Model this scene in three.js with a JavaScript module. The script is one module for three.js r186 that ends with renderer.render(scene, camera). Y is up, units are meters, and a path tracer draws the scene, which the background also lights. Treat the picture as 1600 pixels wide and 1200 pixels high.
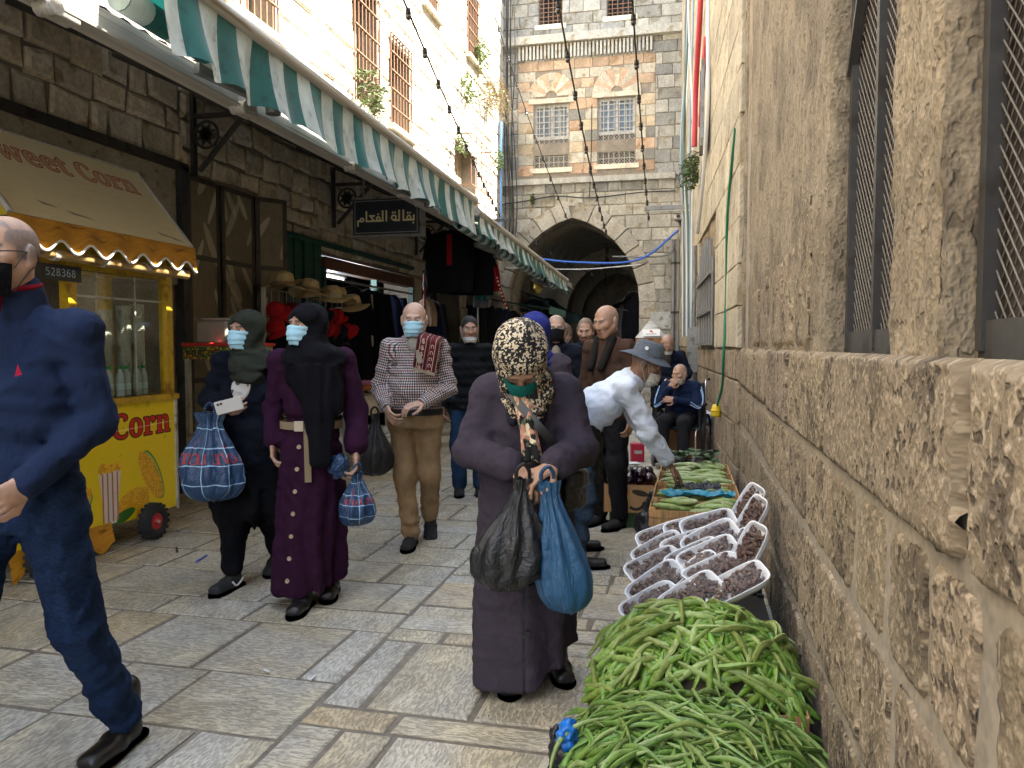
import * as THREE from 'three';
import { mergeGeometries, mergeVertices } from 'three/addons/utils/BufferGeometryUtils.js';
import { RoundedBoxGeometry } from 'three/addons/geometries/RoundedBoxGeometry.js';
import { ImprovedNoise } from 'three/addons/math/ImprovedNoise.js';

// ---------- camera, sky, sun, exposure ----------
const scene = new THREE.Scene();
const camera = new THREE.PerspectiveCamera(53.13, 4 / 3, 0.05, 200);
camera.position.set(0, 1.42, 0);
camera.rotation.order = 'YXZ';
camera.rotation.set(-Math.atan(60 / 1200), Math.atan(278 / 1200), 0);

const sunDir = new THREE.Vector3(0.60, 0.83, -0.08).normalize();
{
  const W = 256, H = 128, d = new Float32Array(W * H * 4);
  for (let j = 0; j < H; j++) for (let i = 0; i < W; i++) {
    const el = ((j + 0.5) / H - 0.5) * Math.PI, az = ((i + 0.5) / W - 0.5) * 2 * Math.PI;
    const dir = new THREE.Vector3(Math.cos(el) * Math.cos(az), Math.sin(el), Math.cos(el) * Math.sin(az));
    const t = Math.max(0, dir.y), g = Math.pow(Math.max(0, dir.dot(sunDir)), 8) * 0.35;
    const h = Math.pow(1 - t, 2.2), o = (j * W + i) * 4;
    d[o] = 0.27 + 0.24 * h + g; d[o + 1] = 0.34 + 0.22 * h + g; d[o + 2] = 0.47 + 0.14 * h + g * 0.9; d[o + 3] = 1;
    if (dir.y < 0) { d[o] = 0.3; d[o + 1] = 0.28; d[o + 2] = 0.25; }
  }
  const sky = new THREE.DataTexture(d, W, H, THREE.RGBAFormat, THREE.FloatType);
  sky.mapping = THREE.EquirectangularReflectionMapping;
  sky.magFilter = THREE.LinearFilter; sky.needsUpdate = true;
  scene.background = sky; scene.environment = sky;
}
const sun = new THREE.DirectionalLight(0xfff5e8, 5.0);
sun.position.copy(sunDir).multiplyScalar(40); sun.target.position.set(-2, 0, -10);
sun.position.add(sun.target.position);
sun.castShadow = true;
Object.assign(sun.shadow.camera, { left: -22, right: 22, top: 22, bottom: -22, near: 1, far: 90 });
scene.add(sun, sun.target);
const renderer = new THREE.WebGLRenderer({ antialias: true });
renderer.toneMapping = THREE.LinearToneMapping;
renderer.toneMappingExposure = 7.9;
renderer.shadowMap.enabled = true;

// ---------- helpers ----------
function mulberry(a) { return () => { a |= 0; a = a + 0x6D2B79F5 | 0; let t = Math.imul(a ^ a >>> 15, 1 | a); t = t + Math.imul(t ^ t >>> 7, 61 | t) ^ t; return ((t ^ t >>> 14) >>> 0) / 4294967296; }; }
let rnd = mulberry(7);
const R = (a, b) => a + (b - a) * rnd();
const pick = a => a[Math.floor(rnd() * a.length)];
const PN = new ImprovedNoise();
const pn = (x, y, z) => PN.noise(x, y, z);
const V3 = (x, y, z) => new THREE.Vector3(x, y, z);
const clamp = (x, a, b) => Math.min(b, Math.max(a, x));
const mix = (a, b, t) => a + (b - a) * t;
const sstep = (a, b, x) => { const t = clamp((x - a) / (b - a), 0, 1); return t * t * (3 - 2 * t); };
const taken = {};
function numbered(n) { const k = taken[n] = (taken[n] ?? -1) + 1; return k ? `${n}_${String(k).padStart(3, '0')}` : n; }
function tag(o, label, category, group) { o.userData.label = label; o.userData.category = category; if (group) o.userData.group = group; return o; }
function thing(name, label, category, pos = [0, 0, 0], turn = 0, group) {
  const o = new THREE.Group(); o.name = numbered(name); o.position.set(...pos); o.rotation.y = turn; scene.add(o);
  return tag(o, label, category, group);
}
function part(name, geo, mat, parent, label) {
  const m = new THREE.Mesh(geo, mat); m.name = name; m.castShadow = m.receiveShadow = true; parent.add(m);
  if (label) m.userData.label = label;
  return m;
}
function single(name, geo, mat, label, category, group) { const m = part(numbered(name), geo, mat, scene); return tag(m, label, category, group); }
function structure(name, geo, mat) { const m = part(name, geo, mat, scene); m.userData.kind = 'structure'; return m; }
const merge = a => mergeGeometries(a.map(g => { g = g.index ? g.toNonIndexed() : g; for (const k of Object.keys(g.attributes)) if (!['position', 'normal', 'uv'].includes(k)) g.deleteAttribute(k); return g; }));
function box(w, h, d, x = 0, y = 0, z = 0, r = 0) {
  const g = r ? new RoundedBoxGeometry(w, h, d, 2, r) : new THREE.BoxGeometry(w, h, d); 
  const p = g.attributes.position, n = g.attributes.normal, u = g.attributes.uv;
  for (let i = 0; i < p.count; i++) { const a = [Math.abs(n.getX(i)), Math.abs(n.getY(i)), Math.abs(n.getZ(i))];
    if (a[0] > a[1] && a[0] > a[2]) u.setXY(i, p.getZ(i) + x, p.getY(i) + y); else if (a[1] > a[2]) u.setXY(i, p.getX(i) + x, p.getZ(i) + z); else u.setXY(i, p.getX(i) + x, p.getY(i) + y); }
  g.translate(x, y, z); return g;
}
function tube(pts, r, seg = 0, rs = 6, closed = false) {
  const c = pts.length === 2 ? new THREE.LineCurve3(V3(...pts[0]), V3(...pts[1])) : new THREE.CatmullRomCurve3(pts.map(p => V3(...p)), closed);
  return new THREE.TubeGeometry(c, seg || (pts.length === 2 ? 1 : pts.length * 4), r, rs, closed);
}
function cyl(a, b, ra, rb = ra, rs = 10) {
  const A = V3(...a), B = V3(...b), L = A.distanceTo(B), g = new THREE.CylinderGeometry(rb, ra, L, rs);
  g.translate(0, L / 2, 0); g.applyQuaternion(new THREE.Quaternion().setFromUnitVectors(V3(0, 1, 0), B.clone().sub(A).normalize())); g.translate(...a); return g;
}
function bar(a, b, w, h) { // rectangular bar from a to b
  const A = V3(...a), B = V3(...b), L = A.distanceTo(B), g = new THREE.BoxGeometry(w, h, L);
  const m = new THREE.Matrix4().lookAt(B, A, Math.abs(B.y - A.y) / L > 0.98 ? V3(1, 0, 0) : V3(0, 1, 0)); m.setPosition(A.clone().add(B).multiplyScalar(0.5)); g.applyMatrix4(m); return g;
}
function sphere(x, y, z, r, ws = 12, hs = 8, s = [1, 1, 1]) { const g = new THREE.SphereGeometry(r, ws, hs); g.scale(...s); g.translate(x, y, z); return g; }
function lathe(pts, seg = 16) { return new THREE.LatheGeometry(pts.map(p => new THREE.Vector2(...p)), seg); }
function tri(fn, nu, nv) { // parametric sheet
  const pos = [], uv = [], idx = [];
  for (let j = 0; j <= nv; j++) for (let i = 0; i <= nu; i++) { const p = fn(i / nu, j / nv); pos.push(p[0], p[1], p[2]); uv.push(p[3] ?? i / nu, p[4] ?? j / nv); }
  for (let j = 0; j < nv; j++) for (let i = 0; i < nu; i++) { const a = j * (nu + 1) + i, b = a + 1, c = a + nu + 1, d = c + 1; idx.push(a, b, d, a, d, c); }
  const g = new THREE.BufferGeometry(); g.setAttribute('position', new THREE.Float32BufferAttribute(pos, 3)); g.setAttribute('uv', new THREE.Float32BufferAttribute(uv, 2)); g.setIndex(idx); g.computeVertexNormals(); return g;
}
function tint(g, c) { const n = g.attributes.position.count, a = new Float32Array(n * 3); for (let i = 0; i < n; i++) a.set(c, i * 3); g.setAttribute('color', new THREE.BufferAttribute(a, 3)); return g; }

// ---------- procedural textures ----------
function hash2(i, j, s) { let h = Math.imul(i, 374761393) ^ Math.imul(j, 668265263) ^ Math.imul(s, 1274126177); h = Math.imul(h ^ h >>> 13, 1274126177); return ((h ^ h >>> 16) >>> 0) / 4294967296; }
function vnoise(x, y, px, py, s) {
  const i = Math.floor(x), j = Math.floor(y), fx = x - i, fy = y - j, u = fx * fx * (3 - 2 * fx), v = fy * fy * (3 - 2 * fy), m = (a, n) => ((a % n) + n) % n;
  const a = hash2(m(i, px), m(j, py), s), b = hash2(m(i + 1, px), m(j, py), s), c = hash2(m(i, px), m(j + 1, py), s), d = hash2(m(i + 1, px), m(j + 1, py), s);
  return a + (b - a) * u + (c - a) * v + (a - b - c + d) * u * v;
}
function fbm(u, v, px, py, oct, s) { let t = 0, a = 0.5, n = 0; for (let k = 0; k < oct; k++) { t += a * vnoise(u * px, v * py, px, py, s + k * 17); n += a; a *= 0.55; px *= 2; py *= 2; } return t / n; }
function tex(w, h, fn, srgb = true, rx = 1, ry = 1) {
  const d = new Uint8Array(w * h * 4);
  for (let j = 0; j < h; j++) for (let i = 0; i < w; i++) { const c = fn((i + 0.5) / w, (j + 0.5) / h), o = (j * w + i) * 4; if (typeof c === 'number') d[o] = d[o + 1] = d[o + 2] = clamp(c, 0, 1) * 255; else { d[o] = clamp(c[0], 0, 1) * 255; d[o + 1] = clamp(c[1], 0, 1) * 255; d[o + 2] = clamp(c[2], 0, 1) * 255; } d[o + 3] = 255; }
  const t = new THREE.DataTexture(d, w, h); t.wrapS = t.wrapT = THREE.RepeatWrapping; t.magFilter = THREE.LinearFilter; t.minFilter = THREE.LinearMipmapLinearFilter; t.generateMipmaps = true;
  if (srgb) t.colorSpace = THREE.SRGBColorSpace; t.repeat.set(rx, ry); t.needsUpdate = true; return t;
}
function canvasTex(w, h, draw) {
  const c = document.createElement('canvas'); c.width = w; c.height = h; const g = c.getContext('2d'); draw(g, w, h);
  const t = new THREE.CanvasTexture(c); t.colorSpace = THREE.SRGBColorSpace; t.anisotropy = 8; return t;
}
const lum = (k, c) => [c[0] * k, c[1] * k, c[2] * k];
const std = o => new THREE.MeshStandardMaterial({ roughness: 0.85, ...o });
const lin = (r, g, b) => new THREE.Color().setRGB(r, g, b);
// limestone, 1 repeat = 1.2 m
const limeMap = tex(512, 512, (u, v) => { const a = fbm(u, v, 5, 5, 5, 1), b = fbm(u, v, 40, 40, 3, 9), st = sstep(0.55, 0.75, fbm(u, v, 9, 9, 4, 33)); const k = 0.72 + 0.28 * a + 0.24 * (b - 0.5); return [k * (1 - 0.14 * st), k * (0.97 - 0.17 * st), k * (0.9 - 0.22 * st)]; }, true, 1 / 1.2, 1 / 1.2);
const limeBump = tex(512, 512, (u, v) => { const a = fbm(u, v, 24, 24, 4, 3), p = sstep(0.62, 0.8, fbm(u, v, 45, 45, 2, 8)); return 0.5 + 0.5 * (a - 0.5) - 0.45 * p + 0.3; }, false, 1 / 1.2, 1 / 1.2);
const M = {};
M.lime = std({ map: limeMap, bumpMap: limeBump, bumpScale: 0.008, vertexColors: true, roughness: 0.92 });
// old weathered wall by the stalls: brown grey skin, pale flecks, worn pits; 1 repeat = 1 m
const oldF = (u, v) => { const d = fbm(u, v, 5, 5, 5, 21), f = fbm(u, v, 74, 60, 3, 25), p = sstep(0.58, 0.72, fbm(u, v, 44, 36, 3, 29)) * sstep(0.35, 0.6, fbm(u, v, 6, 6, 3, 28)); return [d, f, p]; };
const oldMap = tex(1024, 1024, (u, v) => { const [d, f, p] = oldF(u, v); const dirt = sstep(0.42, 0.66, d) , fl = sstep(0.53, 0.68, f); let c = [0.54, 0.485, 0.405]; c = c.map((x, i) => mix(x, [0.36, 0.315, 0.26][i], dirt * 0.75)); c = c.map((x, i) => mix(x, [0.74, 0.68, 0.59][i], fl * 0.62)); c = c.map((x, i) => mix(x, [0.25, 0.21, 0.165][i], p * 0.75)); const g = 0.9 + 0.2 * fbm(u, v, 128, 128, 2, 5); return lum(g, c); });
const oldBump = tex(1024, 1024, (u, v) => { const [, f, p] = oldF(u, v); return 0.55 + 0.6 * (f - 0.5) - 0.5 * p + 0.2 * (fbm(u, v, 110, 110, 2, 5) - 0.5); }, false);
M.old = std({ map: oldMap, bumpMap: oldBump, bumpScale: 0.011, vertexColors: true, roughness: 0.95 });
// tooled vertical skin of the wall above the ledge
const skinMap = tex(1024, 1024, (u, v) => { const d = fbm(u, v, 5, 2, 5, 61), s = fbm(u, v, 64, 26, 3, 63), p = sstep(0.62, 0.74, fbm(u, v, 40, 28, 3, 64)); const k = 0.80 + 0.26 * (s - 0.5) + 0.2 * (d - 0.5), dirt = sstep(0.5, 0.72, fbm(u, v, 3, 3, 4, 69)); const c = [0.66, 0.605, 0.515].map((x, i) => mix(x, [0.45, 0.40, 0.335][i], dirt * 0.55 + p * 0.4)); return lum(k + 0.08 + 0.22 * (fbm(u, v, 128, 100, 2, 67) - 0.5), c); });
const skinBump = tex(1024, 1024, (u, v) => 0.5 + 0.7 * (fbm(u, v, 64, 26, 3, 63) - 0.5) - 0.45 * sstep(0.62, 0.74, fbm(u, v, 40, 28, 3, 64)) + 0.5 * (fbm(u, v, 128, 100, 2, 67) - 0.5), false);
M.skin_wall = std({ map: skinMap, bumpMap: skinBump, bumpScale: 0.009, vertexColors: true, roughness: 0.95 });
const mortarMap = tex(256, 256, (u, v) => { const k = 0.8 + 0.25 * (fbm(u, v, 6, 6, 5, 41) - 0.5) + 0.2 * (fbm(u, v, 64, 64, 2, 42) - 0.5); return [0.66 * k, 0.615 * k, 0.55 * k]; });
M.mortar = std({ map: mortarMap, roughness: 0.95 });
M.mortarDark = std({ map: mortarMap, color: lin(0.5, 0.48, 0.44), roughness: 0.95 });
M.floorMortar = std({ map: mortarMap, color: lin(0.68, 0.68, 0.67), bumpMap: limeBump, bumpScale: 0.004, roughness: 0.85 });
// paving: tooled short strokes, 1 repeat = 0.8 m
const paveF = (u, v) => { const w = fbm(u, v, 4, 4, 3, 71) * 0.06; return fbm((u + w) % 1, (v + w * 0.7) % 1, 34, 104, 2, 73); };
const paveMap = tex(1024, 1024, (u, v) => { const s = paveF(u, v), d = fbm(u, v, 5, 5, 5, 75); const k = 0.725 + 0.14 * (sstep(0.3, 0.7, s) - 0.5) + 0.24 * (d - 0.5) + 0.1 * (fbm(u, v, 110, 110, 2, 78) - 0.5), y = fbm(u, v, 3, 3, 4, 77); return [k * 0.98, k * mix(0.97, 0.92, y), k * mix(0.95, 0.78, y)]; }, true, 1 / 0.8, 1 / 0.8);
const paveBump = tex(1024, 1024, (u, v) => sstep(0.25, 0.75, paveF(u, v)) * 0.8 + 0.2 * fbm(u, v, 90, 90, 2, 79), false, 1 / 0.8, 1 / 0.8);
M.pave = std({ map: paveMap, bumpMap: paveBump, bumpScale: 0.004, vertexColors: true, roughness: 0.62 });
const woodMap = tex(256, 512, (u, v) => { const g = fbm(u, v, 30, 3, 4, 81), k = 0.75 + 0.5 * (g - 0.5); return [0.80 * k, 0.62 * k, 0.40 * k]; }, true, 3, 3);
M.wood = std({ map: woodMap, roughness: 0.7 });
M.woodDark = std({ map: woodMap, color: lin(0.32, 0.2, 0.13), roughness: 0.7 });
const cardMap = tex(256, 256, (u, v) => { const k = 0.92 + 0.16 * (fbm(u, v, 6, 40, 3, 85) - 0.5) + 0.1 * (fbm(u, v, 3, 3, 3, 86) - 0.5); return [0.72 * k, 0.53 * k, 0.37 * k]; }, true, 2, 2);
M.card = std({ map: cardMap, roughness: 0.9 });
const weave = tex(128, 128, (u, v) => 0.5 + 0.25 * Math.sin(u * 64 * Math.PI) * Math.sin(v * 64 * Math.PI) + 0.5 * (fbm(u, v, 16, 16, 3, 91) - 0.5), false, 8, 8);
const crease = tex(512, 512, (u, v) => { const w = fbm(u, v, 5, 5, 3, 95) * 0.12, a = Math.abs(fbm((u + w) % 1, (v + w * 0.6) % 1, 9, 5, 3, 96) - 0.5) * 2, b = Math.abs(fbm((u + w) % 1, v, 7, 16, 2, 97) - 0.5) * 2; return 0.25 + 0.5 * Math.min(1, a * 2.2) + 0.2 * Math.min(1, b * 2) + 0.05 * Math.sin(u * 300 * Math.PI) * Math.sin(v * 300 * Math.PI) + 0.06 * (fbm(u, v, 128, 128, 1, 98) - 0.5); }, false, 2.1, 2.1);
const clothMap = tex(256, 256, (u, v) => { const k = 0.9 + 0.12 * (fbm(u, v, 8, 8, 4, 92) - 0.5) + 0.08 * (fbm(u, v, 128, 128, 1, 93) - 0.5); return [k, k, k]; }, true, 3, 3);
const cloth = (r, g, b, o = {}) => new THREE.MeshPhysicalMaterial({ color: lin(r, g, b), map: clothMap, bumpMap: crease, bumpScale: 0.004, roughness: 0.95, specularIntensity: 0.25, ...o });
const paint = (r, g, b, rough = 0.5, o = {}) => std({ color: lin(r, g, b), roughness: rough, ...o });
const grimeMap = tex(512, 512, (u, v) => { const a = fbm(u, v, 4, 4, 5, 101), b = fbm(u, v, 50, 50, 2, 102); const k = 0.84 + 0.3 * (a - 0.5) + 0.14 * (b - 0.5), d = sstep(0.6, 0.78, fbm(u, v, 10, 10, 4, 105)); return [k * (1 - 0.25 * d), k * (1 - 0.3 * d), k * (1 - 0.38 * d)]; });
const grimy = (r, g, b, rough = 0.55, o = {}) => std({ color: lin(r, g, b), map: grimeMap, roughness: rough, ...o });
M.darkSteel = grimy(0.06, 0.057, 0.053, 0.6, { metalness: 0.1 });
M.greySteel = grimy(0.3, 0.3, 0.29, 0.5, { metalness: 0.3 });
M.whitePaint = grimy(0.66, 0.64, 0.58, 0.5);
M.rust = grimy(0.36, 0.2, 0.12, 0.85);
M.black = paint(0.012, 0.012, 0.013, 0.6);
M.rubber = paint(0.016, 0.016, 0.017, 0.8);
// ---------- stone work ----------
function frame(o, u, n) { return { o: V3(...o), u: V3(...u).normalize(), n: V3(...n).normalize(), v: V3(0, 1, 0).cross ? null : null }; }
function mkFrame(o, u, v) { const U = V3(...u).normalize(), W = V3(...v).normalize(); return { o: V3(...o), u: U, v: W, n: U.clone().cross(W) }; }
function put(f, a, b, c) { return [f.o.x + f.u.x * a + f.v.x * b + f.n.x * c, f.o.y + f.u.y * a + f.v.y * b + f.n.y * c, f.o.z + f.u.z * a + f.v.z * b + f.n.z * c]; }
// chamfered block from a quad [[u,v] x4, counter-clockwise]
function blockGeo(f, q, out, ch, color, turn = 0, base = -0.01) {
  const cx = (q[0][0] + q[1][0] + q[2][0] + q[3][0]) / 4, cy = (q[0][1] + q[1][1] + q[2][1] + q[3][1]) / 4;
  const inn = q.map(([a, b]) => { const dx = cx - a, dy = cy - b; return [a + Math.sign(dx) * Math.min(ch, Math.abs(dx) * 0.4), b + Math.sign(dy) * Math.min(ch, Math.abs(dy) * 0.4)]; });
  const ou = R(0, 3), ov = R(0, 3), pos = [], uv = [];
  const vert = (p, c) => { pos.push(...put(f, p[0], p[1], c)); uv.push(...(turn ? [p[1] + ou, p[0] + ov + c] : [p[0] + ou, p[1] + ov + c])); };
  const quad = (a, ac, b, bc, c, cc, d, dc) => { vert(a, ac); vert(b, bc); vert(c, cc); vert(a, ac); vert(c, cc); vert(d, dc); };
  const o2 = out - ch * 0.7;
  quad(inn[0], out, inn[1], out, inn[2], out, inn[3], out);
  for (let i = 0; i < 4; i++) { const j = (i + 1) % 4; quad(q[i], o2, q[j], o2, inn[j], out, inn[i], out); quad(q[i], base, q[j], base, q[j], o2, q[i], o2); }
  const g = new THREE.BufferGeometry(); g.setAttribute('position', new THREE.Float32BufferAttribute(pos, 3)); g.setAttribute('uv', new THREE.Float32BufferAttribute(uv, 2)); g.computeVertexNormals();
  return tint(g, color);
}
const rectQ = (a, b, c, d, j = 0) => [[a + R(-j, j), c + R(-j, j)], [b + R(-j, j), c + R(-j, j)], [b + R(-j, j), d + R(-j, j)], [a + R(-j, j), d + R(-j, j)]];
// weathered block: a relief grid with worn rounded outline
function roughBlock(f, a, b, c, d, out, res, amp, color, seed, sl = [0, 0, 0, 0]) {
  const nu = Math.max(3, Math.round((b - a) / res)), nv = Math.max(3, Math.round((d - c) / res)), ou = seed * 0.37, ov = seed * 0.71;
  const g = tri((s, t) => {
    const u = mix(mix(a + sl[0], b + sl[1], s), mix(a + sl[2], b + sl[3], s), t), v = mix(c, d, t);
    const eu = Math.min(s, 1 - s) * (b - a), ev = Math.min(t, 1 - t) * (d - c), wob = 0.012 * pn(u * 12, v * 12, seed) + 0.008 * pn(u * 40, v * 40, seed);
    const rr = 0.05, ex = Math.max(0, rr - eu), ey = Math.max(0, rr - ev), e = rr - Math.hypot(ex, ey) + wob;
    let n = out * sstep(-0.002, 0.011, e) - 0.012 * (1 - sstep(-0.01, 0.008, e));
    n += amp * sstep(0, 0.04, e) * (pn(u * 4, v * 4, seed) * 0.6 + pn(u * 23, v * 23, seed + 3) * 0.22 + pn(u * 60, v * 60, seed + 5) * 0.32);
    return [...put(f, u, v, n), u + ou, v + ov];
  }, nu, nv);
  return tint(g, color);
}
// long weathered sheet following a plan path [[x,z],...], bending round its corners
function roughSheet(path, v0, v1, res, amp, color, seed, stretch = 1) {
  const P = path.map(p => new THREE.Vector2(...p)), L = [0]; for (let i = 1; i < P.length; i++) L.push(L[i - 1] + P[i].distanceTo(P[i - 1]));
  const tot = L[L.length - 1], stops = []; for (let i = 1; i < P.length; i++) { const n = Math.max(2, Math.round((L[i] - L[i - 1]) / res)); for (let k = 0; k < n; k++) stops.push(mix(L[i - 1], L[i], k / n)); } stops.push(tot);
  const nrm = i => { const d = P[i + 1].clone().sub(P[i]).normalize(); return V3(0, 0, 0).set(d.x, 0, d.y).cross(V3(0, 1, 0)); };
  const nv = Math.max(2, Math.round((v1 - v0) / (res * stretch)));
  const g = tri((s, t) => {
    const l = stops[Math.round(s * (stops.length - 1))]; let i = 0; while (i < P.length - 2 && l > L[i + 1] - 1e-9) i++;
    const k = (l - L[i]) / (L[i + 1] - L[i]), p = P[i].clone().lerp(P[i + 1], k), n = nrm(i), y = mix(v0, v1, t);
    if (i > 0 && k < 1e-6) n.add(nrm(i - 1)).normalize();
    const h = amp * (pn(l * 4, y * 2.2, seed) * 0.8 + pn(l * 14, y * 9, seed + 2) * 0.5 + pn(l * 36, y * 28, seed + 4) * 0.35);
    const corner = Math.min(...L.slice(1, -1).map(c => Math.abs(l - c)), 9), worn = corner < 0.02 ? -0.012 * (0.6 + pn(y * 9, l, seed) + pn(y * 25, l, seed)) : 0;
    return [p.x + n.x * (h + worn), y, p.y + n.z * (h + worn), l + seed, y];
  }, stops.length - 1, nv);
  return tint(g, color);
}
// fill a rectangle with coursed blocks; first `keep` become single meshes, the others one joined part
function coursed(parent, f, mat, { u0, u1, v0, v1, hs, ws, gap = 0.012, out = [0.012, 0.03], ch = 0.012, jit = 0.006, hole = () => null, color, keep = 300, name = 'stone', order }) {
  const list = []; let v = v0;
  while (v < v1 - 0.05) {
    let h = R(...hs); if (v + h > v1 - 0.08) h = v1 - v; let u = u0 - R(0, ws[0]);
    while (u < u1) {
      let w = R(...ws); let a = Math.max(u, u0), b = Math.min(u + w, u1); u += w; if (b - a < 0.06) continue;
      for (const [x, y] of (hole(a, b, v, v + h) || [[a, b]])) if (y - x > 0.05) list.push([x, y, v, v + h]);
    }
    v += h;
  }
  if (order) list.sort((p, q) => order(p) - order(q));
  const rest = [];
  list.forEach(([a, b, c, d], i) => {
    const g = blockGeo(f, rectQ(a + gap / 2, b - gap / 2, c + gap / 2, d - gap / 2, jit), R(...out), ch * R(0.7, 1.4), color((a + b) / 2, (c + d) / 2, b - a));
    if (i < keep) part(name, g, mat, parent); else rest.push(g);
  });
  if (rest.length) part(name + 's', mergeGeometries(rest), mat, parent).userData.kind = 'stuff';
}
const cutRects = rects => (a, b, c, d) => { let segs = [[a, b]]; const m = (c + d) / 2; for (const [x0, x1, y0, y1] of rects) if (m > y0 && m < y1) segs = segs.flatMap(([p, q]) => q <= x0 || p >= x1 ? [[p, q]] : [[p, Math.min(q, x0)], [Math.max(p, x1), q]].filter(s => s[1] - s[0] > 0.04)); return segs; };
const limeTone = (lo, hi, warm) => { const k = R(lo, hi), w = R(0, warm); return [k, k * (1 - 0.07 * w), k * (1 - 0.2 * w)]; };

// ---------- ground ----------
const ground = (() => { const g = new THREE.PlaneGeometry(120, 120); g.rotateX(-Math.PI / 2); const u = g.attributes.uv, p = g.attributes.position; for (let i = 0; i < u.count; i++) u.setXY(i, p.getX(i) / 1.5, p.getZ(i) / 1.5); g.translate(0, -0.006, 0); return structure('pavement', g, M.floorMortar); })();
{
  rnd = mulberry(11);
  const f = mkFrame([0, 0, 0], [1, 0, 0], [0, 0, -1]), list = [];
  const rows = (x0, x1, bands, fixed) => bands.forEach(([a, b]) => {
    const fx = fixed.find(q => Math.abs(q[0] - a) < 0.01), cuts = fx ? fx[1] : null;
    if (cuts) { for (let i = 0; i + 1 < cuts.length; i++) list.push([cuts[i], cuts[i + 1], a, b]); return; }
    let x = x0; while (x < x1) { let w = R(0.16, 0.74); if (x + w > x1 - 0.14) w = x1 - x; list.push([x, x + w, a, b]); x += w; }
  });
  const bands = (s, e, first) => { const o = first.slice(); let z = o[o.length - 1][1]; while (z < e) { const h = pick([0.16, 0.2, 0.3, 0.42, 0.5, 0.58]); o.push([z, z + h]); z += h; } return o; };
  rows(-5, -1.43, bands(0, 20, [[-1.5, -1], [-1, -0.5], [-0.5, 0], [0, 0.45], [0.45, 0.9], [0.9, 1.36], [1.36, 1.9], [1.9, 2.44], [2.44, 2.92], [2.92, 3.5], [3.5, 3.78], [3.78, 4.25]]), [[2.44, [-5, -4.4, -3.9, -3.3, -2.95, -2.42, -2.03, -1.43]], [2.92, [-5, -4.3, -3.6, -2.95, -2.62, -2.13, -1.62, -1.43]], [1.9, [-5, -4.2, -3.5, -3.05, -2.4, -1.75, -1.43]]]);
  rows(-1.43, 0.46, bands(0, 20, [[-1.5, -1], [-1, -0.4], [-0.4, 0.2], [0.2, 0.8], [0.8, 1.3], [1.3, 1.7], [1.7, 2.12], [2.12, 2.57], [2.57, 2.73], [2.73, 3.43], [3.43, 3.58], [3.58, 3.76], [3.76, 3.93]]), [[2.12, [-1.43, -1.24, -1.03, -0.2, 0.46]], [2.57, [-1.43, -1.07, -0.4, 0.46]], [2.73, [-1.43, -1.24, -0.8, -0.25, 0.46]]]);
  list.sort((p, q) => Math.hypot((p[0] + p[1]) / 2, p[2] > 1.3 ? p[2] : 99) - Math.hypot((q[0] + q[1]) / 2, q[2] > 1.3 ? q[2] : 99));
  const rest = [];
  list.forEach(([a, b, c, d], i) => {
    const y = rnd(), k = R(0.85, 1.0), col = y < 0.07 ? [k, k * 0.9, k * 0.76] : y < 0.55 ? [k, k * 0.975, k * 0.92] : [k * 0.97, k * 0.965, k * 0.94];
    const near = c < 6, ga = near ? R(0.006, 0.016) : 0.008, g = blockGeo(f, rectQ(a + ga, b - ga, c + ga, d - ga, 0.005), R(-0.0025, 0.0035), R(0.004, 0.009), lum(0.92, col), rnd() < 0.5 ? 1 : 0, -0.02);
    if (i < 300) part('paving_stone', g, M.pave, ground); else rest.push(g);
  });
  part('paving_stones', mergeGeometries(rest), M.pave, ground).userData.kind = 'stuff';
}

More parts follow.
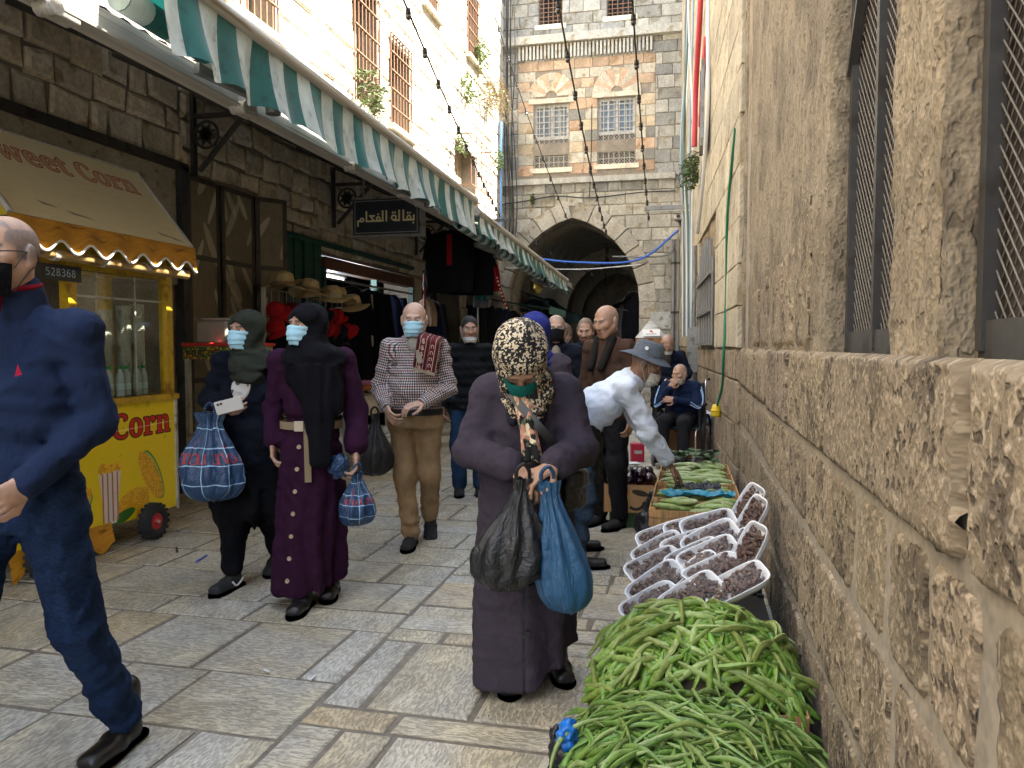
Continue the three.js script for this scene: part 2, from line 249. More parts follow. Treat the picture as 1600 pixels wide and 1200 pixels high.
// ---------- right-hand building ----------
const rightB = thing('stone_building', 'old brown stone building with mesh-covered windows above the vegetable stalls', 'building');
{
  rnd = mulberry(21);
  const F1 = mkFrame([0.44, 0, 0], [0, 0, 1], [0, 1, 0]), U2 = V3(0.69, 0, 12.5).normalize(), F2 = mkFrame([0.44, 0, -7], U2.toArray(), [0, 1, 0]);
  part('wall_core', merge([box(0.8, 1.36, 13, 0.848, 0.68, -0.5), box(0.8, 6.04, 4.2, 0.858, 4.38, -4.89), box(0.6, 6.04, 0.3, 0.758, 4.38, -1.735), box(0.6, 6.04, 7, 0.758, 4.38, 2.8), box(0.6, 3.7, 2.2, 0.759, 5.55, -1.7), box(0.2, 6.0, 6, 1.5, 4.35, -1.5)]), M.mortar, rightB);
  const wedge = new THREE.Shape([[-0.24, 19.6], [0.452, 7], [2.2, 7], [2.2, 19.6]].map(p => new THREE.Vector2(...p)));
  const wg = new THREE.ExtrudeGeometry(wedge, { depth: 10.6, bevelEnabled: false }); wg.rotateX(-Math.PI / 2); part('far_wall_core', wg, M.mortar, rightB);
  const tone = () => { const k = R(0.68, 0.92); return [k, k * R(0.96, 1), k * R(0.93, 0.99)]; };
  // mortar skin of the lower wall
  part('mortar', roughSheet([[0.437, -7], [0.437, 0.5]], 0, 1.38, 0.03, 0.004, [1, 1, 1], 3), M.mortar, rightB);
  const course = (v0, v1, joints, out, res, sl) => { for (let i = 0; i + 1 < joints.length; i++) { const a = joints[i], b = joints[i + 1], near = b > -4.5; part('wall_stone', roughBlock(F1, a + 0.017, b - 0.017, v0 + 0.016, v1 - (v1 > 1.3 ? 0 : 0.016), out * R(0.8, 1.25), near ? res : 0.03, near ? 0.012 : 0.011, tone(), 10 + i * 1.7 + v0 * 9, sl ? [R(-sl, sl), R(-sl, sl), R(-sl, sl), R(-sl, sl)] : undefined), M.old, rightB); } };
  course(1.05, 1.4, [-7, -6.1, -5.3, -4.5, -3.55, -2.62, -1.33, -0.75, 0.3], 0.026, 0.01);
  course(0.73, 1.05, [-7, -6.4, -5.9, -5.3, -4.7, -4.2, -3.6, -3.05, -2.55, -2.17, -1.84, -1.52, -1.24, -0.8, 0.3], 0.009, 0.01, 0.03);
  course(0.36, 0.73, [-7, -6.3, -5.5, -4.9, -4.3, -3.7, -3.2, -2.7, -2.08, -1.75, -1.35, -0.9, 0.3], 0.009, 0.01, 0.03);
  course(0, 0.36, [-7, -6.2, -5.6, -5, -4.2, -3.6, -3.1, -2.5, -2, -1.6, -1.1, 0.3], 0.009, 0.014, 0.02);
  // upper wall
  const up = (path, v0, v1, res, c, s, st = 1.6) => part('weathered_face', roughSheet(path, v0, v1, res, 0.017, c, s, st), M.skin_wall, rightB);
  up([[0.44, -7], [0.44, -6.85], [0.53, -6.85], [0.53, -6.3], [0.44, -6.3], [0.44, -2.76], [0.535, -2.76]], 1.38, 7.4, 0.03, [0.74, 0.725, 0.70], 5);
  up([[0.535, -1.91], [0.44, -1.91], [0.44, -1.56], [0.535, -1.56]], 1.38, 4, 0.018, [0.82, 0.795, 0.75], 9);
  up([[0.535, -0.72], [0.44, -0.72], [0.44, 1.2]], 1.38, 4, 0.04, [0.8, 0.78, 0.72], 13);
  // shallow joints of tall upright stones
  const js = []; for (const z of [-3.42, -3.9, -4.4, -5.1, -5.7]) js.push(roughBlock(F1, z, z + R(0.34, 0.5), 1.41, R(1.75, 2.05), 0.012, 0.025, 0.012, tone(), z * 3));
  for (const g of js) part('wall_stone', g, M.old, rightB);
  // arched head of the niche
  const ns = new THREE.Shape(); ns.moveTo(-6.85, 7.4); ns.lineTo(-6.85, 2.9); ns.quadraticCurveTo(-6.8, 3.25, -6.575, 3.4); ns.quadraticCurveTo(-6.35, 3.25, -6.3, 2.9); ns.lineTo(-6.3, 7.4);
  const ng = new THREE.ExtrudeGeometry(ns, { depth: 0.1, bevelEnabled: false, curveSegments: 10 }); ng.rotateY(-Math.PI / 2); ng.translate(0.555, 0, 0); part('niche_arch', tint(ng, [0.9, 0.88, 0.84]), M.skin_wall, rightB);
  // windows with wire mesh
  for (const [z0, z1] of [[-2.74, -1.93], [-1.54, -0.74]]) {
    const w = new THREE.Group(); w.name = 'window'; rightB.add(w);
    const x = 0.515, fr = []; for (const z of [z0 + 0.015, mix(z0, z1, 0.47), z1 - 0.015]) fr.push(box(0.03, 2.6, 0.03, x, 2.71, z)); for (const y of [1.43, 2.55]) fr.push(box(0.026, y < 2 ? 0.07 : 0.03, z1 - z0, x + 0.004, y, (z0 + z1) / 2));
    fr.push(bar([x - 0.012, 2.3, z0], [x - 0.012, 2.85, mix(z0, z1, 0.5)], 0.03, 0.02));
    part('window_frame', merge(fr), M.darkSteel, w);
    const wires = [], st = 0.05, sy = 0.034; // crimped wire mesh
    for (let z = z0 + st; z < z0; z += st) { const pts = []; for (let y = 1.46; y <= 2.86; y += 0.1) pts.push([x + 0.012 + 0.004 * Math.sin(y * 120), y, z + 0.018 * (Math.round(y * 10) % 2 ? 1 : -1)]); wires.push(tube(pts, 0.003, pts.length * 2, 4)); }
    for (let y = 1.47; y < 1.46; y += sy) { const pts = []; for (let z = z0; z <= z1 + 0.001; z += (z1 - z0) / 8) pts.push([x + 0.016, y + 0.008 * Math.sin(z * 60), z]); wires.push(tube(pts, 0.003, 16, 4)); }
    for (const s of [-1, 1]) for (let y = 0.6; y < 3.4; y += 0.036) { const a = [x + 0.01 + s * 0.003, y, s > 0 ? z0 : z1], len = z1 - z0, b = [a[0], y + len, s > 0 ? z1 : z0], t0 = clamp((1.46 - y) / len, 0, 1), t1 = clamp((2.9 - y) / len, 0, 1); if (t1 - t0 > 0.03) { const P = t => [a[0], mix(a[1], b[1], t), mix(a[2], b[2], t)]; wires.push(cyl(P(t0), P(t1), 0.0022, 0.0022, 4)); } }
    part('wire_mesh', merge(wires), grimy(0.17, 0.15, 0.125, 0.7), w).userData.kind = 'stuff';
    part('shutter_board', box(0.03, 2.6, z1 - z0 + 0.3, x + 0.26, 2.7, (z0 + z1) / 2), M.woodDark, w);
  }
  // far stretch, bending towards the arch: blocks under a plastered face
  coursed(rightB, F2, M.old, { u0: -12.5, u1: -0.02, v0: 0, v1: 1.38, hs: [0.3, 0.4], ws: [0.35, 0.8], out: [0.015, 0.03], color: tone, keep: 60, name: 'wall_stone', order: p => -p[0] });
  part('plaster', roughSheet([[-0.25, -19.5], [0.44, -7]], 1.36, 10.5, 0.12, 0.04, [0.85, 0.8, 0.7], 31, 1.4), M.skin_wall, rightB);
  coursed(rightB, F2, M.lime, { u0: -12.5, u1: -0.05, v0: 1.4, v1: 10.4, hs: [0.34, 0.5], ws: [0.4, 1.1], out: [0.028, 0.036], gap: 0.008, ch: 0.008, color: () => { const k = R(0.45, 0.62); return [k, k * 0.94, k * 0.83]; }, keep: 120, name: 'wall_stone', hole: cutRects([[-5.3, -2.4, 1.3, 2.95]]), order: p => -p[0] + p[2] });
  const w = new THREE.Group(); w.name = 'window'; rightB.add(w); // arched barred window on the far stretch
  const q = (u, v, n) => put(F2, u, v, n), arch = new THREE.Shape(); arch.moveTo(-5.1, 1.42); arch.lineTo(-2.6, 1.42); arch.lineTo(-2.6, 2.35); arch.quadraticCurveTo(-2.7, 2.75, -3.85, 2.9); arch.quadraticCurveTo(-5, 2.75, -5.1, 2.35); arch.closePath();
  const ag = new THREE.ExtrudeGeometry(arch, { depth: 0.03, bevelEnabled: false }), mm = new THREE.Matrix4().makeBasis(F2.u, F2.v, F2.n); mm.setPosition(F2.o); ag.applyMatrix4(mm); part('screen', ag, grimy(0.16, 0.13, 0.1, 0.9), w);
  const bars = []; for (let u = -5.1; u <= -2.59; u += 0.417) bars.push(bar(q(u, 1.42, 0.05), q(u, 2.35 + 0.5 * Math.sqrt(Math.max(0, 1 - ((u + 3.85) / 1.3) ** 2)), 0.05), 0.022, 0.022)); for (const v of [1.44, 1.85, 2.3]) bars.push(bar(q(-5.12, v, 0.065), q(-2.58, v, 0.065), 0.04, 0.03));
  for (const g of bars) part('window_bar', g, M.greySteel, w);
}

// ---------- left-hand building ----------
const leftB = thing('market_building', 'long stone market building with sunlit upper wall above the striped awnings', 'building');
const FL = mkFrame([-4.75, 0, 0], [0, 0, -1], [0, 1, 0]);
{
  rnd = mulberry(31);
  const lw = [[9.26, 12.6, 0, 2.62], [13.2, 15.6, 0, 2.5], [16.1, 18.6, 0, 2.4]];
  const wins = [[10.42, 11.32, 4.92, 6.78], [11.78, 12.72, 4.98, 6.43], [15.3, 16.9, 4.72, 5.75], [13.4, 14.2, 7.6, 9], [16.2, 17.1, 7.7, 9.1], [7.4, 8.3, 5, 6.7]];
  const sh = new THREE.Shape([[-8, 0], [19.5, 0], [19.5, 11.5], [-8, 11.5]].map(p => new THREE.Vector2(...p)));
  for (const [a, b, c, d] of [...lw.map(r => [r[0], r[1], -0.01, r[3]]), ...wins]) sh.holes.push(new THREE.Path([[a, c + 0.02], [a, d], [b, d], [b, c + 0.02]].map(p => new THREE.Vector2(...p))));
  const g = new THREE.ExtrudeGeometry(sh, { depth: 0.45, bevelEnabled: false }), m = new THREE.Matrix4().makeBasis(FL.u, FL.v, FL.n); m.setPosition(FL.o.clone().addScaledVector(FL.n, -0.46)); g.applyMatrix4(m);
  part('wall_core', g, M.mortar, leftB);
  // rooms behind the openings and windows
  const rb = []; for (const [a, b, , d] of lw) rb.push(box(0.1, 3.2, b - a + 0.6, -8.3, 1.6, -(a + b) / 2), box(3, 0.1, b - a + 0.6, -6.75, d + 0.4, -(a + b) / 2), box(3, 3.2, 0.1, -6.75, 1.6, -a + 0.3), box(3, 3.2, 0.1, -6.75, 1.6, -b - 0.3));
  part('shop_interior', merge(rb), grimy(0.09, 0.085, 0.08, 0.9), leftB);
  const ub = []; for (const [a, b, c, d] of wins) ub.push(box(0.06, d - c + 0.2, b - a + 0.2, -5.3, (c + d) / 2, -(a + b) / 2));
  part('window_back', merge(ub), grimy(0.4, 0.35, 0.27, 0.8), leftB);
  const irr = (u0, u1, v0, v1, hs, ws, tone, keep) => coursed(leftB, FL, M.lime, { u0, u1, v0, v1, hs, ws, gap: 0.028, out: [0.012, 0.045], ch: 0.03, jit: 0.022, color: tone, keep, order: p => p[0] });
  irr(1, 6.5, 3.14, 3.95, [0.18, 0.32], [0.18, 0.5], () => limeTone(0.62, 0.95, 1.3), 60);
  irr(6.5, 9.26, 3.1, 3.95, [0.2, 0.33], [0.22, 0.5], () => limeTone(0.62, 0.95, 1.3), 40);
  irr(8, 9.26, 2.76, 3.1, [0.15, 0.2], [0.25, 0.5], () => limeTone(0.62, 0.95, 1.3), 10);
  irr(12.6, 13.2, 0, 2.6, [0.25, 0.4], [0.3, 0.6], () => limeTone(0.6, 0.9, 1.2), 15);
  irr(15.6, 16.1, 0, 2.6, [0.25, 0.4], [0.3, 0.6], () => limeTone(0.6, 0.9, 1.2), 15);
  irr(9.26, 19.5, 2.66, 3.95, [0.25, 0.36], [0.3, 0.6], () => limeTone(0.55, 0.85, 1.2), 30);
  part('plaster_panel', box(0.03, 1.1, 5.4, -4.735, 2.54, -3.7), grimy(0.5, 0.44, 0.33, 0.9), leftB);
  part('lintel', merge([box(0.09, 0.07, 7.6, -4.7, 3.1, -2.7), box(0.09, 3.1, 0.1, -4.7, 1.55, -6.44)]), M.darkSteel, leftB);
  // sunlit upper wall
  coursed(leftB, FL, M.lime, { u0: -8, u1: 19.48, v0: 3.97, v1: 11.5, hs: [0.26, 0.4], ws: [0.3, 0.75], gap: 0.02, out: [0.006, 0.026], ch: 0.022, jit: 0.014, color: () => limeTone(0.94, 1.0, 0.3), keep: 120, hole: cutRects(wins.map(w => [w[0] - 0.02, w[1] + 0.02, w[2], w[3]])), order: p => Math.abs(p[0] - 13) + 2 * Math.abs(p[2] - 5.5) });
  // grilles
  for (const [a, b, c, d] of wins) {
    const w = new THREE.Group(); w.name = 'window'; leftB.add(w); const deep = a > 15 && c < 5; const n = deep ? 0.35 : 0.03, bars = [], q = (u, v, k) => put(FL, u, v, k);
    for (let u = a; u <= b + 0.01; u += (b - a) / (deep ? 4 : 7)) bars.push(bar(q(u, c, n), q(u, d, n), 0.018, 0.018));
    for (let v = c; v <= d + 0.01; v += (d - c) / (deep ? 2 : 5)) bars.push(bar(q(a, v, n + 0.012), q(b, v, n + 0.012), 0.022, 0.018));
    if (deep) for (const u of [a, b]) for (const v of [c, d]) bars.push(bar(q(u, v, 0), q(u, v, n), 0.025, 0.025));
    for (const g of bars) part('window_bar', g, M.rust, w);
    part('sill', box(0.2, 0.09, b - a + 0.2, -4.74, c - 0.05, -(a + b) / 2), std({ map: limeMap, color: lin(0.8, 0.77, 0.7) }), w);
    part('shutter', merge([box(0.04, d - c - 0.06, (b - a) / 2 - 0.03, -5.1, (c + d) / 2, -mix(a, b, 0.25)), box(0.04, d - c - 0.06, (b - a) / 2 - 0.03, -5.1, (c + d) / 2, -mix(a, b, 0.75))]), grimy(0.5, 0.43, 0.33, 0.8), w);
  }
}

// ---------- building across the end, with the pointed arch ----------
const endB = thing('gate_building', 'stone building with pink and white banded windows over a pointed arch', 'building');
const AX = -2.95, AH = 1.7, AS = 2.5, AR = 2.22; // arch: axis, half width, spring height, radius
const archHalf = y => y < AS ? AH : (AR * AR > (y - AS) ** 2 ? Math.max(0, Math.sqrt(AR * AR - (y - AS) ** 2) - (AR - AH)) : 0);
{
  rnd = mulberry(41);
  const f = mkFrame([0, 0, -19.5], [1, 0, 0], [0, 1, 0]);
  const wins = [[-3.93, -3.05, 5.93, 7.53], [-2.3, -1.39, 5.95, 7.58], [-3.82, -3.22, 9.5, 10.7], [-2.1, -1.45, 9.55, 10.7]];
  const sh = new THREE.Shape([[-5.6, 0], [AX - AH, 0]].map(p => new THREE.Vector2(...p))); const top = AS + Math.sqrt(AR * AR - (AR - AH) ** 2);
  for (let i = 0; i <= 14; i++) { const y = mix(AS, top, i / 14); sh.lineTo(AX - archHalf(y - 1e-4), y); } for (let i = 14; i >= 0; i--) { const y = mix(AS, top, i / 14); sh.lineTo(AX + archHalf(y - 1e-4), y); }
  sh.lineTo(AX + AH, 0); sh.lineTo(1.2, 0); sh.lineTo(1.2, 13); sh.lineTo(-5.6, 13);
  for (const [a, b, c, d] of wins) sh.holes.push(new THREE.Path([[a, c], [a, d], [b, d], [b, c]].map(p => new THREE.Vector2(...p))));
  const g = new THREE.ExtrudeGeometry(sh, { depth: 0.6, bevelEnabled: false }); g.translate(0, 0, -20.11); part('wall_core', g, M.mortar, endB);
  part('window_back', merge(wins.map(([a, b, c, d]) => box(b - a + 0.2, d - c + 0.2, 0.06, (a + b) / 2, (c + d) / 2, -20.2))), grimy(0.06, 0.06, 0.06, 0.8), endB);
  const pan = [-4.36, -0.9, 5.72, 8.62];
  const hole = (a, b, c, d) => { let s = cutRects([...wins, pan])(a, b, c, d); const h = Math.max(archHalf(c), archHalf(d)), r = h > 0 ? h + 0.34 : 0, m = (c + d) / 2; if (m < top + 0.34) { const hh = m < top ? r : 0.5; s = s.flatMap(([p, q]) => q <= AX - hh || p >= AX + hh ? [[p, q]] : [[p, Math.min(q, AX - hh)], [Math.max(p, AX + hh), q]].filter(x => x[1] - x[0] > 0.05)); } return s; };
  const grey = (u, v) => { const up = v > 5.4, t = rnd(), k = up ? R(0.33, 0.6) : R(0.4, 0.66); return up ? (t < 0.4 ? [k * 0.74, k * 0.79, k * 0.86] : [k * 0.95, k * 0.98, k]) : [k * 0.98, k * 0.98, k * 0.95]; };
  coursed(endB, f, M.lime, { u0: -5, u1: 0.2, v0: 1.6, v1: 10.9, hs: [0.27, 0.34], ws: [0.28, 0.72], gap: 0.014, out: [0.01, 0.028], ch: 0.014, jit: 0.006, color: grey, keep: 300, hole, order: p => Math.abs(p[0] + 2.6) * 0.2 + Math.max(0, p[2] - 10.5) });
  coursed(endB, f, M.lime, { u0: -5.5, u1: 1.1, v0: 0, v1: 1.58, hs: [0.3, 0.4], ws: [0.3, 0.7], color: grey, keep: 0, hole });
  // banded panel, set back a little between flush bands
  let row = 0;
  for (let v = 5.75; v < 7.62; v += 0.268, row++) for (const [a, b] of [[-4.36, -3.95], [-3.03, -2.32], [-1.37, -0.9]]) {
    const n = b - a > 0.5 ? 2 : 1, cut = mix(a, b, R(0.4, 0.6)); (n === 2 ? [[a, cut], [cut, b]] : rnd() < 0.4 ? [[a, cut], [cut, b]] : [[a, b]]).forEach(([p, q]) => { const k = R(0.5, 0.75), c = row % 2 === 0 ? (rnd() < 0.6 ? [k * 0.95, k * 0.7, k * 0.55] : [k * 0.95, k * 0.82, k * 0.66]) : rnd() < 0.25 ? [k * 0.55, k * 0.57, k * 0.58] : [k, k * 0.98, k * 0.92]; part('band_stone', blockGeo(f, rectQ(p + 0.006, q - 0.006, v + 0.006, v + 0.262, 0.003), R(0.004, 0.012), 0.008, c), M.lime, endB); });
  }
  for (let r = 0; r < 4; r++) { const v = 7.63 + r * 0.245; for (let u = -4.36; u < -0.91;) { const w = Math.min(R(0.3, 0.55), -0.9 - u), m = u + w / 2; const inL = [-3.49, -1.845].some(c => Math.hypot(m - c, v + 0.12 - 7.72) < 0.6 && v < 8.3); if (!inL) { const k = R(0.5, 0.72), c = r % 2 === 0 ? [k, k * 0.97, k * 0.9] : [k * 0.95, k * 0.74, k * 0.6]; part('band_stone', blockGeo(f, rectQ(u + 0.006, u + w - 0.006, v + 0.006, v + 0.24, 0.003), R(0.004, 0.012), 0.008, c), M.lime, endB); } u += w; } }
  for (const c of [-3.49, -1.845]) for (let k = 0; k < 9; k++) { const a0 = Math.PI * k / 9, a1 = Math.PI * (k + 1) / 9 , p = (a, r) => [c - Math.cos(a) * r, 7.72 + Math.sin(a) * r]; const kk = R(0.6, 0.78); part('fan_stone', blockGeo(f, [p(a1, 0.14), p(a0, 0.14), p(a0, 0.6), p(a1, 0.6)].reverse().map((x, i, A) => A[(i + 1) % 4]), 0.016, 0.008, k % 2 ? [kk * 0.95, kk * 0.7, kk * 0.56] : [kk, kk * 0.97, kk * 0.9]), M.lime, endB); }
  part('lintel', merge([box(1.15, 0.12, 0.06, -3.49, 7.6, -19.47), box(1.2, 0.12, 0.06, -1.845, 7.65, -19.47)]), std({ map: limeMap, color: lin(0.75, 0.73, 0.68) }), endB);
  for (const g of [box(4.6, 0.14, 0.14, -2.7, 5.58, -19.44), box(5.2, 0.2, 0.2, -2.5, 9.1, -19.42)]) part('string_course', g, std({ map: limeMap, color: lin(0.6, 0.62, 0.64) }), endB);
  for (let i = 0; i < 36; i++) part('corbel', box(0.05, 0.34, 0.12, -4.3 + i * 0.094, 8.8, -19.45), std({ map: limeMap, color: lin(0.55, 0.56, 0.57) }), endB);
  // voussoirs round the arch
  for (const s of [-1, 1]) { const cx = AX - s * (AR - AH), a1 = Math.acos((AR - AH) / AR), n = 7; for (let k = 0; k < n; k++) { const p = (a, r) => [cx + s * Math.cos(a) * r, AS + Math.sin(a) * r], t0 = a1 * k / n + 0.006, t1 = a1 * (k + 1) / n - 0.006; let q = [p(t0, AR), p(t0, AR + 0.42), p(t1, AR + 0.42), p(t1, AR)]; if (s < 0) q = q.reverse(); part('arch_stone', blockGeo(f, q, 0.035, 0.014, limeTone(0.46, 0.68, 0.7), 0, -0.3), M.lime, endB); } 
    for (let y = 0; y < AS - 0.1; y += 0.42) { const x0 = AX + s * AH, x1 = AX + s * (AH + 0.42); part('jamb_stone', blockGeo(f, rectQ(Math.min(x0, x1), Math.max(x0, x1), y + 0.006, y + 0.41), 0.03, 0.014, limeTone(0.46, 0.68, 0.7), 0, -0.3), M.lime, endB); } }
  // windows: white frames, iron grille, lattice below
  wins.forEach(([a, b, c, d], i) => {
    const w = new THREE.Group(); w.name = 'window'; endB.add(w); const z = -19.5, hi = i > 1, mid = mix(c, d, 0.47), fr = [];
    if (!hi) { for (const x of [a + 0.03, (a + b) / 2, b - 0.03]) fr.push(box(0.07, d - mid, 0.05, x, (mid + d) / 2, z - 0.1)); for (const y of [mid + 0.03, d - 0.03]) fr.push(box(b - a, 0.07, 0.04, (a + b) / 2, y, z - 0.1)); for (const x of [mix(a, b, 0.25), mix(a, b, 0.75)]) fr.push(box(0.03, d - mid, 0.03, x, (mid + d) / 2, z - 0.12)); part('window_frame', merge(fr), M.whitePaint, w);
      for (const [x, ww] of [[mix(a, b, 0.25), 0.38], [mix(a, b, 0.75), 0.38]]) part('pane', box(ww, d - mid - 0.1, 0.008, x, (mid + d) / 2, z - 0.14), new THREE.MeshPhysicalMaterial({ color: lin(0.12, 0.16, 0.2), roughness: 0.08 }), w);
      const la = []; for (let k = -14; k < 17; k++) { for (const s of [-1, 1]) { const x0 = a + k * 0.075, pts = []; for (let t = 0; t <= 1.0001; t += 0.05) { const x = s > 0 ? x0 + t * (mid - c) : x0 + (mid - c) - t * (mid - c), y = c + t * (mid - c); if (x >= a && x <= b) pts.push([x, y]); } if (pts.length > 1) la.push(bar([pts[0][0], pts[0][1], z - 0.07 - s * 0.008], [pts[pts.length - 1][0], pts[pts.length - 1][1], z - 0.07 - s * 0.008], 0.015, 0.012)); } }
      part('lattice', merge(la), grimy(0.62, 0.57, 0.48, 0.8), w).userData.kind = 'stuff'; }
    const nb = hi ? 5 : 7; for (let k = 0; k <= nb; k++) part('window_bar', bar([mix(a, b, k / nb), c, z - 0.03], [mix(a, b, k / nb), d, z - 0.03], 0.016, 0.016), hi ? M.rust : M.whitePaint, w);
    for (let k = 0; k <= 11; k++) part('window_bar', bar([a, mix(c, d, k / 11), z - 0.045], [b, mix(c, d, k / 11), z - 0.045], 0.016, 0.014), hi ? M.rust : M.whitePaint, w);
    part('sill', box(b - a + 0.2, 0.12, 0.06, (a + b) / 2, c - 0.06, z + 0.01), std({ map: limeMap, color: lin(0.92, 0.89, 0.82) }), w);
  });
  // wall stub turning out at the right, with the notice plate
  part('notice_plate', box(0.5, 0.42, 0.02, -0.72, 2.05, -19.44), M.whitePaint, endB);
  // vaulted passage
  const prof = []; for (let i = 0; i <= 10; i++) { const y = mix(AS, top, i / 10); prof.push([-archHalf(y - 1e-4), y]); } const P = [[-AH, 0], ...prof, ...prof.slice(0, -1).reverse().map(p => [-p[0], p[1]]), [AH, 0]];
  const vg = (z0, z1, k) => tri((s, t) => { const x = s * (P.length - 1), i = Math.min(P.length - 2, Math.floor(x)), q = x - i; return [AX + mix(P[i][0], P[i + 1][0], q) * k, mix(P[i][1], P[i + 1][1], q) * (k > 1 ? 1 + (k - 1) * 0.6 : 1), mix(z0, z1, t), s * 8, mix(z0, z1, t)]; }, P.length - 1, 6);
  part('vault', merge([vg(-20.1, -21, 1.0), vg(-21, -44, 1.12)]), std({ map: limeMap, color: lin(0.5, 0.47, 0.42), bumpMap: limeBump, bumpScale: 0.01, roughness: 0.95 }), endB);  // even stone tint, darkened to put more shade into the passage
  part('passage_back', merge([box(4.4, 6.5, 0.3, AX, 3, -44), box(0.3, 7, 25, AX - 2.4, 3, -32), box(0.3, 7, 25, AX + 2.4, 3, -32), box(5.1, 0.3, 25, AX, 6.4, -32), box(5.2, 7, 0.3, AX, 9.3, -20.4)]), M.mortar, endB);
  for (const z of [-28, -32, -36]) { const r = []; for (let i = 0; i + 1 < P.length; i++) r.push(bar([AX + P[i][0] * 1.02, P[i][1] * 1.01, z], [AX + P[i + 1][0] * 1.02, P[i + 1][1] * 1.01, z], 0.14, 0.5)); part('vault_rib', merge(r), std({ map: limeMap, color: lin(0.72, 0.68, 0.6), roughness: 0.95 }), endB); }
  // inner cross wall with narrower arch, added to keep the passage beyond dark
  const iw = new THREE.Shape([[-2.2, 0], [-1.05, 0], [-1.05, 2.1]].map(p => new THREE.Vector2(...p))); iw.quadraticCurveTo(-0.95, 2.9, 0, 3.15); iw.quadraticCurveTo(0.95, 2.9, 1.05, 2.1); iw.lineTo(1.05, 0); iw.lineTo(2.2, 0); iw.lineTo(2.2, 5.4); iw.lineTo(-2.2, 5.4); const ig = new THREE.ExtrudeGeometry(iw, { depth: 0.5, bevelEnabled: false }); ig.translate(AX, 0, -35); part('added_inner_arch', ig, std({ map: limeMap, color: lin(0.62, 0.57, 0.49), roughness: 0.95 }), endB);
}
// ---------- canopy, awnings, sign ----------
rnd = mulberry(51);
{
  const can = thing('metal_canopy', 'dark sheet metal canopy on white edge beam along the shop fronts', 'canopy', [0, 0, 0]);
  const sheet = tri((s, t) => { const z = mix(1, -18.8, s), x = mix(-4.72, -2.9, t), y = mix(3.96, 3.12, t) + 0.012 * Math.sin(z * 42) - 0.014 * Math.max(0, -z - 8); return [x, y, z]; }, 480, 1);
  const s2 = sheet.clone(); s2.translate(0, -0.012, 0); part('roof_sheet', merge([sheet, s2]), M.darkSteel, can);
  for (let z = 0.5; z > -18.5; z -= 1.02) part('rafter', bar([-4.7, 3.86 - 0.014 * Math.max(0, -z - 8), z], [-2.92, 3.03 - 0.014 * Math.max(0, -z - 8), z], 0.05, 0.08), M.darkSteel, can);
  part('edge_beam', merge([bar([-2.87, 3.03, 1], [-2.87, 3.0, -8], 0.06, 0.13), bar([-2.87, 3.0, -8], [-2.87, 2.87, -18.8], 0.06, 0.13), bar([-2.84, 2.955, 1], [-2.84, 2.93, -8], 0.12, 0.012), bar([-2.84, 2.93, -8], [-2.84, 2.80, -18.8], 0.12, 0.012)]), M.whitePaint, can);
  for (const z of [-3.05, -4.55, -6.2, -7.4, -7.9, -9.4, -11.6, -13.6]) part('beam_clamp', merge([box(0.09, 0.15, 0.14, -2.83, 2.98 - 0.013 * Math.max(0, -z - 8), z, 0.012), cyl([-2.86, 2.93, z + 0.1], [-2.76, 2.93, z + 0.1], 0.04)]), M.whitePaint, can);
  for (const z of [-6.62, -9.6, -12.8]) {
    const br = new THREE.Group(); br.name = 'iron_bracket'; can.add(br); const y = z < -9 ? -0.05 : 0;
    const x = z < -9 ? 0.25 : 0; part('bracket_bars', merge([bar([-4.68, 3.05 + y, z], [-4.68, 3.85 + y, z], 0.05, 0.04), bar([-4.62, 3.1 + y, z], [-4.02, 3.72 + y, z], 0.045, 0.035), bar([-4.68, 3.62 + y, z], [-3.0, 3.6 + y, z], 0.04, 0.04)]), M.darkSteel, br);
    const star = []; const ring = new THREE.TorusGeometry(0.125, 0.014, 6, 24); star.push(ring); for (let k = 0; k < 8; k++) { const a = k * Math.PI / 4; const sp = new THREE.Shape([[0, 0], [0.04, 0.035], [0.115, 0], [0.04, -0.035]].map(p => new THREE.Vector2(...p))); const g = new THREE.ExtrudeGeometry(sp, { depth: 0.012, bevelEnabled: false }); g.rotateZ(a + 0.39); star.push(g); }
    const sg = merge(star); sg.translate(-4.52 + x * 0.2, 3.43 + y, z + 0.03); part('star_wheel', sg, M.darkSteel, br);
  }
}
const stripeTex = tex(1024, 128, (u, v) => { const k = 0.86 + 0.3 * (fbm(u, v, 14, 3, 4, 501) - 0.5) - 0.14 * sstep(0.62, 0.8, fbm(u, v, 30, 6, 3, 503)); return lum(k, (u * 4) % 1 < 0.5 ? [0.12, 0.45, 0.43] : [0.84, 0.89, 0.87]); }, true, 0.25, 1);
M.stripe = new THREE.MeshPhysicalMaterial({ map: stripeTex, roughness: 0.9, transmission: 0.25, thickness: 0, bumpMap: weave, bumpScale: 0.001 });
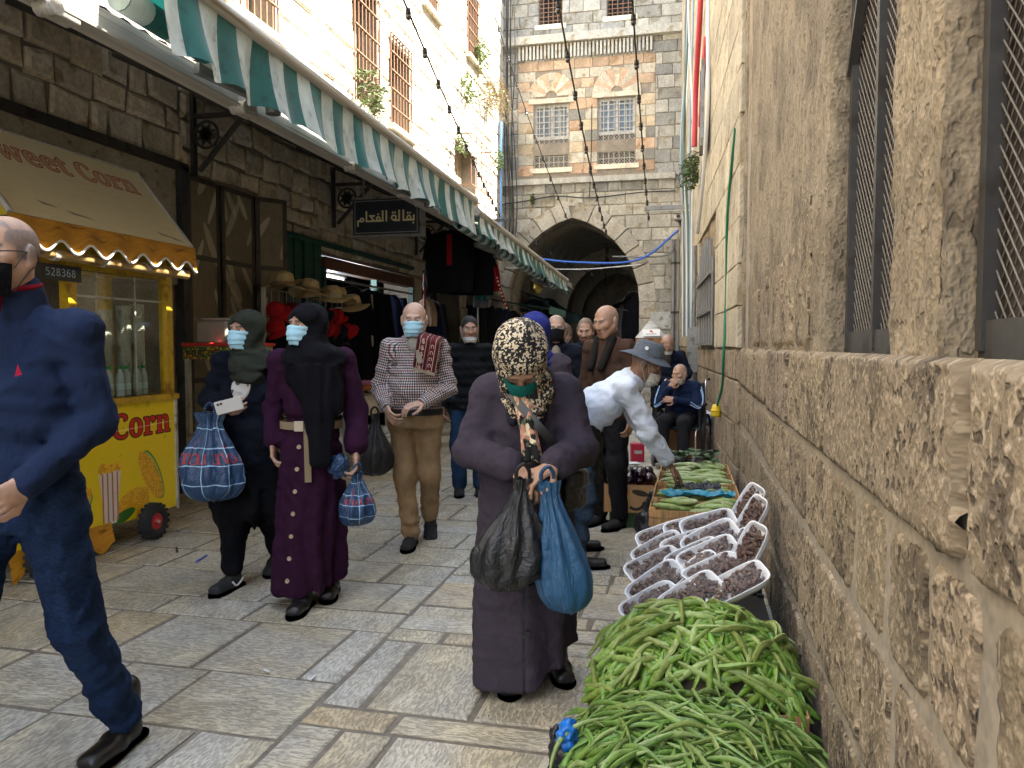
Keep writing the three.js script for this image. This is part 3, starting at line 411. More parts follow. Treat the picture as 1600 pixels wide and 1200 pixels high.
function awning(label, z0, z1, y0, y1, drop, amp, hood) {
  const a = thing('striped_awning', label, 'awning', [0, 0, 0], 0, 'awnings along the shop fronts');
  const Y = z => mix(y0, y1, (z - z0) / (z1 - z0)), L = z0 - z1;
  part('front_bar', merge([cyl([-2.5, y0, z0 + 0.03], [-2.5, y1, z1 - 0.03], 0.048, 0.048, 14), cyl([-2.5, y0, z0 + 0.06], [-2.5, y0, z0 + 0.03], 0.055), cyl([-2.5, y1, z1 - 0.03], [-2.5, y1, z1 - 0.06], 0.055)]), M.whitePaint, a);
  part('valance', tri((s, t) => { const z = mix(z0, z1, s), w = Math.sin(z * 17 + 1.5 * Math.sin(z * 2.1)) * amp * t + 0.03 * t * Math.sin(z * 5.3 + 1); const sc = 0.022 * t * Math.sin(z * 17 + 0.9); return [-2.485 + w + 0.05 * t * t, Y(z) - 0.035 - (drop + sc) * t, z + 0.02 * t * Math.cos(z * 17), -z / 0.34, t]; }, Math.round(L * 48), 6), M.stripe, a);
  part('canvas', tri((s, t) => { const z = mix(z0, z1, s); return [mix(-2.52, hood ? -2.95 : -2.72, t), mix(Y(z) + 0.03, (hood ? Y(z) + 0.34 : Y(z) - 0.09), t) - 0.03 * Math.sin(Math.PI * t), z, -z / 0.34, t]; }, Math.round(L * 8), 5), M.stripe, a);
  const roll = new THREE.CylinderGeometry(0.07, 0.07, L, 14, 40, true); roll.rotateX(Math.PI / 2); const u = roll.attributes.uv, p = roll.attributes.position; for (let i = 0; i < u.count; i++) u.setXY(i, p.getZ(i) / 0.34, 0); roll.rotateX(Math.atan2(y0 - y1, L) * -1); roll.translate(-2.73, (y0 + y1) / 2 - 0.13, (z0 + z1) / 2); part('canvas_roll', roll, M.stripe, a);
  if (hood) part('hood', merge([bar([-2.98, y0 + 0.36, z0 + 1.6], [-2.98, y1 + 0.36, z1 + 0.5], 0.16, 0.07), bar([-2.91, y0 + 0.31, z0 + 1.6], [-2.91, y1 + 0.31, z1 + 0.5], 0.02, 0.12)]), M.whitePaint, a);
  for (const k of [0.22, 0.78]) { const z = mix(z0, z1, k); part('folding_arm', merge([bar([-2.8, Y(z) - 0.2, z + 0.5], [-2.66, Y(z) - 0.24, z - 0.1], 0.045, 0.06), bar([-2.66, Y(z) - 0.24, z - 0.1], [-2.52, Y(z) - 0.05, z + 0.32], 0.035, 0.045), cyl([-2.66, Y(z) - 0.3, z - 0.1], [-2.66, Y(z) - 0.18, z - 0.1], 0.05)]), M.greySteel, a); }
}
awning('green and white striped awning nearest the camera, above the corn cart', -3.3, -8.75, 3.25, 3.13, 0.38, 0.03, false);
awning('farther green and white striped awning with white hood beside the arch', -8.95, -15.7, 3.02, 2.76, 0.24, 0.025, true);

// lettering of the hanging sign, drawn stroke by stroke
const signTex = canvasTex(1024, 512, (g, w, h) => {
  g.fillStyle = '#16202b'; g.fillRect(0, 0, w, h); g.strokeStyle = '#8f8f88'; g.lineWidth = 10; g.strokeRect(16, 16, w - 32, h - 32);
  g.strokeStyle = g.fillStyle = '#d6cba0'; g.lineWidth = 27; g.lineJoin = 'miter'; const b = 320, t = 165;
  const L = (...p) => { g.beginPath(); g.moveTo(p[0], p[1]); for (let i = 2; i < p.length; i += 2) g.lineTo(p[i], p[i + 1]); g.stroke(); };
  const O = (x, y, r) => { g.lineWidth = 24; g.beginPath(); g.arc(x, y, r, 0, 7); g.stroke(); g.lineWidth = 27; }, D = (x, y) => { g.save(); g.translate(x, y); g.rotate(Math.PI / 4); g.fillRect(-13, -13, 26, 26); g.restore(); };
  L(955, b - 75, 955, b, 790, b, 790, t); D(945, b + 45); O(878, b - 36, 28); D(860, b - 105); D(896, b - 105);
  L(725, t, 725, b, 640, b); O(640, b - 42, 34); D(622, b - 118); D(658, b - 118);
  L(520, t, 520, b + 13); L(462, t, 462, b, 200, b, 200, t); O(390, b - 34, 26); D(390, b - 100);
  L(338, b - 78, 262, b - 78, 318, b - 10); O(128, b - 22, 26); L(110, b - 6, 62, b - 6, 62, b + 78);
});
{
  const s = thing('hanging_sign', 'dark hanging shop sign with pale gold Arabic lettering under the awning', 'sign', [-3.485, 2.93, -8.5]);
  part('sign_box', box(0.84, 0.43, 0.1, 0, 0, -0.06), M.darkSteel, s); const p = new THREE.PlaneGeometry(0.8, 0.395); p.translate(0, 0, -0.003); part('sign_face', p, std({ map: signTex, roughness: 0.35 }), s);
  part('frame', merge([box(0.025, 0.47, 0.14, 0.435, 0, -0.06), box(0.86, 0.02, 0.12, 0, 0.22, -0.06), box(0.86, 0.02, 0.12, 0, -0.22, -0.06), bar([-0.3, 0.22, -0.06], [-0.3, 0.45, -0.06], 0.02, 0.02), bar([0.3, 0.22, -0.06], [0.3, 0.35, -0.06], 0.02, 0.02)]), M.greySteel, s);
}

// ---------- closed shutters ----------
const camoTex = canvasTex(512, 1024, (g, w, h) => { g.fillStyle = '#7a6f5a'; g.fillRect(0, 0, w, h); const r = mulberry(5); for (let i = 0; i < 2600; i++) { g.fillStyle = `rgba(${r() < 0.5 ? '30,26,20' : '110,98,78'},0.07)`; g.fillRect(r() * w, r() * h, 2 + r() * 14, 2 + r() * 30); } for (let i = 0; i < 58; i++) { g.save(); g.translate(r() * w, r() * h); g.rotate((r() < 0.5 ? 1 : -1) * (0.35 + r() * 0.35)); g.globalAlpha = 0.5 + r() * 0.25; g.fillStyle = '#d2c9b2'; g.beginPath(); g.ellipse(0, 0, 10 + r() * 10, 42 + r() * 45, 0, 0, 7); g.fill(); g.restore(); } });
{
  const d = thing('steel_shutter', 'olive brown steel shutter doors daubed with pale leaf strokes beside the corn cart', 'shutter', [-4.7, 0, -6.5]);
  const leaf = (x0, z0, x1, z1, u0) => { const g = new THREE.Group(); g.name = 'door_leaf'; d.add(g); const L = Math.hypot(x1 - x0, z1 - z0), b = new THREE.BoxGeometry(0.03, 3.02, L - 0.02), uv = b.attributes.uv, p = b.attributes.position; for (let i = 0; i < uv.count; i++) uv.setXY(i, u0 + (p.getZ(i) + L / 2) / 1.5, (p.getY(i) + 1.5) / 3.02); g.position.set((x0 + x1) / 2, 1.53, (z0 + z1) / 2); g.rotation.y = Math.atan2(x1 - x0, z1 - z0); part('sheet', b, M.camo ??= std({ map: camoTex, roughness: 0.55, metalness: 0.15 }), g);
    part('frame', merge([box(0.05, 3.04, 0.05, 0.005, 0, L / 2 - 0.03), box(0.05, 3.04, 0.05, 0.005, 0, -L / 2 + 0.03), ...[-1.5, -0.45, 0.75, 1.5].map(y => box(0.045, 0.05, L - 0.1, 0.004, y, 0))]), M.camoFrame ??= grimy(0.07, 0.06, 0.046, 0.55), g); part('bolt', merge([cyl([0.04, -0.25, L / 2 - 0.06], [0.04, 0.35, L / 2 - 0.06], 0.014), box(0.04, 0.06, 0.1, 0.04, 0.02, L / 2 - 0.08)]), M.darkSteel, g); };
  leaf(0, 0, 0, -0.52, 0); leaf(0.015, -0.53, 0.015, -1.14, 0.4); leaf(0.02, -1.16, 0.24, -1.46, 0.75);
  part('lock_box', box(0.14, 0.32, 0.24, 0.16, 1.62, -1.42, 0.01), M.camoFrame, d);
  const gs = thing('green_shutter', 'dark green folded metal shutter panels beside the hat stand', 'shutter', [-4.7, 0, -8.0]); const gm = grimy(0.014, 0.085, 0.06, 0.5);
  for (let k = 0; k < 5; k++) part('panel', merge([box(0.03, 2.6, 0.22, k % 2 * 0.012, 1.42, -0.13 - k * 0.25), box(0.05, 2.6, 0.03, 0.02, 1.42, -0.005 - k * 0.25)]), gm, gs);
  part('top_rail', box(0.08, 0.06, 4.6, 0.01, 2.75, -2.3), gm, gs);
  const sf = thing('shop_front', 'timber lintel and green posts framing the open clothes shop', 'shop front', [-4.7, 0, -9.26]);
  part('lintel', box(0.16, 0.16, 3.3, -0.02, 2.5, -1.66), M.woodDark, sf); for (const z of [-0.02, -1.75, -3.32]) part('post', box(0.09, 2.45, 0.08, 0.0, 1.22, z), gm, sf); part('rail', bar([0.06, 2.3, 0], [0.06, 2.3, -3.3], 0.03, 0.03), M.greySteel, sf);
  part('ceiling_boards', merge([0, 1, 2, 3, 4].map(k => box(0.3, 0.02, 1.5, -0.45 - k * 0.32, 2.56, -0.95))), grimy(0.3, 0.3, 0.3, 0.6), sf);
}
// fluorescent tube in the shop
{
  const l = thing('tube_light', 'glowing fluorescent tube inside the clothes shop', 'lamp', [-5.2, 2.42, -10.55]);
  part('housing', box(0.07, 0.03, 0.9, 0, 0.045, 0), M.whitePaint, l); const g = cyl([0, 0, -0.42], [0, 0, 0.42], 0.014); part('tube', g, std({ color: 0xffffff, emissive: 0xeef6ff, emissiveIntensity: 1.6 }), l);
  const p = new THREE.PointLight(0xeef6ff, 1.1, 0, 2); p.position.set(0.0, -0.06, 0); p.castShadow = true; l.add(p);
  const t = thing('ceiling_lamp', 'small white lamp glowing far inside the vaulted passage', 'lamp', [-2.75, 2.5, -25.6]); part('bulb', sphere(0, 0, 0, 0.06), std({ color: 0xffffff, emissive: 0xeef6ff, emissiveIntensity: 3 }), t); part('cord', cyl([0, 0.05, 0], [0, 2.3, 0], 0.008), M.black, t);
  const p2 = new THREE.PointLight(0xeef6ff, 0.12); p2.position.set(0, -0.07, 0); p2.castShadow = true; t.add(p2);
}

// ---------- corn cart ----------
const roofTex = canvasTex(1024, 512, (g, w, h) => { g.fillStyle = '#e8dfbd'; g.fillRect(0, 0, w, h); const r = mulberry(3); for (let i = 0; i < 900; i++) { g.fillStyle = `rgba(${r() < 0.5 ? '200,186,145' : '240,232,200'},0.1)`; g.fillRect(r() * w, r() * h, 10 + r() * 60, 3 + r() * 12); } for (const [x, y, s] of [[180, 395, 1], [300, 425, 1.5], [820, 440, 1.2], [905, 455, 0.8]]) { g.fillStyle = '#8b8064'; g.globalAlpha = 0.7; g.beginPath(); g.moveTo(x, y); g.lineTo(x + 60 * s, y + 14); g.lineTo(x + 95 * s, y + 30); g.lineTo(x + 20 * s, y + 22); g.fill(); g.globalAlpha = 1; } g.font = 'bold 150px serif'; g.lineJoin = 'round'; g.lineWidth = 9; g.strokeStyle = '#a0452f'; g.fillStyle = '#d3a98c'; for (const [s, x] of [['Sweet', 70], ['Corn', 560]]) { g.strokeText(s, x, 170); g.fillText(s, x, 170); } });
const cornTex = canvasTex(1024, 600, (g, w, h) => {
  g.fillStyle = '#e8cd13'; g.fillRect(0, 0, w, h); const r = mulberry(8);
  g.font = 'bold 165px serif'; g.lineWidth = 13; g.strokeStyle = '#3a140c'; g.lineJoin = 'round'; g.fillStyle = '#c8251c'; for (const [s, x] of [['Sweet', 30], ['Corn', 585]]) { g.strokeText(s, x, 185); g.fillText(s, x, 185); }
  const cob = (x, y, a, L, W, husk) => { g.save(); g.translate(x, y); g.rotate(a); if (husk) { g.fillStyle = '#5f8a2e'; g.beginPath(); g.ellipse(W * 0.35, 10, W * 0.95, L * 0.98, 0.08, 0, 7); g.fill(); g.fillStyle = '#a9c46a'; g.beginPath(); g.ellipse(W * 0.25, 8, W * 0.9, L * 0.95, 0.05, 0, 7); g.fill(); } g.fillStyle = '#c98d12'; g.beginPath(); g.ellipse(0, 0, W, L, 0, 0, 7); g.fill(); for (let j = -L + 8; j < L - 6; j += 13) { const ww = W * Math.sqrt(1 - (j / L) ** 2); for (let i = -ww + 5; i < ww - 4; i += 12) { g.fillStyle = r() < 0.5 ? '#efc136' : '#e0a81f'; g.beginPath(); g.ellipse(i + 1, j, 5.2, 5.8, 0, 0, 7); g.fill(); } } g.restore(); };
  cob(840, 400, -0.5, 150, 52, true); cob(700, 500, 1.2, 100, 48, false); cob(775, 530, 0.3, 80, 44, false); cob(360, 470, 0.9, 120, 50, true);
  g.fillStyle = '#2f6a25'; g.beginPath(); g.ellipse(640, 575, 90, 28, -0.3, 0, 7); g.fill();
  g.fillStyle = '#d8cfc4'; g.beginPath(); g.moveTo(500, 330); g.lineTo(640, 330); g.lineTo(605, 590); g.lineTo(535, 590); g.fill(); g.fillStyle = '#b06a5a'; for (let k = 0; k < 4; k++) g.fillRect(520 + k * 30, 340, 9, 240); for (let i = 0; i < 90; i++) { g.fillStyle = r() < 0.5 ? '#f0bc2c' : '#dd9c18'; g.beginPath(); g.arc(505 + r() * 130, 300 + r() * 36, 9, 0, 7); g.fill(); } for (let i = 0; i < 70; i++) { g.strokeStyle = r() < 0.5 ? 'rgba(90,70,20,0.3)' : 'rgba(255,250,220,0.35)'; g.lineWidth = 1 + r() * 2; const x = r() * w, y = r() * h; g.beginPath(); g.moveTo(x, y); g.lineTo(x + r() * 60 - 30, y + r() * 16 - 8); g.stroke(); } for (let i = 0; i < 24; i++) { g.fillStyle = 'rgba(95,65,20,0.16)'; g.beginPath(); g.ellipse(r() * w, r() * h, 4 + r() * 14, 4 + r() * 10, r() * 3, 0, 7); g.fill(); } g.strokeStyle = 'rgba(250,245,230,0.55)'; g.lineWidth = 5; g.beginPath(); g.moveTo(540, 150); g.lineTo(1010, 132); g.stroke();
});
{
  const c = thing('corn_cart', 'yellow corn cart with cream gabled roof and scalloped orange trim', 'cart', [-4.2, 0, -4.42]);
  const yel = grimy(0.75, 0.47, 0.02, 0.45), org = grimy(0.72, 0.33, 0.015, 0.6), H = 0.78;
  // local: +x street side (face at x = 0.3), z from +0.78 (near) to -0.78 (far)
  part('cabinet', box(0.56, 0.83, 1.52, 0, 0.59, 0), yel, c);
  const fp = new THREE.PlaneGeometry(1.56, 0.86); fp.rotateY(Math.PI / 2); fp.translate(0.303, 0.6, 0); part('printed_panel', fp, std({ map: cornTex, roughness: 0.4 }), c);
  for (const z of [-0.79, 0.79]) part('panel_edge', box(0.03, 0.9, 0.025, 0.3, 0.6, z), M.whitePaint, c);
  part('counter', box(0.66, 0.04, 1.62, 0.0, 1.03, 0), yel, c);
  for (const [x, z] of [[0.27, -0.75], [0.27, 0.2], [0.27, 0.75], [-0.27, -0.75], [-0.27, 0.75]]) part('post', box(0.07, 1.08, 0.07, x, 1.58, z), yel, c);
  part('top_rail', merge([box(0.06, 0.16, 1.5, 0.27, 2.0, 0), box(0.06, 0.14, 1.5, -0.27, 2.02, 0), box(0.5, 0.14, 0.05, 0, 2.02, -0.75), box(0.5, 0.14, 0.05, 0, 2.02, 0.75)]), yel, c);
  part('added_back_panel', box(0.02, 0.6, 1.46, -0.29, 1.32, 0), grimy(0.62, 0.58, 0.46, 0.6), c);  // cream panel added to bounce light and brighten the cart inside
  const glass = new THREE.MeshPhysicalMaterial({ transmission: 1, thickness: 0, roughness: 0.04, color: lin(0.92, 0.95, 0.93) });
  part('pane', box(0.006, 0.87, 0.86, 0.27, 1.49, -0.275), glass, c); part('pane', box(0.5, 0.87, 0.006, 0, 1.49, -0.75), glass, c);
  part('glazing_bars', merge([box(0.012, 0.87, 0.014, 0.262, 1.49, -0.42), box(0.012, 0.87, 0.014, 0.262, 1.49, -0.05), box(0.012, 0.014, 0.86, 0.262, 1.75, -0.275)]), M.whitePaint, c);
  const slab = (s) => { const g = tri((a, b) => [s * mix(0.48, 0, b), mix(2.17, 2.76, b) - 0.012 * Math.sin(Math.PI * b), s > 0 ? mix(0.82, -0.8, a) : mix(-0.8, 0.82, a), a, b], 12, 6); return g; };
  const roof = new THREE.Group(); roof.name = 'roof'; c.add(roof);
  part('roof_slope', slab(1), std({ map: roofTex, roughness: 0.75 }), roof); part('roof_slope', slab(-1), grimy(0.66, 0.6, 0.42, 0.75), roof);
  part('roof_edging', merge([cyl([0.48, 2.17, -0.8], [0, 2.76, -0.8], 0.012), cyl([0.48, 2.17, 0.82], [0, 2.76, 0.82], 0.02), cyl([0, 2.76, -0.8], [0, 2.76, 0.82], 0.012)]), M.whitePaint, roof);
  const gab = new THREE.Shape([[-0.47, 2.16], [0.47, 2.16], [0, 2.74]].map(p => new THREE.Vector2(...p)));
  for (const z of [0.8, -0.79]) { const g = new THREE.ShapeGeometry(gab); const m = part('gable', g, grimy(0.8, 0.58, 0.02, 0.5, { side: THREE.DoubleSide }), roof); m.position.z = z; }
  const word = canvasTex(256, 128, (g, w, h) => { g.fillStyle = '#dfc014'; g.fillRect(0, 0, w, h); g.font = 'bold 90px serif'; g.fillStyle = '#b8241c'; g.fillText('Corn', 22, 92); }); const wp = new THREE.PlaneGeometry(0.42, 0.2); wp.translate(0.12, 2.28, 0.806); part('gable_lettering', wp, std({ map: word, roughness: 0.5 }), roof);
  const val = tri((s, t) => { const z = mix(0.84, -0.82, s), sc = 0.035 * Math.cos(s * Math.PI * 2 * 7); return [0.485 + 0.012 * t + 0.008 * Math.sin(s * 40), 2.165 - (0.15 + sc) * t, z]; }, 112, 3); part('scalloped_trim', val, org, c);
  const pip = []; for (let i = 0; i <= 112; i++) { const s = i / 112; pip.push([0.5, 2.165 - 0.15 - 0.035 * Math.cos(s * Math.PI * 14), mix(0.84, -0.82, s)]); } part('piping', tube(pip, 0.009, 220, 5), paint(0.8, 0.78, 0.72, 0.8), c);
  part('end_trim', tri((s, t) => [mix(0.48, -0.48, s), 2.165 - (0.15 + 0.03 * Math.cos(s * 25)) * t, -0.82], 40, 2), org, c);
  part('rolled_screen', merge([cyl([0.44, 1.98, 0.8], [0.44, 1.96, -0.78], 0.035, 0.035, 12)]), grimy(0.62, 0.42, 0.16, 0.35), c); part('screen_tie', merge([0.5, 0.1, -0.3, -0.66].map(z => cyl([0.44, 1.97, z], [0.44, 1.97, z - 0.04], 0.038))), M.whitePaint, c);
  const skirt = tri((s, t) => [0.31 + 0.03 * t, 0.2 - (0.16 + 0.03 * Math.cos(s * 22)) * t, mix(0.75, -0.08, s)], 50, 3); part('skirt', skirt, org, c);
  for (const z of [-0.42, 0.55]) { const w = new THREE.Group(); w.name = 'wheel'; w.position.set(0.38, 0.135, z); c.add(w); const t = new THREE.TorusGeometry(0.09, 0.045, 10, 24); t.rotateY(Math.PI / 2); const lug = []; for (let k = 0; k < 18; k++) { const a = k * Math.PI / 9; const b = box(0.07, 0.014, 0.02, 0, 0.128, 0); b.rotateX(a); lug.push(b); } part('tyre', merge([t, ...lug]), M.rubber, w); part('rim', merge([cyl([-0.03, 0, 0], [0.03, 0, 0], 0.062, 0.062, 18), cyl([0.03, 0, 0], [0.045, 0, 0], 0.03, 0.022)]), paint(0.45, 0.02, 0.025, 0.45), w); part('hub', cyl([0.045, 0, 0], [0.05, 0, 0], 0.013), M.whitePaint, w); }
  const leg = part('prop_leg', cyl([0.2, 0, -0.7], [0.2, 0.18, -0.7], 0.02), M.darkSteel, c);
  const ph = canvasTex(256, 64, (g, w, h) => { g.fillStyle = '#10131c'; g.fillRect(0, 0, w, h); g.font = '44px monospace'; g.fillStyle = '#a9c3dc'; g.fillText('528368', 70, 46); }); const pp = new THREE.PlaneGeometry(0.4, 0.1); pp.rotateY(Math.PI / 2); pp.translate(0.312, 1.88, 0.33); part('phone_board', pp, std({ map: ph, roughness: 0.4 }), c);
  // cups and bottles inside
  const cupM = grimy(0.62, 0.62, 0.52, 0.6);
  [[-4.08, -4.70, 0.62], [-4.05, -4.86, 0.66], [-4.05, -5.0, 0.68], [-4.08, -4.54, 0.34]].forEach(([x, z, h], i) => { const pts = [[0.001, 0]]; for (let y = 0; y < h; y += 0.018) pts.push([0.048, y], [0.053, y + 0.012], [0.048, y + 0.0121]); pts.push([0.001, h]); const g = lathe(pts, 16); g.translate(x, 1.05, z); single('cup_stack', g, cupM, ['tall stack of paper cups nearest the cart window middle', 'tallest middle stack of paper cups in the corn cart', 'rightmost tall stack of paper cups in the corn cart', 'short stack of paper cups in the corn cart'][i], 'cups', 'cup stacks in the corn cart'); });
  for (let k = 0; k < 7; k++) { const b = thing('water_bottle', 'green capped water bottle in the row behind the cart glass', 'bottle', [-3.99 + (k % 2) * 0.02, 1.052, -4.45 - k * 0.088], 0, 'bottles in the corn cart'); part('bottle', lathe([[0, 0], [0.03, 0.002], [0.032, 0.02], [0.03, 0.08], [0.032, 0.13], [0.026, 0.165], [0.012, 0.19], [0.012, 0.205]], 12), new THREE.MeshPhysicalMaterial({ transmission: 0.4, thickness: 0, roughness: 0.15, color: lin(0.72, 0.82, 0.86) }), b); part('label', new THREE.CylinderGeometry(0.0325, 0.0325, 0.045, 12, 1, true).translate(0, 0.075, 0), paint(0.5, 0.65, 0.7, 0.6), b); part('cap', cyl([0, 0.2, 0], [0, 0.222, 0], 0.015), paint(0.03, 0.35, 0.06, 0.5), b); }
}

// ---------- snack stand behind the two women ----------
{
  const s = thing('snack_stand', 'small snack stand with red top and clear plastic box', 'stand', [-4.15, 0, -6.35]); const cream = grimy(0.5, 0.45, 0.33, 0.6);
  part('red_top', box(0.5, 0.03, 0.75, 0, 1.43, 0, 0.01), paint(0.55, 0.03, 0.02, 0.5), s); const sg = canvasTex(256, 64, (g, w, h) => { g.fillStyle = '#3d5a2a'; g.fillRect(0, 0, w, h); const r = mulberry(2); for (let i = 0; i < 120; i++) { g.fillStyle = pick(['#d9b028', '#c03322', '#7aa336']); g.fillRect(r() * w, r() * h, 8, 8); } g.font = 'bold 44px sans-serif'; g.fillStyle = '#1b1710'; g.fillText('POPCORN', 18, 50); });
  const pl = new THREE.PlaneGeometry(0.48, 0.11); pl.translate(0, 1.355, 0.362); part('front_board', pl, std({ map: sg, roughness: 0.5 }), s); part('tray', box(0.46, 0.1, 0.7, 0, 1.36, 0), cream, s);
  for (const x of [-0.21, 0.21]) for (const z of [-0.33, 0.33]) part('leg', box(0.04, 1.32, 0.04, x, 0.66, z), cream, s); part('shelf', box(0.44, 0.03, 0.7, 0, 0.62, 0), cream, s);
  const b = thing('plastic_box', 'clear lidded plastic box on the red topped stand', 'box', [-4.17, 1.447, -6.3]); part('tub', box(0.3, 0.2, 0.42, 0, 0.1, 0, 0.02), new THREE.MeshPhysicalMaterial({ color: lin(0.6, 0.58, 0.52), transmission: 0.5, thickness: 0, roughness: 0.35 }), b); part('lid', box(0.33, 0.02, 0.45, 0, 0.21, 0, 0.008), grimy(0.6, 0.6, 0.55, 0.5), b);
}

// ---------- hats, caps, clothes ----------
{
  const rack = thing('wire_rack', 'white wire display rack holding caps below straw hats', 'rack', [-4.28, 0, -8.15]); const wires = []; for (let k = 0; k <= 12; k++) wires.push(cyl([0, 0.5, 1 - k * 0.155], [0, 2.0, 1 - k * 0.155], 0.004, 0.004, 5)); for (let k = 0; k <= 10; k++) wires.push(cyl([0.006, 0.5 + k * 0.15, 1], [0.006, 0.5 + k * 0.15, -0.86], 0.004, 0.004, 5)); part('wire_grid', merge(wires), M.whitePaint, rack); for (const z of [1, -0.86]) part('upright', bar([0, 0, z], [0, 2.02, z], 0.035, 0.035), M.whitePaint, rack); part('foot', merge([box(0.5, 0.03, 0.04, 0, 0.015, 1.0), box(0.5, 0.03, 0.04, 0, 0.015, -0.86)]), M.whitePaint, rack);
  const strawT = tex(128, 128, (u, v) => { const k = 0.8 + 0.2 * Math.sin(v * 80 * Math.PI) * 0.5 + 0.2 * (fbm(u, v, 30, 30, 2, 3) - 0.5); return [0.86 * k, 0.76 * k, 0.54 * k]; }); const straw = std({ map: strawT, bumpMap: weave, bumpScale: 0.003 });
  const sl = ['wide straw hat at the near end of the hat row', 'cream straw hat with drooping brim above red caps', 'pale straw hat in the middle of the hat row', 'tan straw hat tipped over the rack edge', 'small straw hat near the tube light', 'last straw hat at the far end of the row', 'straw hat with spotted scarf band behind the first hat'];
  [[-4.16, 2.0, -7.35], [-4.1, 1.96, -7.78], [-4.2, 1.97, -8.02], [-4.08, 1.93, -8.3], [-4.16, 1.93, -8.62], [-4.1, 1.86, -8.9], [-4.3, 2.03, -7.55]].forEach((p, i) => { const h = thing('straw_hat', sl[i], 'hat', p, R(0, 6), 'straw hats on the rack'); h.scale.setScalar(1.2); h.position.y += 0.05; h.rotation.z = R(-0.35, 0.1); h.rotation.x = R(-0.25, 0.25); part('crown', lathe([[0.001, 0.12], [0.05, 0.118], [0.082, 0.1], [0.092, 0.05], [0.098, 0]], 20), straw, h); part('brim', tri((s, t) => { const a = s * Math.PI * 2, r = mix(0.095, 0.185, t); return [Math.cos(a) * r, -0.02 * t * t - 0.022 * t * Math.sin(a * 2 + i), Math.sin(a) * r]; }, 28, 4), straw, h); part('band', new THREE.CylinderGeometry(0.095, 0.1, 0.03, 20, 1, true).translate(0, 0.02, 0), pick([cloth(0.16, 0.1, 0.06), cloth(0.3, 0.2, 0.12), cloth(0.5, 0.42, 0.3)]), h); });
  const cc = [cloth(0.38, 0.012, 0.016), cloth(0.01, 0.01, 0.012), cloth(0.4, 0.015, 0.02), cloth(0.02, 0.02, 0.035), cloth(0.3, 0.22, 0.16), cloth(0.14, 0.01, 0.02)];
  const dome = (() => { const g = new THREE.SphereGeometry(0.095, 14, 8, 0, Math.PI * 2, 0, Math.PI / 2); g.scale(1, 1, 1.1); return g; })(), visor = tri((s, t) => { const a = (s - 0.5) * 2.2, r = mix(0.09, 0.17, t); return [Math.sin(a) * r * (1 - 0.15 * t), 0.01 - 0.03 * t * t - 0.02 * Math.abs(Math.sin(a)), Math.cos(a) * r]; }, 10, 4);
  let n = 0; for (let r = 0; r < 6; r++) for (let k = 0; k < 9; k++) { const red = r < 2 ? (k + r) % 3 !== 2 : r > 3 && rnd() < 0.4; const col = red ? 0 : pick([1, 1, 3, 4, 5, 1]); const c = thing('cap', ['red', 'black', 'red', 'navy', 'beige', 'maroon'][col] + ' cap hanging on the wire rack below the straw hats', 'cap', [-4.2 + R(-0.03, 0.03), 1.78 - r * 0.17 + R(-0.02, 0.02), -7.22 - k * 0.205 + R(-0.03, 0.03)], R(0.6, 2.2), 'caps on the wire rack'); c.rotation.x = R(0.5, 1.1); part('crown', dome, cc[col], c); part('visor', visor, cc[col], c); n++; }
  // goods table
  const t = thing('goods_table', 'cream fronted goods table beside the clothes shop', 'table', [-4.05, 0, -8.95]); part('top', box(0.7, 0.04, 1.1, 0, 0.8, 0), grimy(0.6, 0.55, 0.42, 0.6), t); part('apron', merge([box(0.02, 0.18, 1.1, 0.345, 0.69, 0), box(0.68, 0.18, 0.02, 0, 0.69, 0.54)]), grimy(0.62, 0.57, 0.44, 0.6), t); for (const x of [-0.3, 0.3]) for (const z of [-0.5, 0.5]) part('leg', box(0.05, 0.6, 0.05, x, 0.3, z), M.woodDark, t);
  const fold = ['blue', 'white', 'pink', 'black', 'red', 'teal', 'orange', 'grey'], fc = [[0.02, 0.1, 0.3], [0.6, 0.6, 0.58], [0.5, 0.2, 0.28], [0.02, 0.02, 0.02], [0.4, 0.03, 0.03], [0.03, 0.25, 0.28], [0.5, 0.18, 0.05], [0.25, 0.25, 0.26]];
  for (let k = 0; k < 22; k++) { const i = Math.floor(rnd() * 8), w = R(0.12, 0.2), g = new RoundedBoxGeometry(w, R(0.03, 0.06), R(0.12, 0.2), 3, 0.014); const p = g.attributes.position; for (let q = 0; q < p.count; q++) p.setY(q, p.getY(q) + 0.012 * pn(p.getX(q) * 18, k * 3.1, p.getZ(q) * 18)); g.computeVertexNormals(); const m = single('folded_garment', g, cloth(...fc[i]), fold[i] + ' folded garment piled on the goods table', 'garment', 'garments on the goods table'); m.position.set(-4.05 + R(-0.22, 0.24), 0.85 + Math.floor(k / 9) * 0.05, -8.95 + R(-0.45, 0.45)); m.rotation.y = R(0, 3); }
}
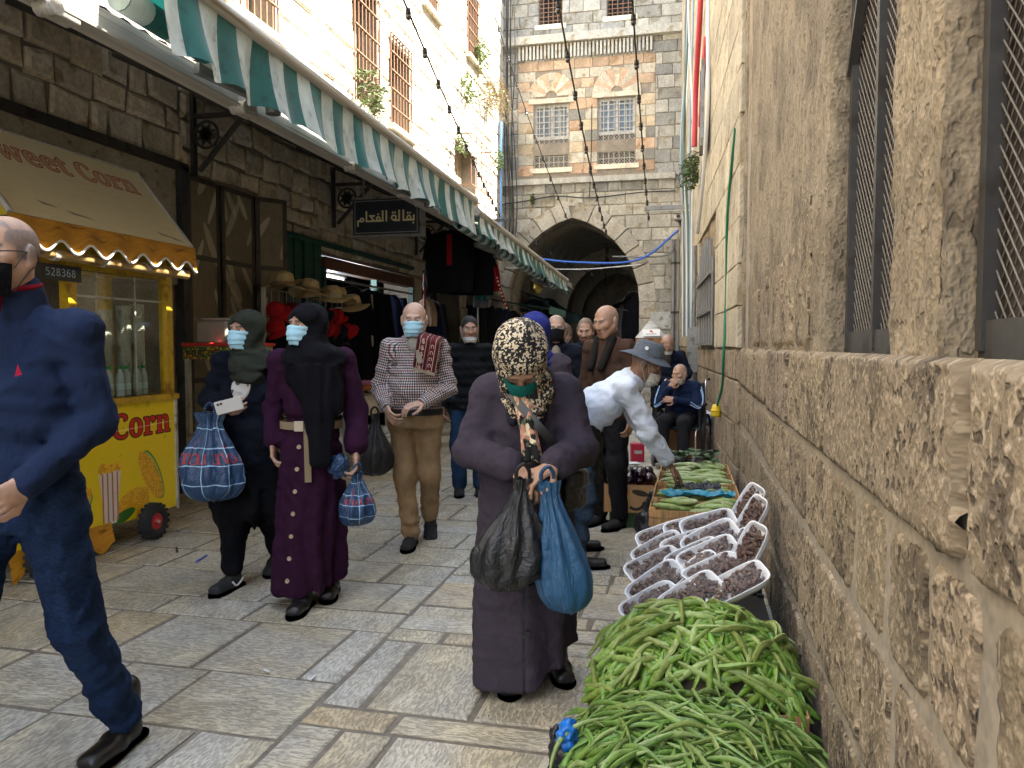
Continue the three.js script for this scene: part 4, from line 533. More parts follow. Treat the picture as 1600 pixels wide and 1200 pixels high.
function hangingGarment(label, x, y, z, w, h, mat, turn, o = {}) {
  const g = thing('hanging_garment', label, 'garment', [x, y, z], turn, o.group); const sd = R(0, 9), sleeves = o.sleeves ?? true;
  const body = tri((s, t) => { const a = s * Math.PI * 2, W = w * (0.5 + 0.1 * Math.sin(t * 3)) * (t < 0.06 ? 0.45 + t * 9 : 1) * mix(0.92, o.flare ?? 1.25, t), D = 0.07 * mix(0.8, 1.4, t), f = 1 + 0.16 * t * Math.sin(a * 7 + sd) + 0.1 * pn(Math.cos(a) * 2, t * 4, sd); return [Math.cos(a) * W * (1 + 0.05 * pn(a, t * 3, sd)), -t * h + (t === 0 ? 0 : -0.02 * Math.abs(Math.cos(a)) * (1 - t)), Math.sin(a) * D * f]; }, 44, 16);
  part('cloth', body, mat, g);
  if (sleeves) for (const s of [-1, 1]) part('sleeve', tri((u, t) => { const a = u * Math.PI * 2, r = mix(0.075, 0.055, t) * (1 + 0.1 * pn(a * 2, t * 5, sd + s)); return [s * (w * 0.44 + 0.1 * t) + Math.cos(a) * r, -0.05 - t * h * 0.42, Math.sin(a) * r * 0.6]; }, 12, 8), mat, g);
  part('hanger', tube([[-w * 0.4, -0.03, 0], [0, 0.03, 0], [w * 0.4, -0.03, 0]], 0.006, 8, 5), M.greySteel, g); part('hook', tube([[0, 0.02, 0], [0, 0.09, 0], [0.03, 0.12, 0], [0.04, 0.08, 0]], 0.004, 10, 5), M.greySteel, g);
  if (o.trim) part('embroidered_trim', tri((s, t) => [mix(-0.035, 0.035, s), -0.06 - t * h * 0.5, 0.085 + 0.03 * t], 2, 8), o.trim, g);
  return g;
}
{
  const blk = cloth(0.008, 0.008, 0.011), navy = cloth(0.012, 0.015, 0.04), red = cloth(0.32, 0.012, 0.018), beige = cloth(0.36, 0.24, 0.16), teal = cloth(0.03, 0.11, 0.11), plum = cloth(0.07, 0.012, 0.03), grey = cloth(0.12, 0.12, 0.13);
  hangingGarment('long black dress on hanger in the shop doorway, nearest the hats', -4.6, 2.22, -9.95, 0.42, 1.45, blk, 0.4);
  hangingGarment('long black dress with pale tag in the middle of the doorway', -4.55, 2.22, -10.5, 0.46, 1.5, blk, 0.4, { trim: cloth(0.5, 0.48, 0.42) });
  hangingGarment('long navy dress hanging right of the black dresses', -4.5, 2.2, -11.1, 0.42, 1.4, navy, 0.4);
  hangingGarment('navy coat with beige scarf collar behind the plaid-shirted man', -4.1, 2.1, -11.5, 0.4, 1.2, navy, 0.35); 
  hangingGarment('beige patterned scarf draped over a hanger above the plaid-shirted man', -4.0, 2.14, -11.35, 0.26, 0.42, beige, 0.35, { sleeves: false });
  hangingGarment('dark dress hanging far right of the shop doorway', -4.2, 2.15, -12.1, 0.4, 1.3, blk, 0.35);
  hangingGarment('black dress with red embroidered front hung high under the awning', -3.25, 3.0, -10.2, 0.5, 0.85, blk, 0.3, { trim: red });
  hangingGarment('black dress with red hem hung high beside the first one', -3.1, 2.95, -10.75, 0.5, 0.8, blk, 0.3, { trim: red });
  hangingGarment('red cloth hung from the canopy beam beside the dotted streamer', -3.0, 2.72, -11.6, 0.18, 0.45, red, 0.3, { sleeves: false });
  hangingGarment('teal striped shawl hung from the canopy beam', -3.05, 2.85, -11.2, 0.16, 0.75, teal, 0.3, { sleeves: false });
  hangingGarment('grey green shawl hung low beside the teal shawl', -3.1, 2.5, -11.35, 0.2, 0.5, grey, 0.3, { sleeves: false });
  const kinds = [blk, navy, plum, grey, navy, blk, beige]; const nm = ['black', 'navy', 'plum', 'grey', 'navy', 'black', 'beige'];
  for (let k = 0; k < 16; k++) { const i = (k * 5) % 7; hangingGarment(nm[i] + ' garment on the far clothes rail under the canopy', -3.6 + (k % 2) * 0.12, 2.12, -13.0 - k * 0.3, 0.36, R(0.8, 1.3), kinds[i], 1.2, { group: 'garments on the far clothes rail' }); }
  for (let k = 0; k < 9; k++) { const left = k < 6; hangingGarment((left ? 'dark cloth hung on the left side of' : 'dark cloth hung on the right side of') + ' the vaulted passage', AX + (left ? -1.25 : 1.35) + R(-0.1, 0.1), R(2.4, 2.9), -21.0 - (left ? k : k - 6) * 0.55, 0.5, R(1.2, 1.9), [blk, navy, blk, grey][k % 4], R(-0.5, 0.5), { sleeves: false, group: left ? 'cloths on the left of the passage' : 'cloths on the right of the passage' }); }
  for (const s of [-1, 1]) { const a = thing('stall_awning', (s < 0 ? 'left' : 'right') + ' dark stall awning inside the vaulted passage', 'awning', [AX + s * 1.68, 0, -23.8]); part('canvas', tri((u, t) => [-s * 0.95 * t, 2.95 - 0.5 * t - 0.05 * Math.sin(Math.PI * t) + 0.02 * Math.sin(u * 40) * t, mix(2.9, -3, u)], 40, 5), cloth(0.02, 0.045, 0.04), a); part('valance', tri((u, t) => [-s * (0.95 + 0.02 * Math.sin(u * 60) * t), 2.45 - 0.3 * t, mix(2.9, -3, u)], 60, 2), cloth(0.02, 0.045, 0.04), a); for (const z of [2.8, -2.9]) part('strut', cyl([0, 2.3, z], [-s * 0.93, 2.46, z], 0.015), M.darkSteel, a); part('counter', box(0.8, 0.9, 5.4, -s * 0.35, 0.45, -0.05), M.woodDark, a); }  // right awning added to shade the passage and cover the lit vault
  const rail = thing('clothes_rail', 'steel rail carrying dark garments beside the passage', 'clothes rail', [-3.54, 0, -12.9]); part('rail', cyl([0, 2.24, 0.2], [0, 2.24, -4.9], 0.014), M.greySteel, rail); for (const z of [0.2, -2.4, -4.9]) part('upright', cyl([0, 0, z], [0, 2.24, z], 0.016), M.greySteel, rail);
  const pole = thing('red_pole', 'thin dark red pole standing before the clothes shop', 'pole', [-3.9, 0, -11.0]); part('shaft', cyl([0, 0, 0], [0, 2.5, 0], 0.022), paint(0.16, 0.02, 0.02, 0.5), pole); part('finial', merge([sphere(0, 2.52, 0, 0.035), cyl([0, 2.3, 0], [0, 2.36, 0], 0.032)]), M.darkSteel, pole);
  const st = thing('dotted_streamer', 'red streamer with pale dots hanging from the canopy beam', 'streamer', [-2.98, 2.86, -11.5]); part('ribbon', tube([[0, 0, 0], [0.05, -0.3, 0], [0.12, -0.6, -0.1], [0.2, -0.85, -0.15]], 0.02, 24, 6), red, st); for (let k = 0; k < 16; k++) { const t = k / 15; part('bead', sphere(0.2 * t * t * 0.4 + 0.12 * t, -0.85 * t, -0.15 * t * t + 0.016, 0.016, 6, 5), paint(0.7, 0.5, 0.45, 0.5), st); }
  const duct = thing('brass_lantern', 'brass cylinder hanging under the far awning', 'lantern', [-3.0, 2.45, -15.1]); part('body', lathe([[0.001, 0], [0.09, 0.02], [0.12, 0.1], [0.12, 0.42], [0.08, 0.5], [0.03, 0.55], [0.001, 0.56]], 18), std({ color: lin(0.5, 0.36, 0.1), metalness: 1, roughness: 0.3 }), duct); part('bands', merge([0.1, 0.26, 0.42].map(y => new THREE.TorusGeometry(0.121, 0.008, 6, 20).rotateX(Math.PI / 2).translate(0, y, 0))), std({ color: lin(0.4, 0.27, 0.08), metalness: 1, roughness: 0.4 }), duct);
  const kio = thing('teal_canopy', 'faded teal metal canopy over a stall near the arch', 'canopy', [-3.9, 2.2, -17.2]); part('sheet', tri((s, t) => [mix(-0.8, 0.95, t), 0.32 - 0.3 * t + 0.01 * Math.sin(s * 60), mix(0.9, -1.2, s)], 60, 2), grimy(0.08, 0.24, 0.22, 0.6), kio); part('fringe', box(0.03, 0.16, 2.1, 0.95, -0.02, -0.15), grimy(0.1, 0.28, 0.26, 0.6), kio);
}

// ---------- cables, pipes and fittings ----------
{
  const bulbLine = (label, a, b, sag, n) => { const c = thing('string_light', label, 'string light', [0, 0, 0], 0, 'unlit string lights over the street'); const P = t => [mix(a[0], b[0], t), mix(a[1], b[1], t) - sag * 4 * t * (1 - t), mix(a[2], b[2], t)]; const pts = []; for (let i = 0; i <= 20; i++) pts.push(P(i / 20)); part('cable', tube(pts, 0.011, 60, 5), M.black, c); for (let k = 0; k < n; k++) { const p = P((k + 0.5) / n); const g = new THREE.Group(); g.name = 'lamp_holder'; g.position.set(...p); c.add(g); part('socket', lathe([[0.001, 0.03], [0.025, 0.028], [0.03, -0.03], [0.001, -0.03]], 8), M.black, g); part('bulb', sphere(0, -0.055, 0, 0.03, 8, 6), paint(0.03, 0.03, 0.028, 0.15), g); } };
  bulbLine('middle string of dark bulbs running from overhead to the arch', [-1.2, 4.95, -6.1], [-2.05, 4.2, -19.3], 0.25, 13);
  bulbLine('right string of dark bulbs running from overhead to the arch', [-0.55, 4.95, -6.6], [-1.02, 4.5, -19.3], 0.2, 12);
  bulbLine('left string of dark bulbs crossing the sunlit wall', [-2.5, 4.75, -5.9], [-4.6, 4.6, -18.6], 0.12, 14);
  bulbLine('string of dark bulbs from the sunlit wall corner to the arch top', [-4.4, 9.6, -15.5], [-3.0, 4.5, -19.3], 0.3, 11);
  bulbLine('short string of bulbs sagging across the arch mouth', [-4.0, 4.2, -19.2], [-2.4, 3.3, -20.6], 0.15, 5);
  const wire = (name, label, pts, r, m, cat = 'cable') => single(name, tube(pts, r, pts.length * 8, 6), m, label, cat);
  const blue = paint(0.03, 0.12, 0.5, 0.5), wht = paint(0.6, 0.6, 0.58, 0.5), redm = paint(0.42, 0.03, 0.05, 0.5), grn = paint(0.01, 0.16, 0.08, 0.5);
  wire('blue_cable', 'blue cable strung across the arch mouth', [[-4.6, 3.75, -19.2], [-2.8, 3.5, -19.2], [-1.2, 3.55, -19.2], [-0.3, 4.2, -19.1]], 0.03, blue);
  wire('thin_cable', 'thin grey cable below the blue one across the arch', [[-4.6, 3.4, -19.15], [-2.6, 3.32, -19.15], [-1.2, 3.4, -19.15]], 0.014, wht);
  wire('steel_conduit', 'straight steel conduit at the right of the arch', [[-1.9, 3.62, -19.25], [-0.5, 3.66, -19.25], [-0.4, 3.9, -19.25]], 0.022, M.greySteel);
  wire('wall_cable', 'black cable sagging across the wall above the arch', [[-4.75, 5.05, -19.4], [-4.2, 5.1, -19.4], [-3.4, 5.2, -19.4], [-2.5, 5.12, -19.4], [-1.2, 5.2, -19.4], [-0.4, 5.2, -19.4]], 0.016, M.black);
  wire('drop_cable', 'black cable dropping between the two banded windows', [[-2.45, 7.4, -19.38], [-2.46, 6.3, -19.38], [-2.5, 5.14, -19.38]], 0.013, M.black);
  for (let k = 0; k < 7; k++) { const x = -4.62 + k * 0.035; wire('corner_cable', 'dark cable in the bundle down the building corner', [[x, 11, -19.2], [x + R(-0.06, 0.06), 8.5, -19.2 + R(-0.05, 0.1)], [x + R(-0.1, 0.12), 6.5, -19.1], [x + R(-0.05, 0.15), 4.8, -19.1], [x, 3.6, -19.2]], 0.012, M.black); scene.children[scene.children.length - 1].userData.group = 'cables down the building corner'; }
  wire('blue_pipe', 'blue pipe down the corner of the sunlit wall', [[-4.66, 7.0, -18.9], [-4.66, 5.5, -18.9], [-4.66, 3.8, -18.9]], 0.035, paint(0.12, 0.25, 0.5, 0.5), 'pipe');
  wire('red_hose', 'long red hose down the far right wall', [[0.1, 7.5, -11.6], [0.09, 6.36, -11.6], [0.04, 5.3, -12.3], [0.03, 4.5, -12.4]], 0.045, redm, 'hose');
  wire('red_hose', 'short looped red hose beside the white pipe', [[0.1, 4.5, -11.3], [0.12, 5.1, -10.9], [0.15, 5.4, -10.4], [0.12, 4.7, -10.8]], 0.025, redm, 'hose');
  wire('white_pipe', 'white pipe running up the far right wall', [[0.18, 7, -10.1], [0.17, 5.7, -10.1], [0.18, 4.5, -10.1], [0.14, 3.6, -10.6], [0.08, 3.0, -11.2]], 0.03, wht, 'pipe');
  for (let k = 0; k < 9; k++) { const z = -13.2 - k * 0.4, x = 0.44 - 0.69 * (-z - 7) / 12.5 - 0.09; wire('wall_cable', ['white', 'blue', 'green', 'grey'][k % 4] + ' cable hanging loosely on the far right wall', [[x, 9.5, z], [x + R(-0.1, 0.03), 7, z + R(-0.2, 0.2)], [x + R(-0.12, 0), 5, z + R(-0.3, 0.3)], [x, 3.2, z + R(-0.2, 0.2)], [x + 0.02, 1.6, z]], 0.018, [wht, paint(0.24, 0.32, 0.42, 0.6), paint(0.06, 0.13, 0.1, 0.6), M.greySteel][k % 4]); scene.children[scene.children.length - 1].userData.group = 'cables on the far right wall'; }
  wire('green_hose', 'green hose hanging down the right wall to a yellow connector', [[0.38, 3.4, -7.4], [0.36, 3.11, -7.6], [0.34, 2.64, -7.9], [0.35, 1.95, -8.1], [0.33, 1.3, -8.05], [0.33, 1.0, -8.3], [0.29, 0.78, -8.5]], 0.014, grn, 'hose');
  const y = thing('yellow_connector', 'yellow socket at the lower end of the green hose', 'connector', [0.28, 0.72, -8.55]); part('shell', lathe([[0.001, 0.07], [0.035, 0.065], [0.05, 0.02], [0.055, -0.04], [0.04, -0.07], [0.001, -0.07]], 10), paint(0.65, 0.45, 0.01, 0.5), y); part('collar', new THREE.TorusGeometry(0.05, 0.012, 6, 12).rotateX(Math.PI / 2), paint(0.6, 0.38, 0.01, 0.5), y);
  const cam = thing('security_camera', 'white security camera on a bracket by the arch', 'camera', [-0.3, 4.42, -18.6]); part('housing', box(0.2, 0.14, 0.36, 0, 0, 0, 0.03), M.whitePaint, cam); part('lens', cyl([0, 0, 0.17], [0, 0, 0.19], 0.045), M.black, cam); part('bracket', bar([0, -0.05, -0.1], [0.1, -0.22, -0.3], 0.05, 0.05), M.greySteel, cam); part('visor', box(0.23, 0.012, 0.42, 0, 0.08, 0.03), M.whitePaint, cam);
  const lb = thing('light_fixture', 'long grey strip light fixed out from the far right wall', 'light fixture', [-0.4, 4.03, -15]); part('body', box(0.95, 0.09, 0.1, 0, 0, 0, 0.01), M.greySteel, lb); part('bracket', box(0.09, 0.3, 0.09, 0.44, -0.02, -0.02), M.darkSteel, lb); part('diffuser', box(0.86, 0.03, 0.08, -0.02, -0.055, 0), M.whitePaint, lb);
  const jb = thing('junction_box', 'grey electrical box with conduit on the right wall behind the wheelchair', 'box', [0.05, 0, -12.6]); part('case', box(0.16, 0.72, 0.22, 0, 1.35, 0, 0.01), M.greySteel, jb); part('conduit', merge([cyl([0, 0.05, 0], [0, 1.0, 0], 0.06), cyl([0.0, 1.7, 0], [0.0, 3, 0], 0.04)]), M.greySteel, jb); part('door', box(0.02, 0.6, 0.18, -0.085, 1.35, 0), M.greySteel, jb);
  for (const [x, z] of [[-0.42, -19.3], [-0.3, -19.3]]) { const p = thing('drain_pipe', x < -0.4 ? 'left grey drain pipe beside the arch' : 'right grey drain pipe beside the arch', 'pipe', [x, 0, z]); part('shaft', cyl([0, 0, 0], [0, 4, 0], 0.05), M.greySteel, p); part('clips', merge([0.8, 2.2, 3.4].map(y => cyl([0, y, 0], [0, y + 0.06, 0], 0.06))), M.darkSteel, p); }
  const sw = thing('swing_shutter', 'grey metal shutter flap standing off the far right wall', 'shutter', [0.12, 4.55, -10.6]); part('flap', box(0.04, 1.1, 0.5, 0, 0, 0), M.greySteel, sw); part('edge', box(0.06, 1.12, 0.04, 0, 0, -0.25), M.darkSteel, sw);
  // litter on the paving
  const lt = (x, z, c, l, w) => { const m = single('litter', box(w, 0.004, 0.012, 0, 0, 0), c, l, 'litter'); m.position.set(x, 0.007, z); m.rotation.y = R(0, 3); };
  lt(-1.78, -2.95, wht, 'left white cigarette end on the paving joint', 0.04); lt(-1.55, -2.93, wht, 'right white cigarette end on the paving joint', 0.04); lt(-3.15, -4.45, blue, 'blue scrap of ribbon on the paving', 0.16); lt(-3.45, -4.6, M.black, 'dark strip of card lying near the cart wheel', 0.14);
}

// ---------- plants growing on walls ----------
function wallPlant(label, c, n, len, spread, down, cols, dry) {
  const p = thing('wall_plant', label, 'plant', c); const gl = [], gs = [];
  for (let k = 0; k < n; k++) { const a = R(0, 6.28), o = R(-spread, spread) * 0.4, oz = R(-spread, spread), y0 = R(-spread, spread) * 0.6, dir = [Math.abs(R(0.2, 1)) * (c[0] < -3 ? 1 : -1) * len * 0.6, down * len * R(0.3, 1) + R(0, len) * (down < 0 ? 0.1 : 0.6), Math.sin(a) * len * 0.6]; const b = [0, y0, oz], e = [b[0] + dir[0], b[1] + dir[1], b[2] + dir[2]], m = [(b[0] + e[0]) / 2 + dir[0] * 0.2, (b[1] + e[1]) / 2 + len * 0.15, (b[2] + e[2]) / 2]; gs.push(tube([b, m, e], 0.004, 5, 4)); if (!dry || rnd() < 0.3) for (let q = 0; q < 7; q++) { const t = R(0.3, 1), l = new THREE.PlaneGeometry(R(0.03, 0.06), R(0.02, 0.035)); l.rotateX(R(0, 6)); l.rotateY(R(0, 6)); l.translate(mix(b[0], e[0], t) + R(-0.03, 0.03), mix(b[1], e[1], t) + R(-0.03, 0.05), mix(b[2], e[2], t) + R(-0.03, 0.03)); gl.push(l); } }
  part('stems', merge(gs), cloth(...(dry ? [0.22, 0.15, 0.08] : [0.1, 0.11, 0.04])), p); if (gl.length) part('leaves', merge(gl), new THREE.MeshPhysicalMaterial({ color: lin(...cols), roughness: 0.8, transmission: 0.3, thickness: 0, side: THREE.DoubleSide }), p).userData.kind = 'stuff';
}
wallPlant('large dry twiggy bush on the corner of the sunlit wall', [-4.7, 7.3, -17.6], 130, 1.0, 0.55, -0.6, [0.12, 0.15, 0.03], true);
wallPlant('green plant at the top of the sunlit wall corner', [-4.7, 7.7, -16.8], 50, 0.5, 0.35, 0.4, [0.1, 0.16, 0.03]);
wallPlant('green plant left of the dry bush on the sunlit wall', [-4.7, 6.7, -15.9], 40, 0.4, 0.4, 0.2, [0.1, 0.15, 0.03]);
wallPlant('plant growing below the first barred window', [-4.7, 5.0, -10.75], 60, 0.4, 0.45, 0.1, [0.1, 0.14, 0.04]);
wallPlant('small plant beside the caged window', [-4.65, 5.5, -15.2], 30, 0.35, 0.3, -0.2, [0.1, 0.14, 0.04]);
wallPlant('small plant in the corner above the awning end', [-4.7, 5.9, -18.6], 26, 0.35, 0.3, 0.1, [0.05, 0.11, 0.02]);
wallPlant('green fern hanging on the far right wall', [0.1, 4.05, -11.8], 50, 0.5, 0.3, -0.5, [0.07, 0.12, 0.03]);
wallPlant('moss tuft on the wall left of the arch top', [-4.0, 5.1, -19.42], 26, 0.16, 0.15, 0.1, [0.12, 0.16, 0.03]);
// ---------- signed distance modelling for bodies, clothes and soft goods ----------
const BBU = (a, b) => [Math.min(a[0], b[0]), Math.min(a[1], b[1]), Math.min(a[2], b[2]), Math.max(a[3], b[3]), Math.max(a[4], b[4]), Math.max(a[5], b[5])];
function cap(a, b, ra, rb = ra) {
  const [ax, ay, az] = a, bx = b[0] - ax, by = b[1] - ay, bz = b[2] - az, bb = bx * bx + by * by + bz * bz || 1e-9;
  const f = (x, y, z) => { const px = x - ax, py = y - ay, pz = z - az; let t = (px * bx + py * by + pz * bz) / bb; t = t < 0 ? 0 : t > 1 ? 1 : t; const dx = px - bx * t, dy = py - by * t, dz = pz - bz * t; return Math.sqrt(dx * dx + dy * dy + dz * dz) - ra - (rb - ra) * t; };
  const m = Math.max(ra, rb); f.bb = [Math.min(ax, b[0]) - m, Math.min(ay, b[1]) - m, Math.min(az, b[2]) - m, Math.max(ax, b[0]) + m, Math.max(ay, b[1]) + m, Math.max(az, b[2]) + m]; return f;
}
function ell(c, r) {
  const f = (x, y, z) => { const px = (x - c[0]) / r[0], py = (y - c[1]) / r[1], pz = (z - c[2]) / r[2], k0 = Math.sqrt(px * px + py * py + pz * pz), k1 = Math.sqrt(px * px / (r[0] * r[0]) + py * py / (r[1] * r[1]) + pz * pz / (r[2] * r[2])); return k1 < 1e-9 ? -Math.min(...r) : k0 * (k0 - 1) / k1; };
  f.bb = [c[0] - r[0], c[1] - r[1], c[2] - r[2], c[0] + r[0], c[1] + r[1], c[2] + r[2]]; return f;
}
// tapered tube of elliptical section from a to b; s = direction of the first radius
function econ(a, b, s, ra, rb, round = 0.02) {
  const A = V3(...a), D = V3(...b).sub(A), L = D.length(); D.divideScalar(L); const S = V3(...s); S.addScaledVector(D, -S.dot(D)).normalize(); const T = D.clone().cross(S);
  const f = (x, y, z) => { const px = x - A.x, py = y - A.y, pz = z - A.z, h = px * D.x + py * D.y + pz * D.z, t = clamp(h / L, 0, 1), u = px * S.x + py * S.y + pz * S.z, w = px * T.x + py * T.y + pz * T.z, r0 = mix(ra[0], rb[0], t), r1 = mix(ra[1], rb[1], t), e0 = u / r0, e1 = w / r1, k0 = Math.sqrt(e0 * e0 + e1 * e1), k1 = Math.sqrt(e0 * e0 / (r0 * r0) + e1 * e1 / (r1 * r1)); const d = k1 < 1e-9 ? -Math.min(r0, r1) : k0 * (k0 - 1) / k1, q = Math.abs(h - L / 2) - L / 2; if (d < -round && q < -round) return Math.max(d, q); const dd = Math.max(d + round, 0), qq = Math.max(q + round, 0); return Math.sqrt(dd * dd + qq * qq) - round + Math.min(0, Math.max(d + round, q + round)); };
  const m = Math.max(...ra, ...rb) + 0.02; f.bb = [Math.min(a[0], b[0]) - m, Math.min(a[1], b[1]) - m, Math.min(a[2], b[2]) - m, Math.max(a[0], b[0]) + m, Math.max(a[1], b[1]) + m, Math.max(a[2], b[2]) + m]; return f;
}
const joined = (k, ...fs) => { const f = (x, y, z) => { let d = fs[0](x, y, z); for (let i = 1; i < fs.length; i++) { const e = fs[i](x, y, z), h = Math.max(k - Math.abs(d - e), 0) / k; d = Math.min(d, e) - h * h * k * 0.25; } return d; }; f.bb = fs.map(q => q.bb).reduce(BBU); return f; };
const without = (a, b, k = 0.004) => { const f = (x, y, z) => { const d = a(x, y, z), e = -b(x, y, z), h = Math.max(k - Math.abs(d - e), 0) / k; return Math.max(d, e) + h * h * k * 0.25; }; f.bb = a.bb; return f; };
const both = (a, b) => { const f = (x, y, z) => Math.max(a(x, y, z), b(x, y, z)); f.bb = a.bb; return f; };
const plane = (p, n) => { const N = V3(...n).normalize(); return (x, y, z) => (x - p[0]) * N.x + (y - p[1]) * N.y + (z - p[2]) * N.z; };
const moved = (fn, fld) => { const f = (x, y, z) => fld(x, y, z) + fn(x, y, z); f.bb = fld.bb.map((v, i) => v + (i < 3 ? -0.03 : 0.03)); return f; };
function inFrame(fld, Mx) { const I = Mx.clone().invert().elements; const f = (x, y, z) => fld(I[0] * x + I[4] * y + I[8] * z + I[12], I[1] * x + I[5] * y + I[9] * z + I[13], I[2] * x + I[6] * y + I[10] * z + I[14]); const b = fld.bb, v = V3(0, 0, 0), o = [9, 9, 9, -9, -9, -9]; for (let k = 0; k < 8; k++) { v.set(b[k & 1 ? 3 : 0], b[k & 2 ? 4 : 1], b[k & 4 ? 5 : 2]).applyMatrix4(Mx); o[0] = Math.min(o[0], v.x); o[1] = Math.min(o[1], v.y); o[2] = Math.min(o[2], v.z); o[3] = Math.max(o[3], v.x); o[4] = Math.max(o[4], v.y); o[5] = Math.max(o[5], v.z); } f.bb = o; return f; }
// surface nets
function surface(fld, cell, { uv, color } = {}) {
  const b = fld.bb, x0 = b[0] - cell * 2, y0 = b[1] - cell * 2, z0 = b[2] - cell * 2, nx = Math.ceil((b[3] - x0) / cell) + 3, ny = Math.ceil((b[4] - y0) / cell) + 3, nz = Math.ceil((b[5] - z0) / cell) + 3;
  const D = new Float32Array(nx * ny * nz), sx = 1, sy = nx, sz = nx * ny; D.fill(1);
  // coarse pass skips blocks that lie far from the surface
  const B = 4; for (let k = 0; k < nz; k += B) for (let j = 0; j < ny; j += B) for (let i = 0; i < nx; i += B) { const c = fld(x0 + (i + 1.5) * cell, y0 + (j + 1.5) * cell, z0 + (k + 1.5) * cell), lim = cell * 7; for (let c2 = k; c2 < Math.min(k + B, nz); c2++) for (let b2 = j; b2 < Math.min(j + B, ny); b2++) for (let a2 = i; a2 < Math.min(i + B, nx); a2++) D[a2 + b2 * sy + c2 * sz] = Math.abs(c) > lim ? c : fld(x0 + a2 * cell, y0 + b2 * cell, z0 + c2 * cell); }
  const id = new Int32Array(nx * ny * nz).fill(-1), pos = []; let n = 0;
  const off = [0, sx, sy, sx + sy, sz, sx + sz, sy + sz, sx + sy + sz], E = [[0, 1], [2, 3], [4, 5], [6, 7], [0, 2], [1, 3], [4, 6], [5, 7], [0, 4], [1, 5], [2, 6], [3, 7]];
  for (let k = 0; k < nz - 1; k++) for (let j = 0; j < ny - 1; j++) for (let i = 0; i < nx - 1; i++) {
    const o = i + j * sy + k * sz; let s = 0; for (let q = 0; q < 8; q++) if (D[o + off[q]] < 0) s++; if (s === 0 || s === 8) continue;
    let px = 0, py = 0, pz = 0, c = 0; for (const [p, q] of E) { const a = D[o + off[p]], e = D[o + off[q]]; if (a < 0 === e < 0) continue; const t = a / (a - e); px += (p & 1) + t * ((q & 1) - (p & 1)); py += ((p >> 1) & 1) + t * (((q >> 1) & 1) - ((p >> 1) & 1)); pz += (p >> 2) + t * ((q >> 2) - (p >> 2)); c++; }
    id[o] = n++; pos.push(x0 + (i + px / c) * cell, y0 + (j + py / c) * cell, z0 + (k + pz / c) * cell);
  }
  const idx = [];
  for (let k = 1; k < nz - 1; k++) for (let j = 1; j < ny - 1; j++) for (let i = 1; i < nx - 1; i++) { const o = i + j * sy + k * sz, a = D[o] < 0; for (const [d, e, f] of [[sx, sy, sz], [sy, sz, sx], [sz, sx, sy]]) { if (a === D[o + d] < 0) continue; const p = id[o], q = id[o - e], r = id[o - e - f], s = id[o - f]; if (a) idx.push(p, q, r, p, r, s); else idx.push(p, r, q, p, s, r); } }
  const g = new THREE.BufferGeometry(); g.setAttribute('position', new THREE.Float32BufferAttribute(pos, 3)); g.setIndex(idx); g.computeVertexNormals();
  if (color) { const c = new Float32Array(pos.length), N = g.attributes.normal; for (let i = 0; i < n; i++) c.set(color(pos[i * 3], pos[i * 3 + 1], pos[i * 3 + 2], N.getX(i), N.getY(i), N.getZ(i)), i * 3); g.setAttribute('color', new THREE.BufferAttribute(c, 3)); }
  if (uv === 'none') { g.setAttribute('uv', new THREE.Float32BufferAttribute(new Float32Array(n * 2), 2)); return g; }
  return uvMap(g, uv);
}
function uvMap(g, bones) {
  const h = g.toNonIndexed(), p = h.attributes.position, N = h.attributes.normal, u = new Float32Array(p.count * 2);
  for (let i = 0; i < p.count; i += 3) {
    const c = [0, 1, 2].map(a => (p.getComponent(i, a) + p.getComponent(i + 1, a) + p.getComponent(i + 2, a)) / 3);
    if (Array.isArray(bones)) {
      let best = null, bd = 9; for (const bn of bones) { const d = cap(bn[0], bn[1], 0)(...c) - (bn[3] || 0); if (d < bd) { bd = d; best = bn; } }
      const A = V3(...best[0]), D = V3(...best[1]).sub(A).normalize(), S = V3(0, 0, 1); if (Math.abs(D.z) > 0.9) S.set(1, 0, 0); S.addScaledVector(D, -S.dot(D)).normalize(); const T = D.clone().cross(S); let a0 = null;
      for (let k = 0; k < 3; k++) { const v = V3(p.getX(i + k), p.getY(i + k), p.getZ(i + k)).sub(A); let a = Math.atan2(v.dot(T), v.dot(S)); if (a0 === null) a0 = a; else if (a - a0 > Math.PI) a -= 2 * Math.PI; else if (a0 - a > Math.PI) a += 2 * Math.PI; u[(i + k) * 2] = a * best[2]; u[(i + k) * 2 + 1] = v.dot(D); }
    } else {
      const m = [0, 1, 2].map(a => Math.abs(N.getComponent(i, a) + N.getComponent(i + 1, a) + N.getComponent(i + 2, a))), ax = m[0] > m[1] && m[0] > m[2] ? 0 : m[1] > m[2] ? 1 : 2;
      for (let k = 0; k < 3; k++) { u[(i + k) * 2] = ax === 0 ? p.getZ(i + k) : p.getX(i + k); u[(i + k) * 2 + 1] = ax === 1 ? p.getZ(i + k) : p.getY(i + k); }
    }
  }
  h.setAttribute('uv', new THREE.BufferAttribute(u, 2)); return h;
}

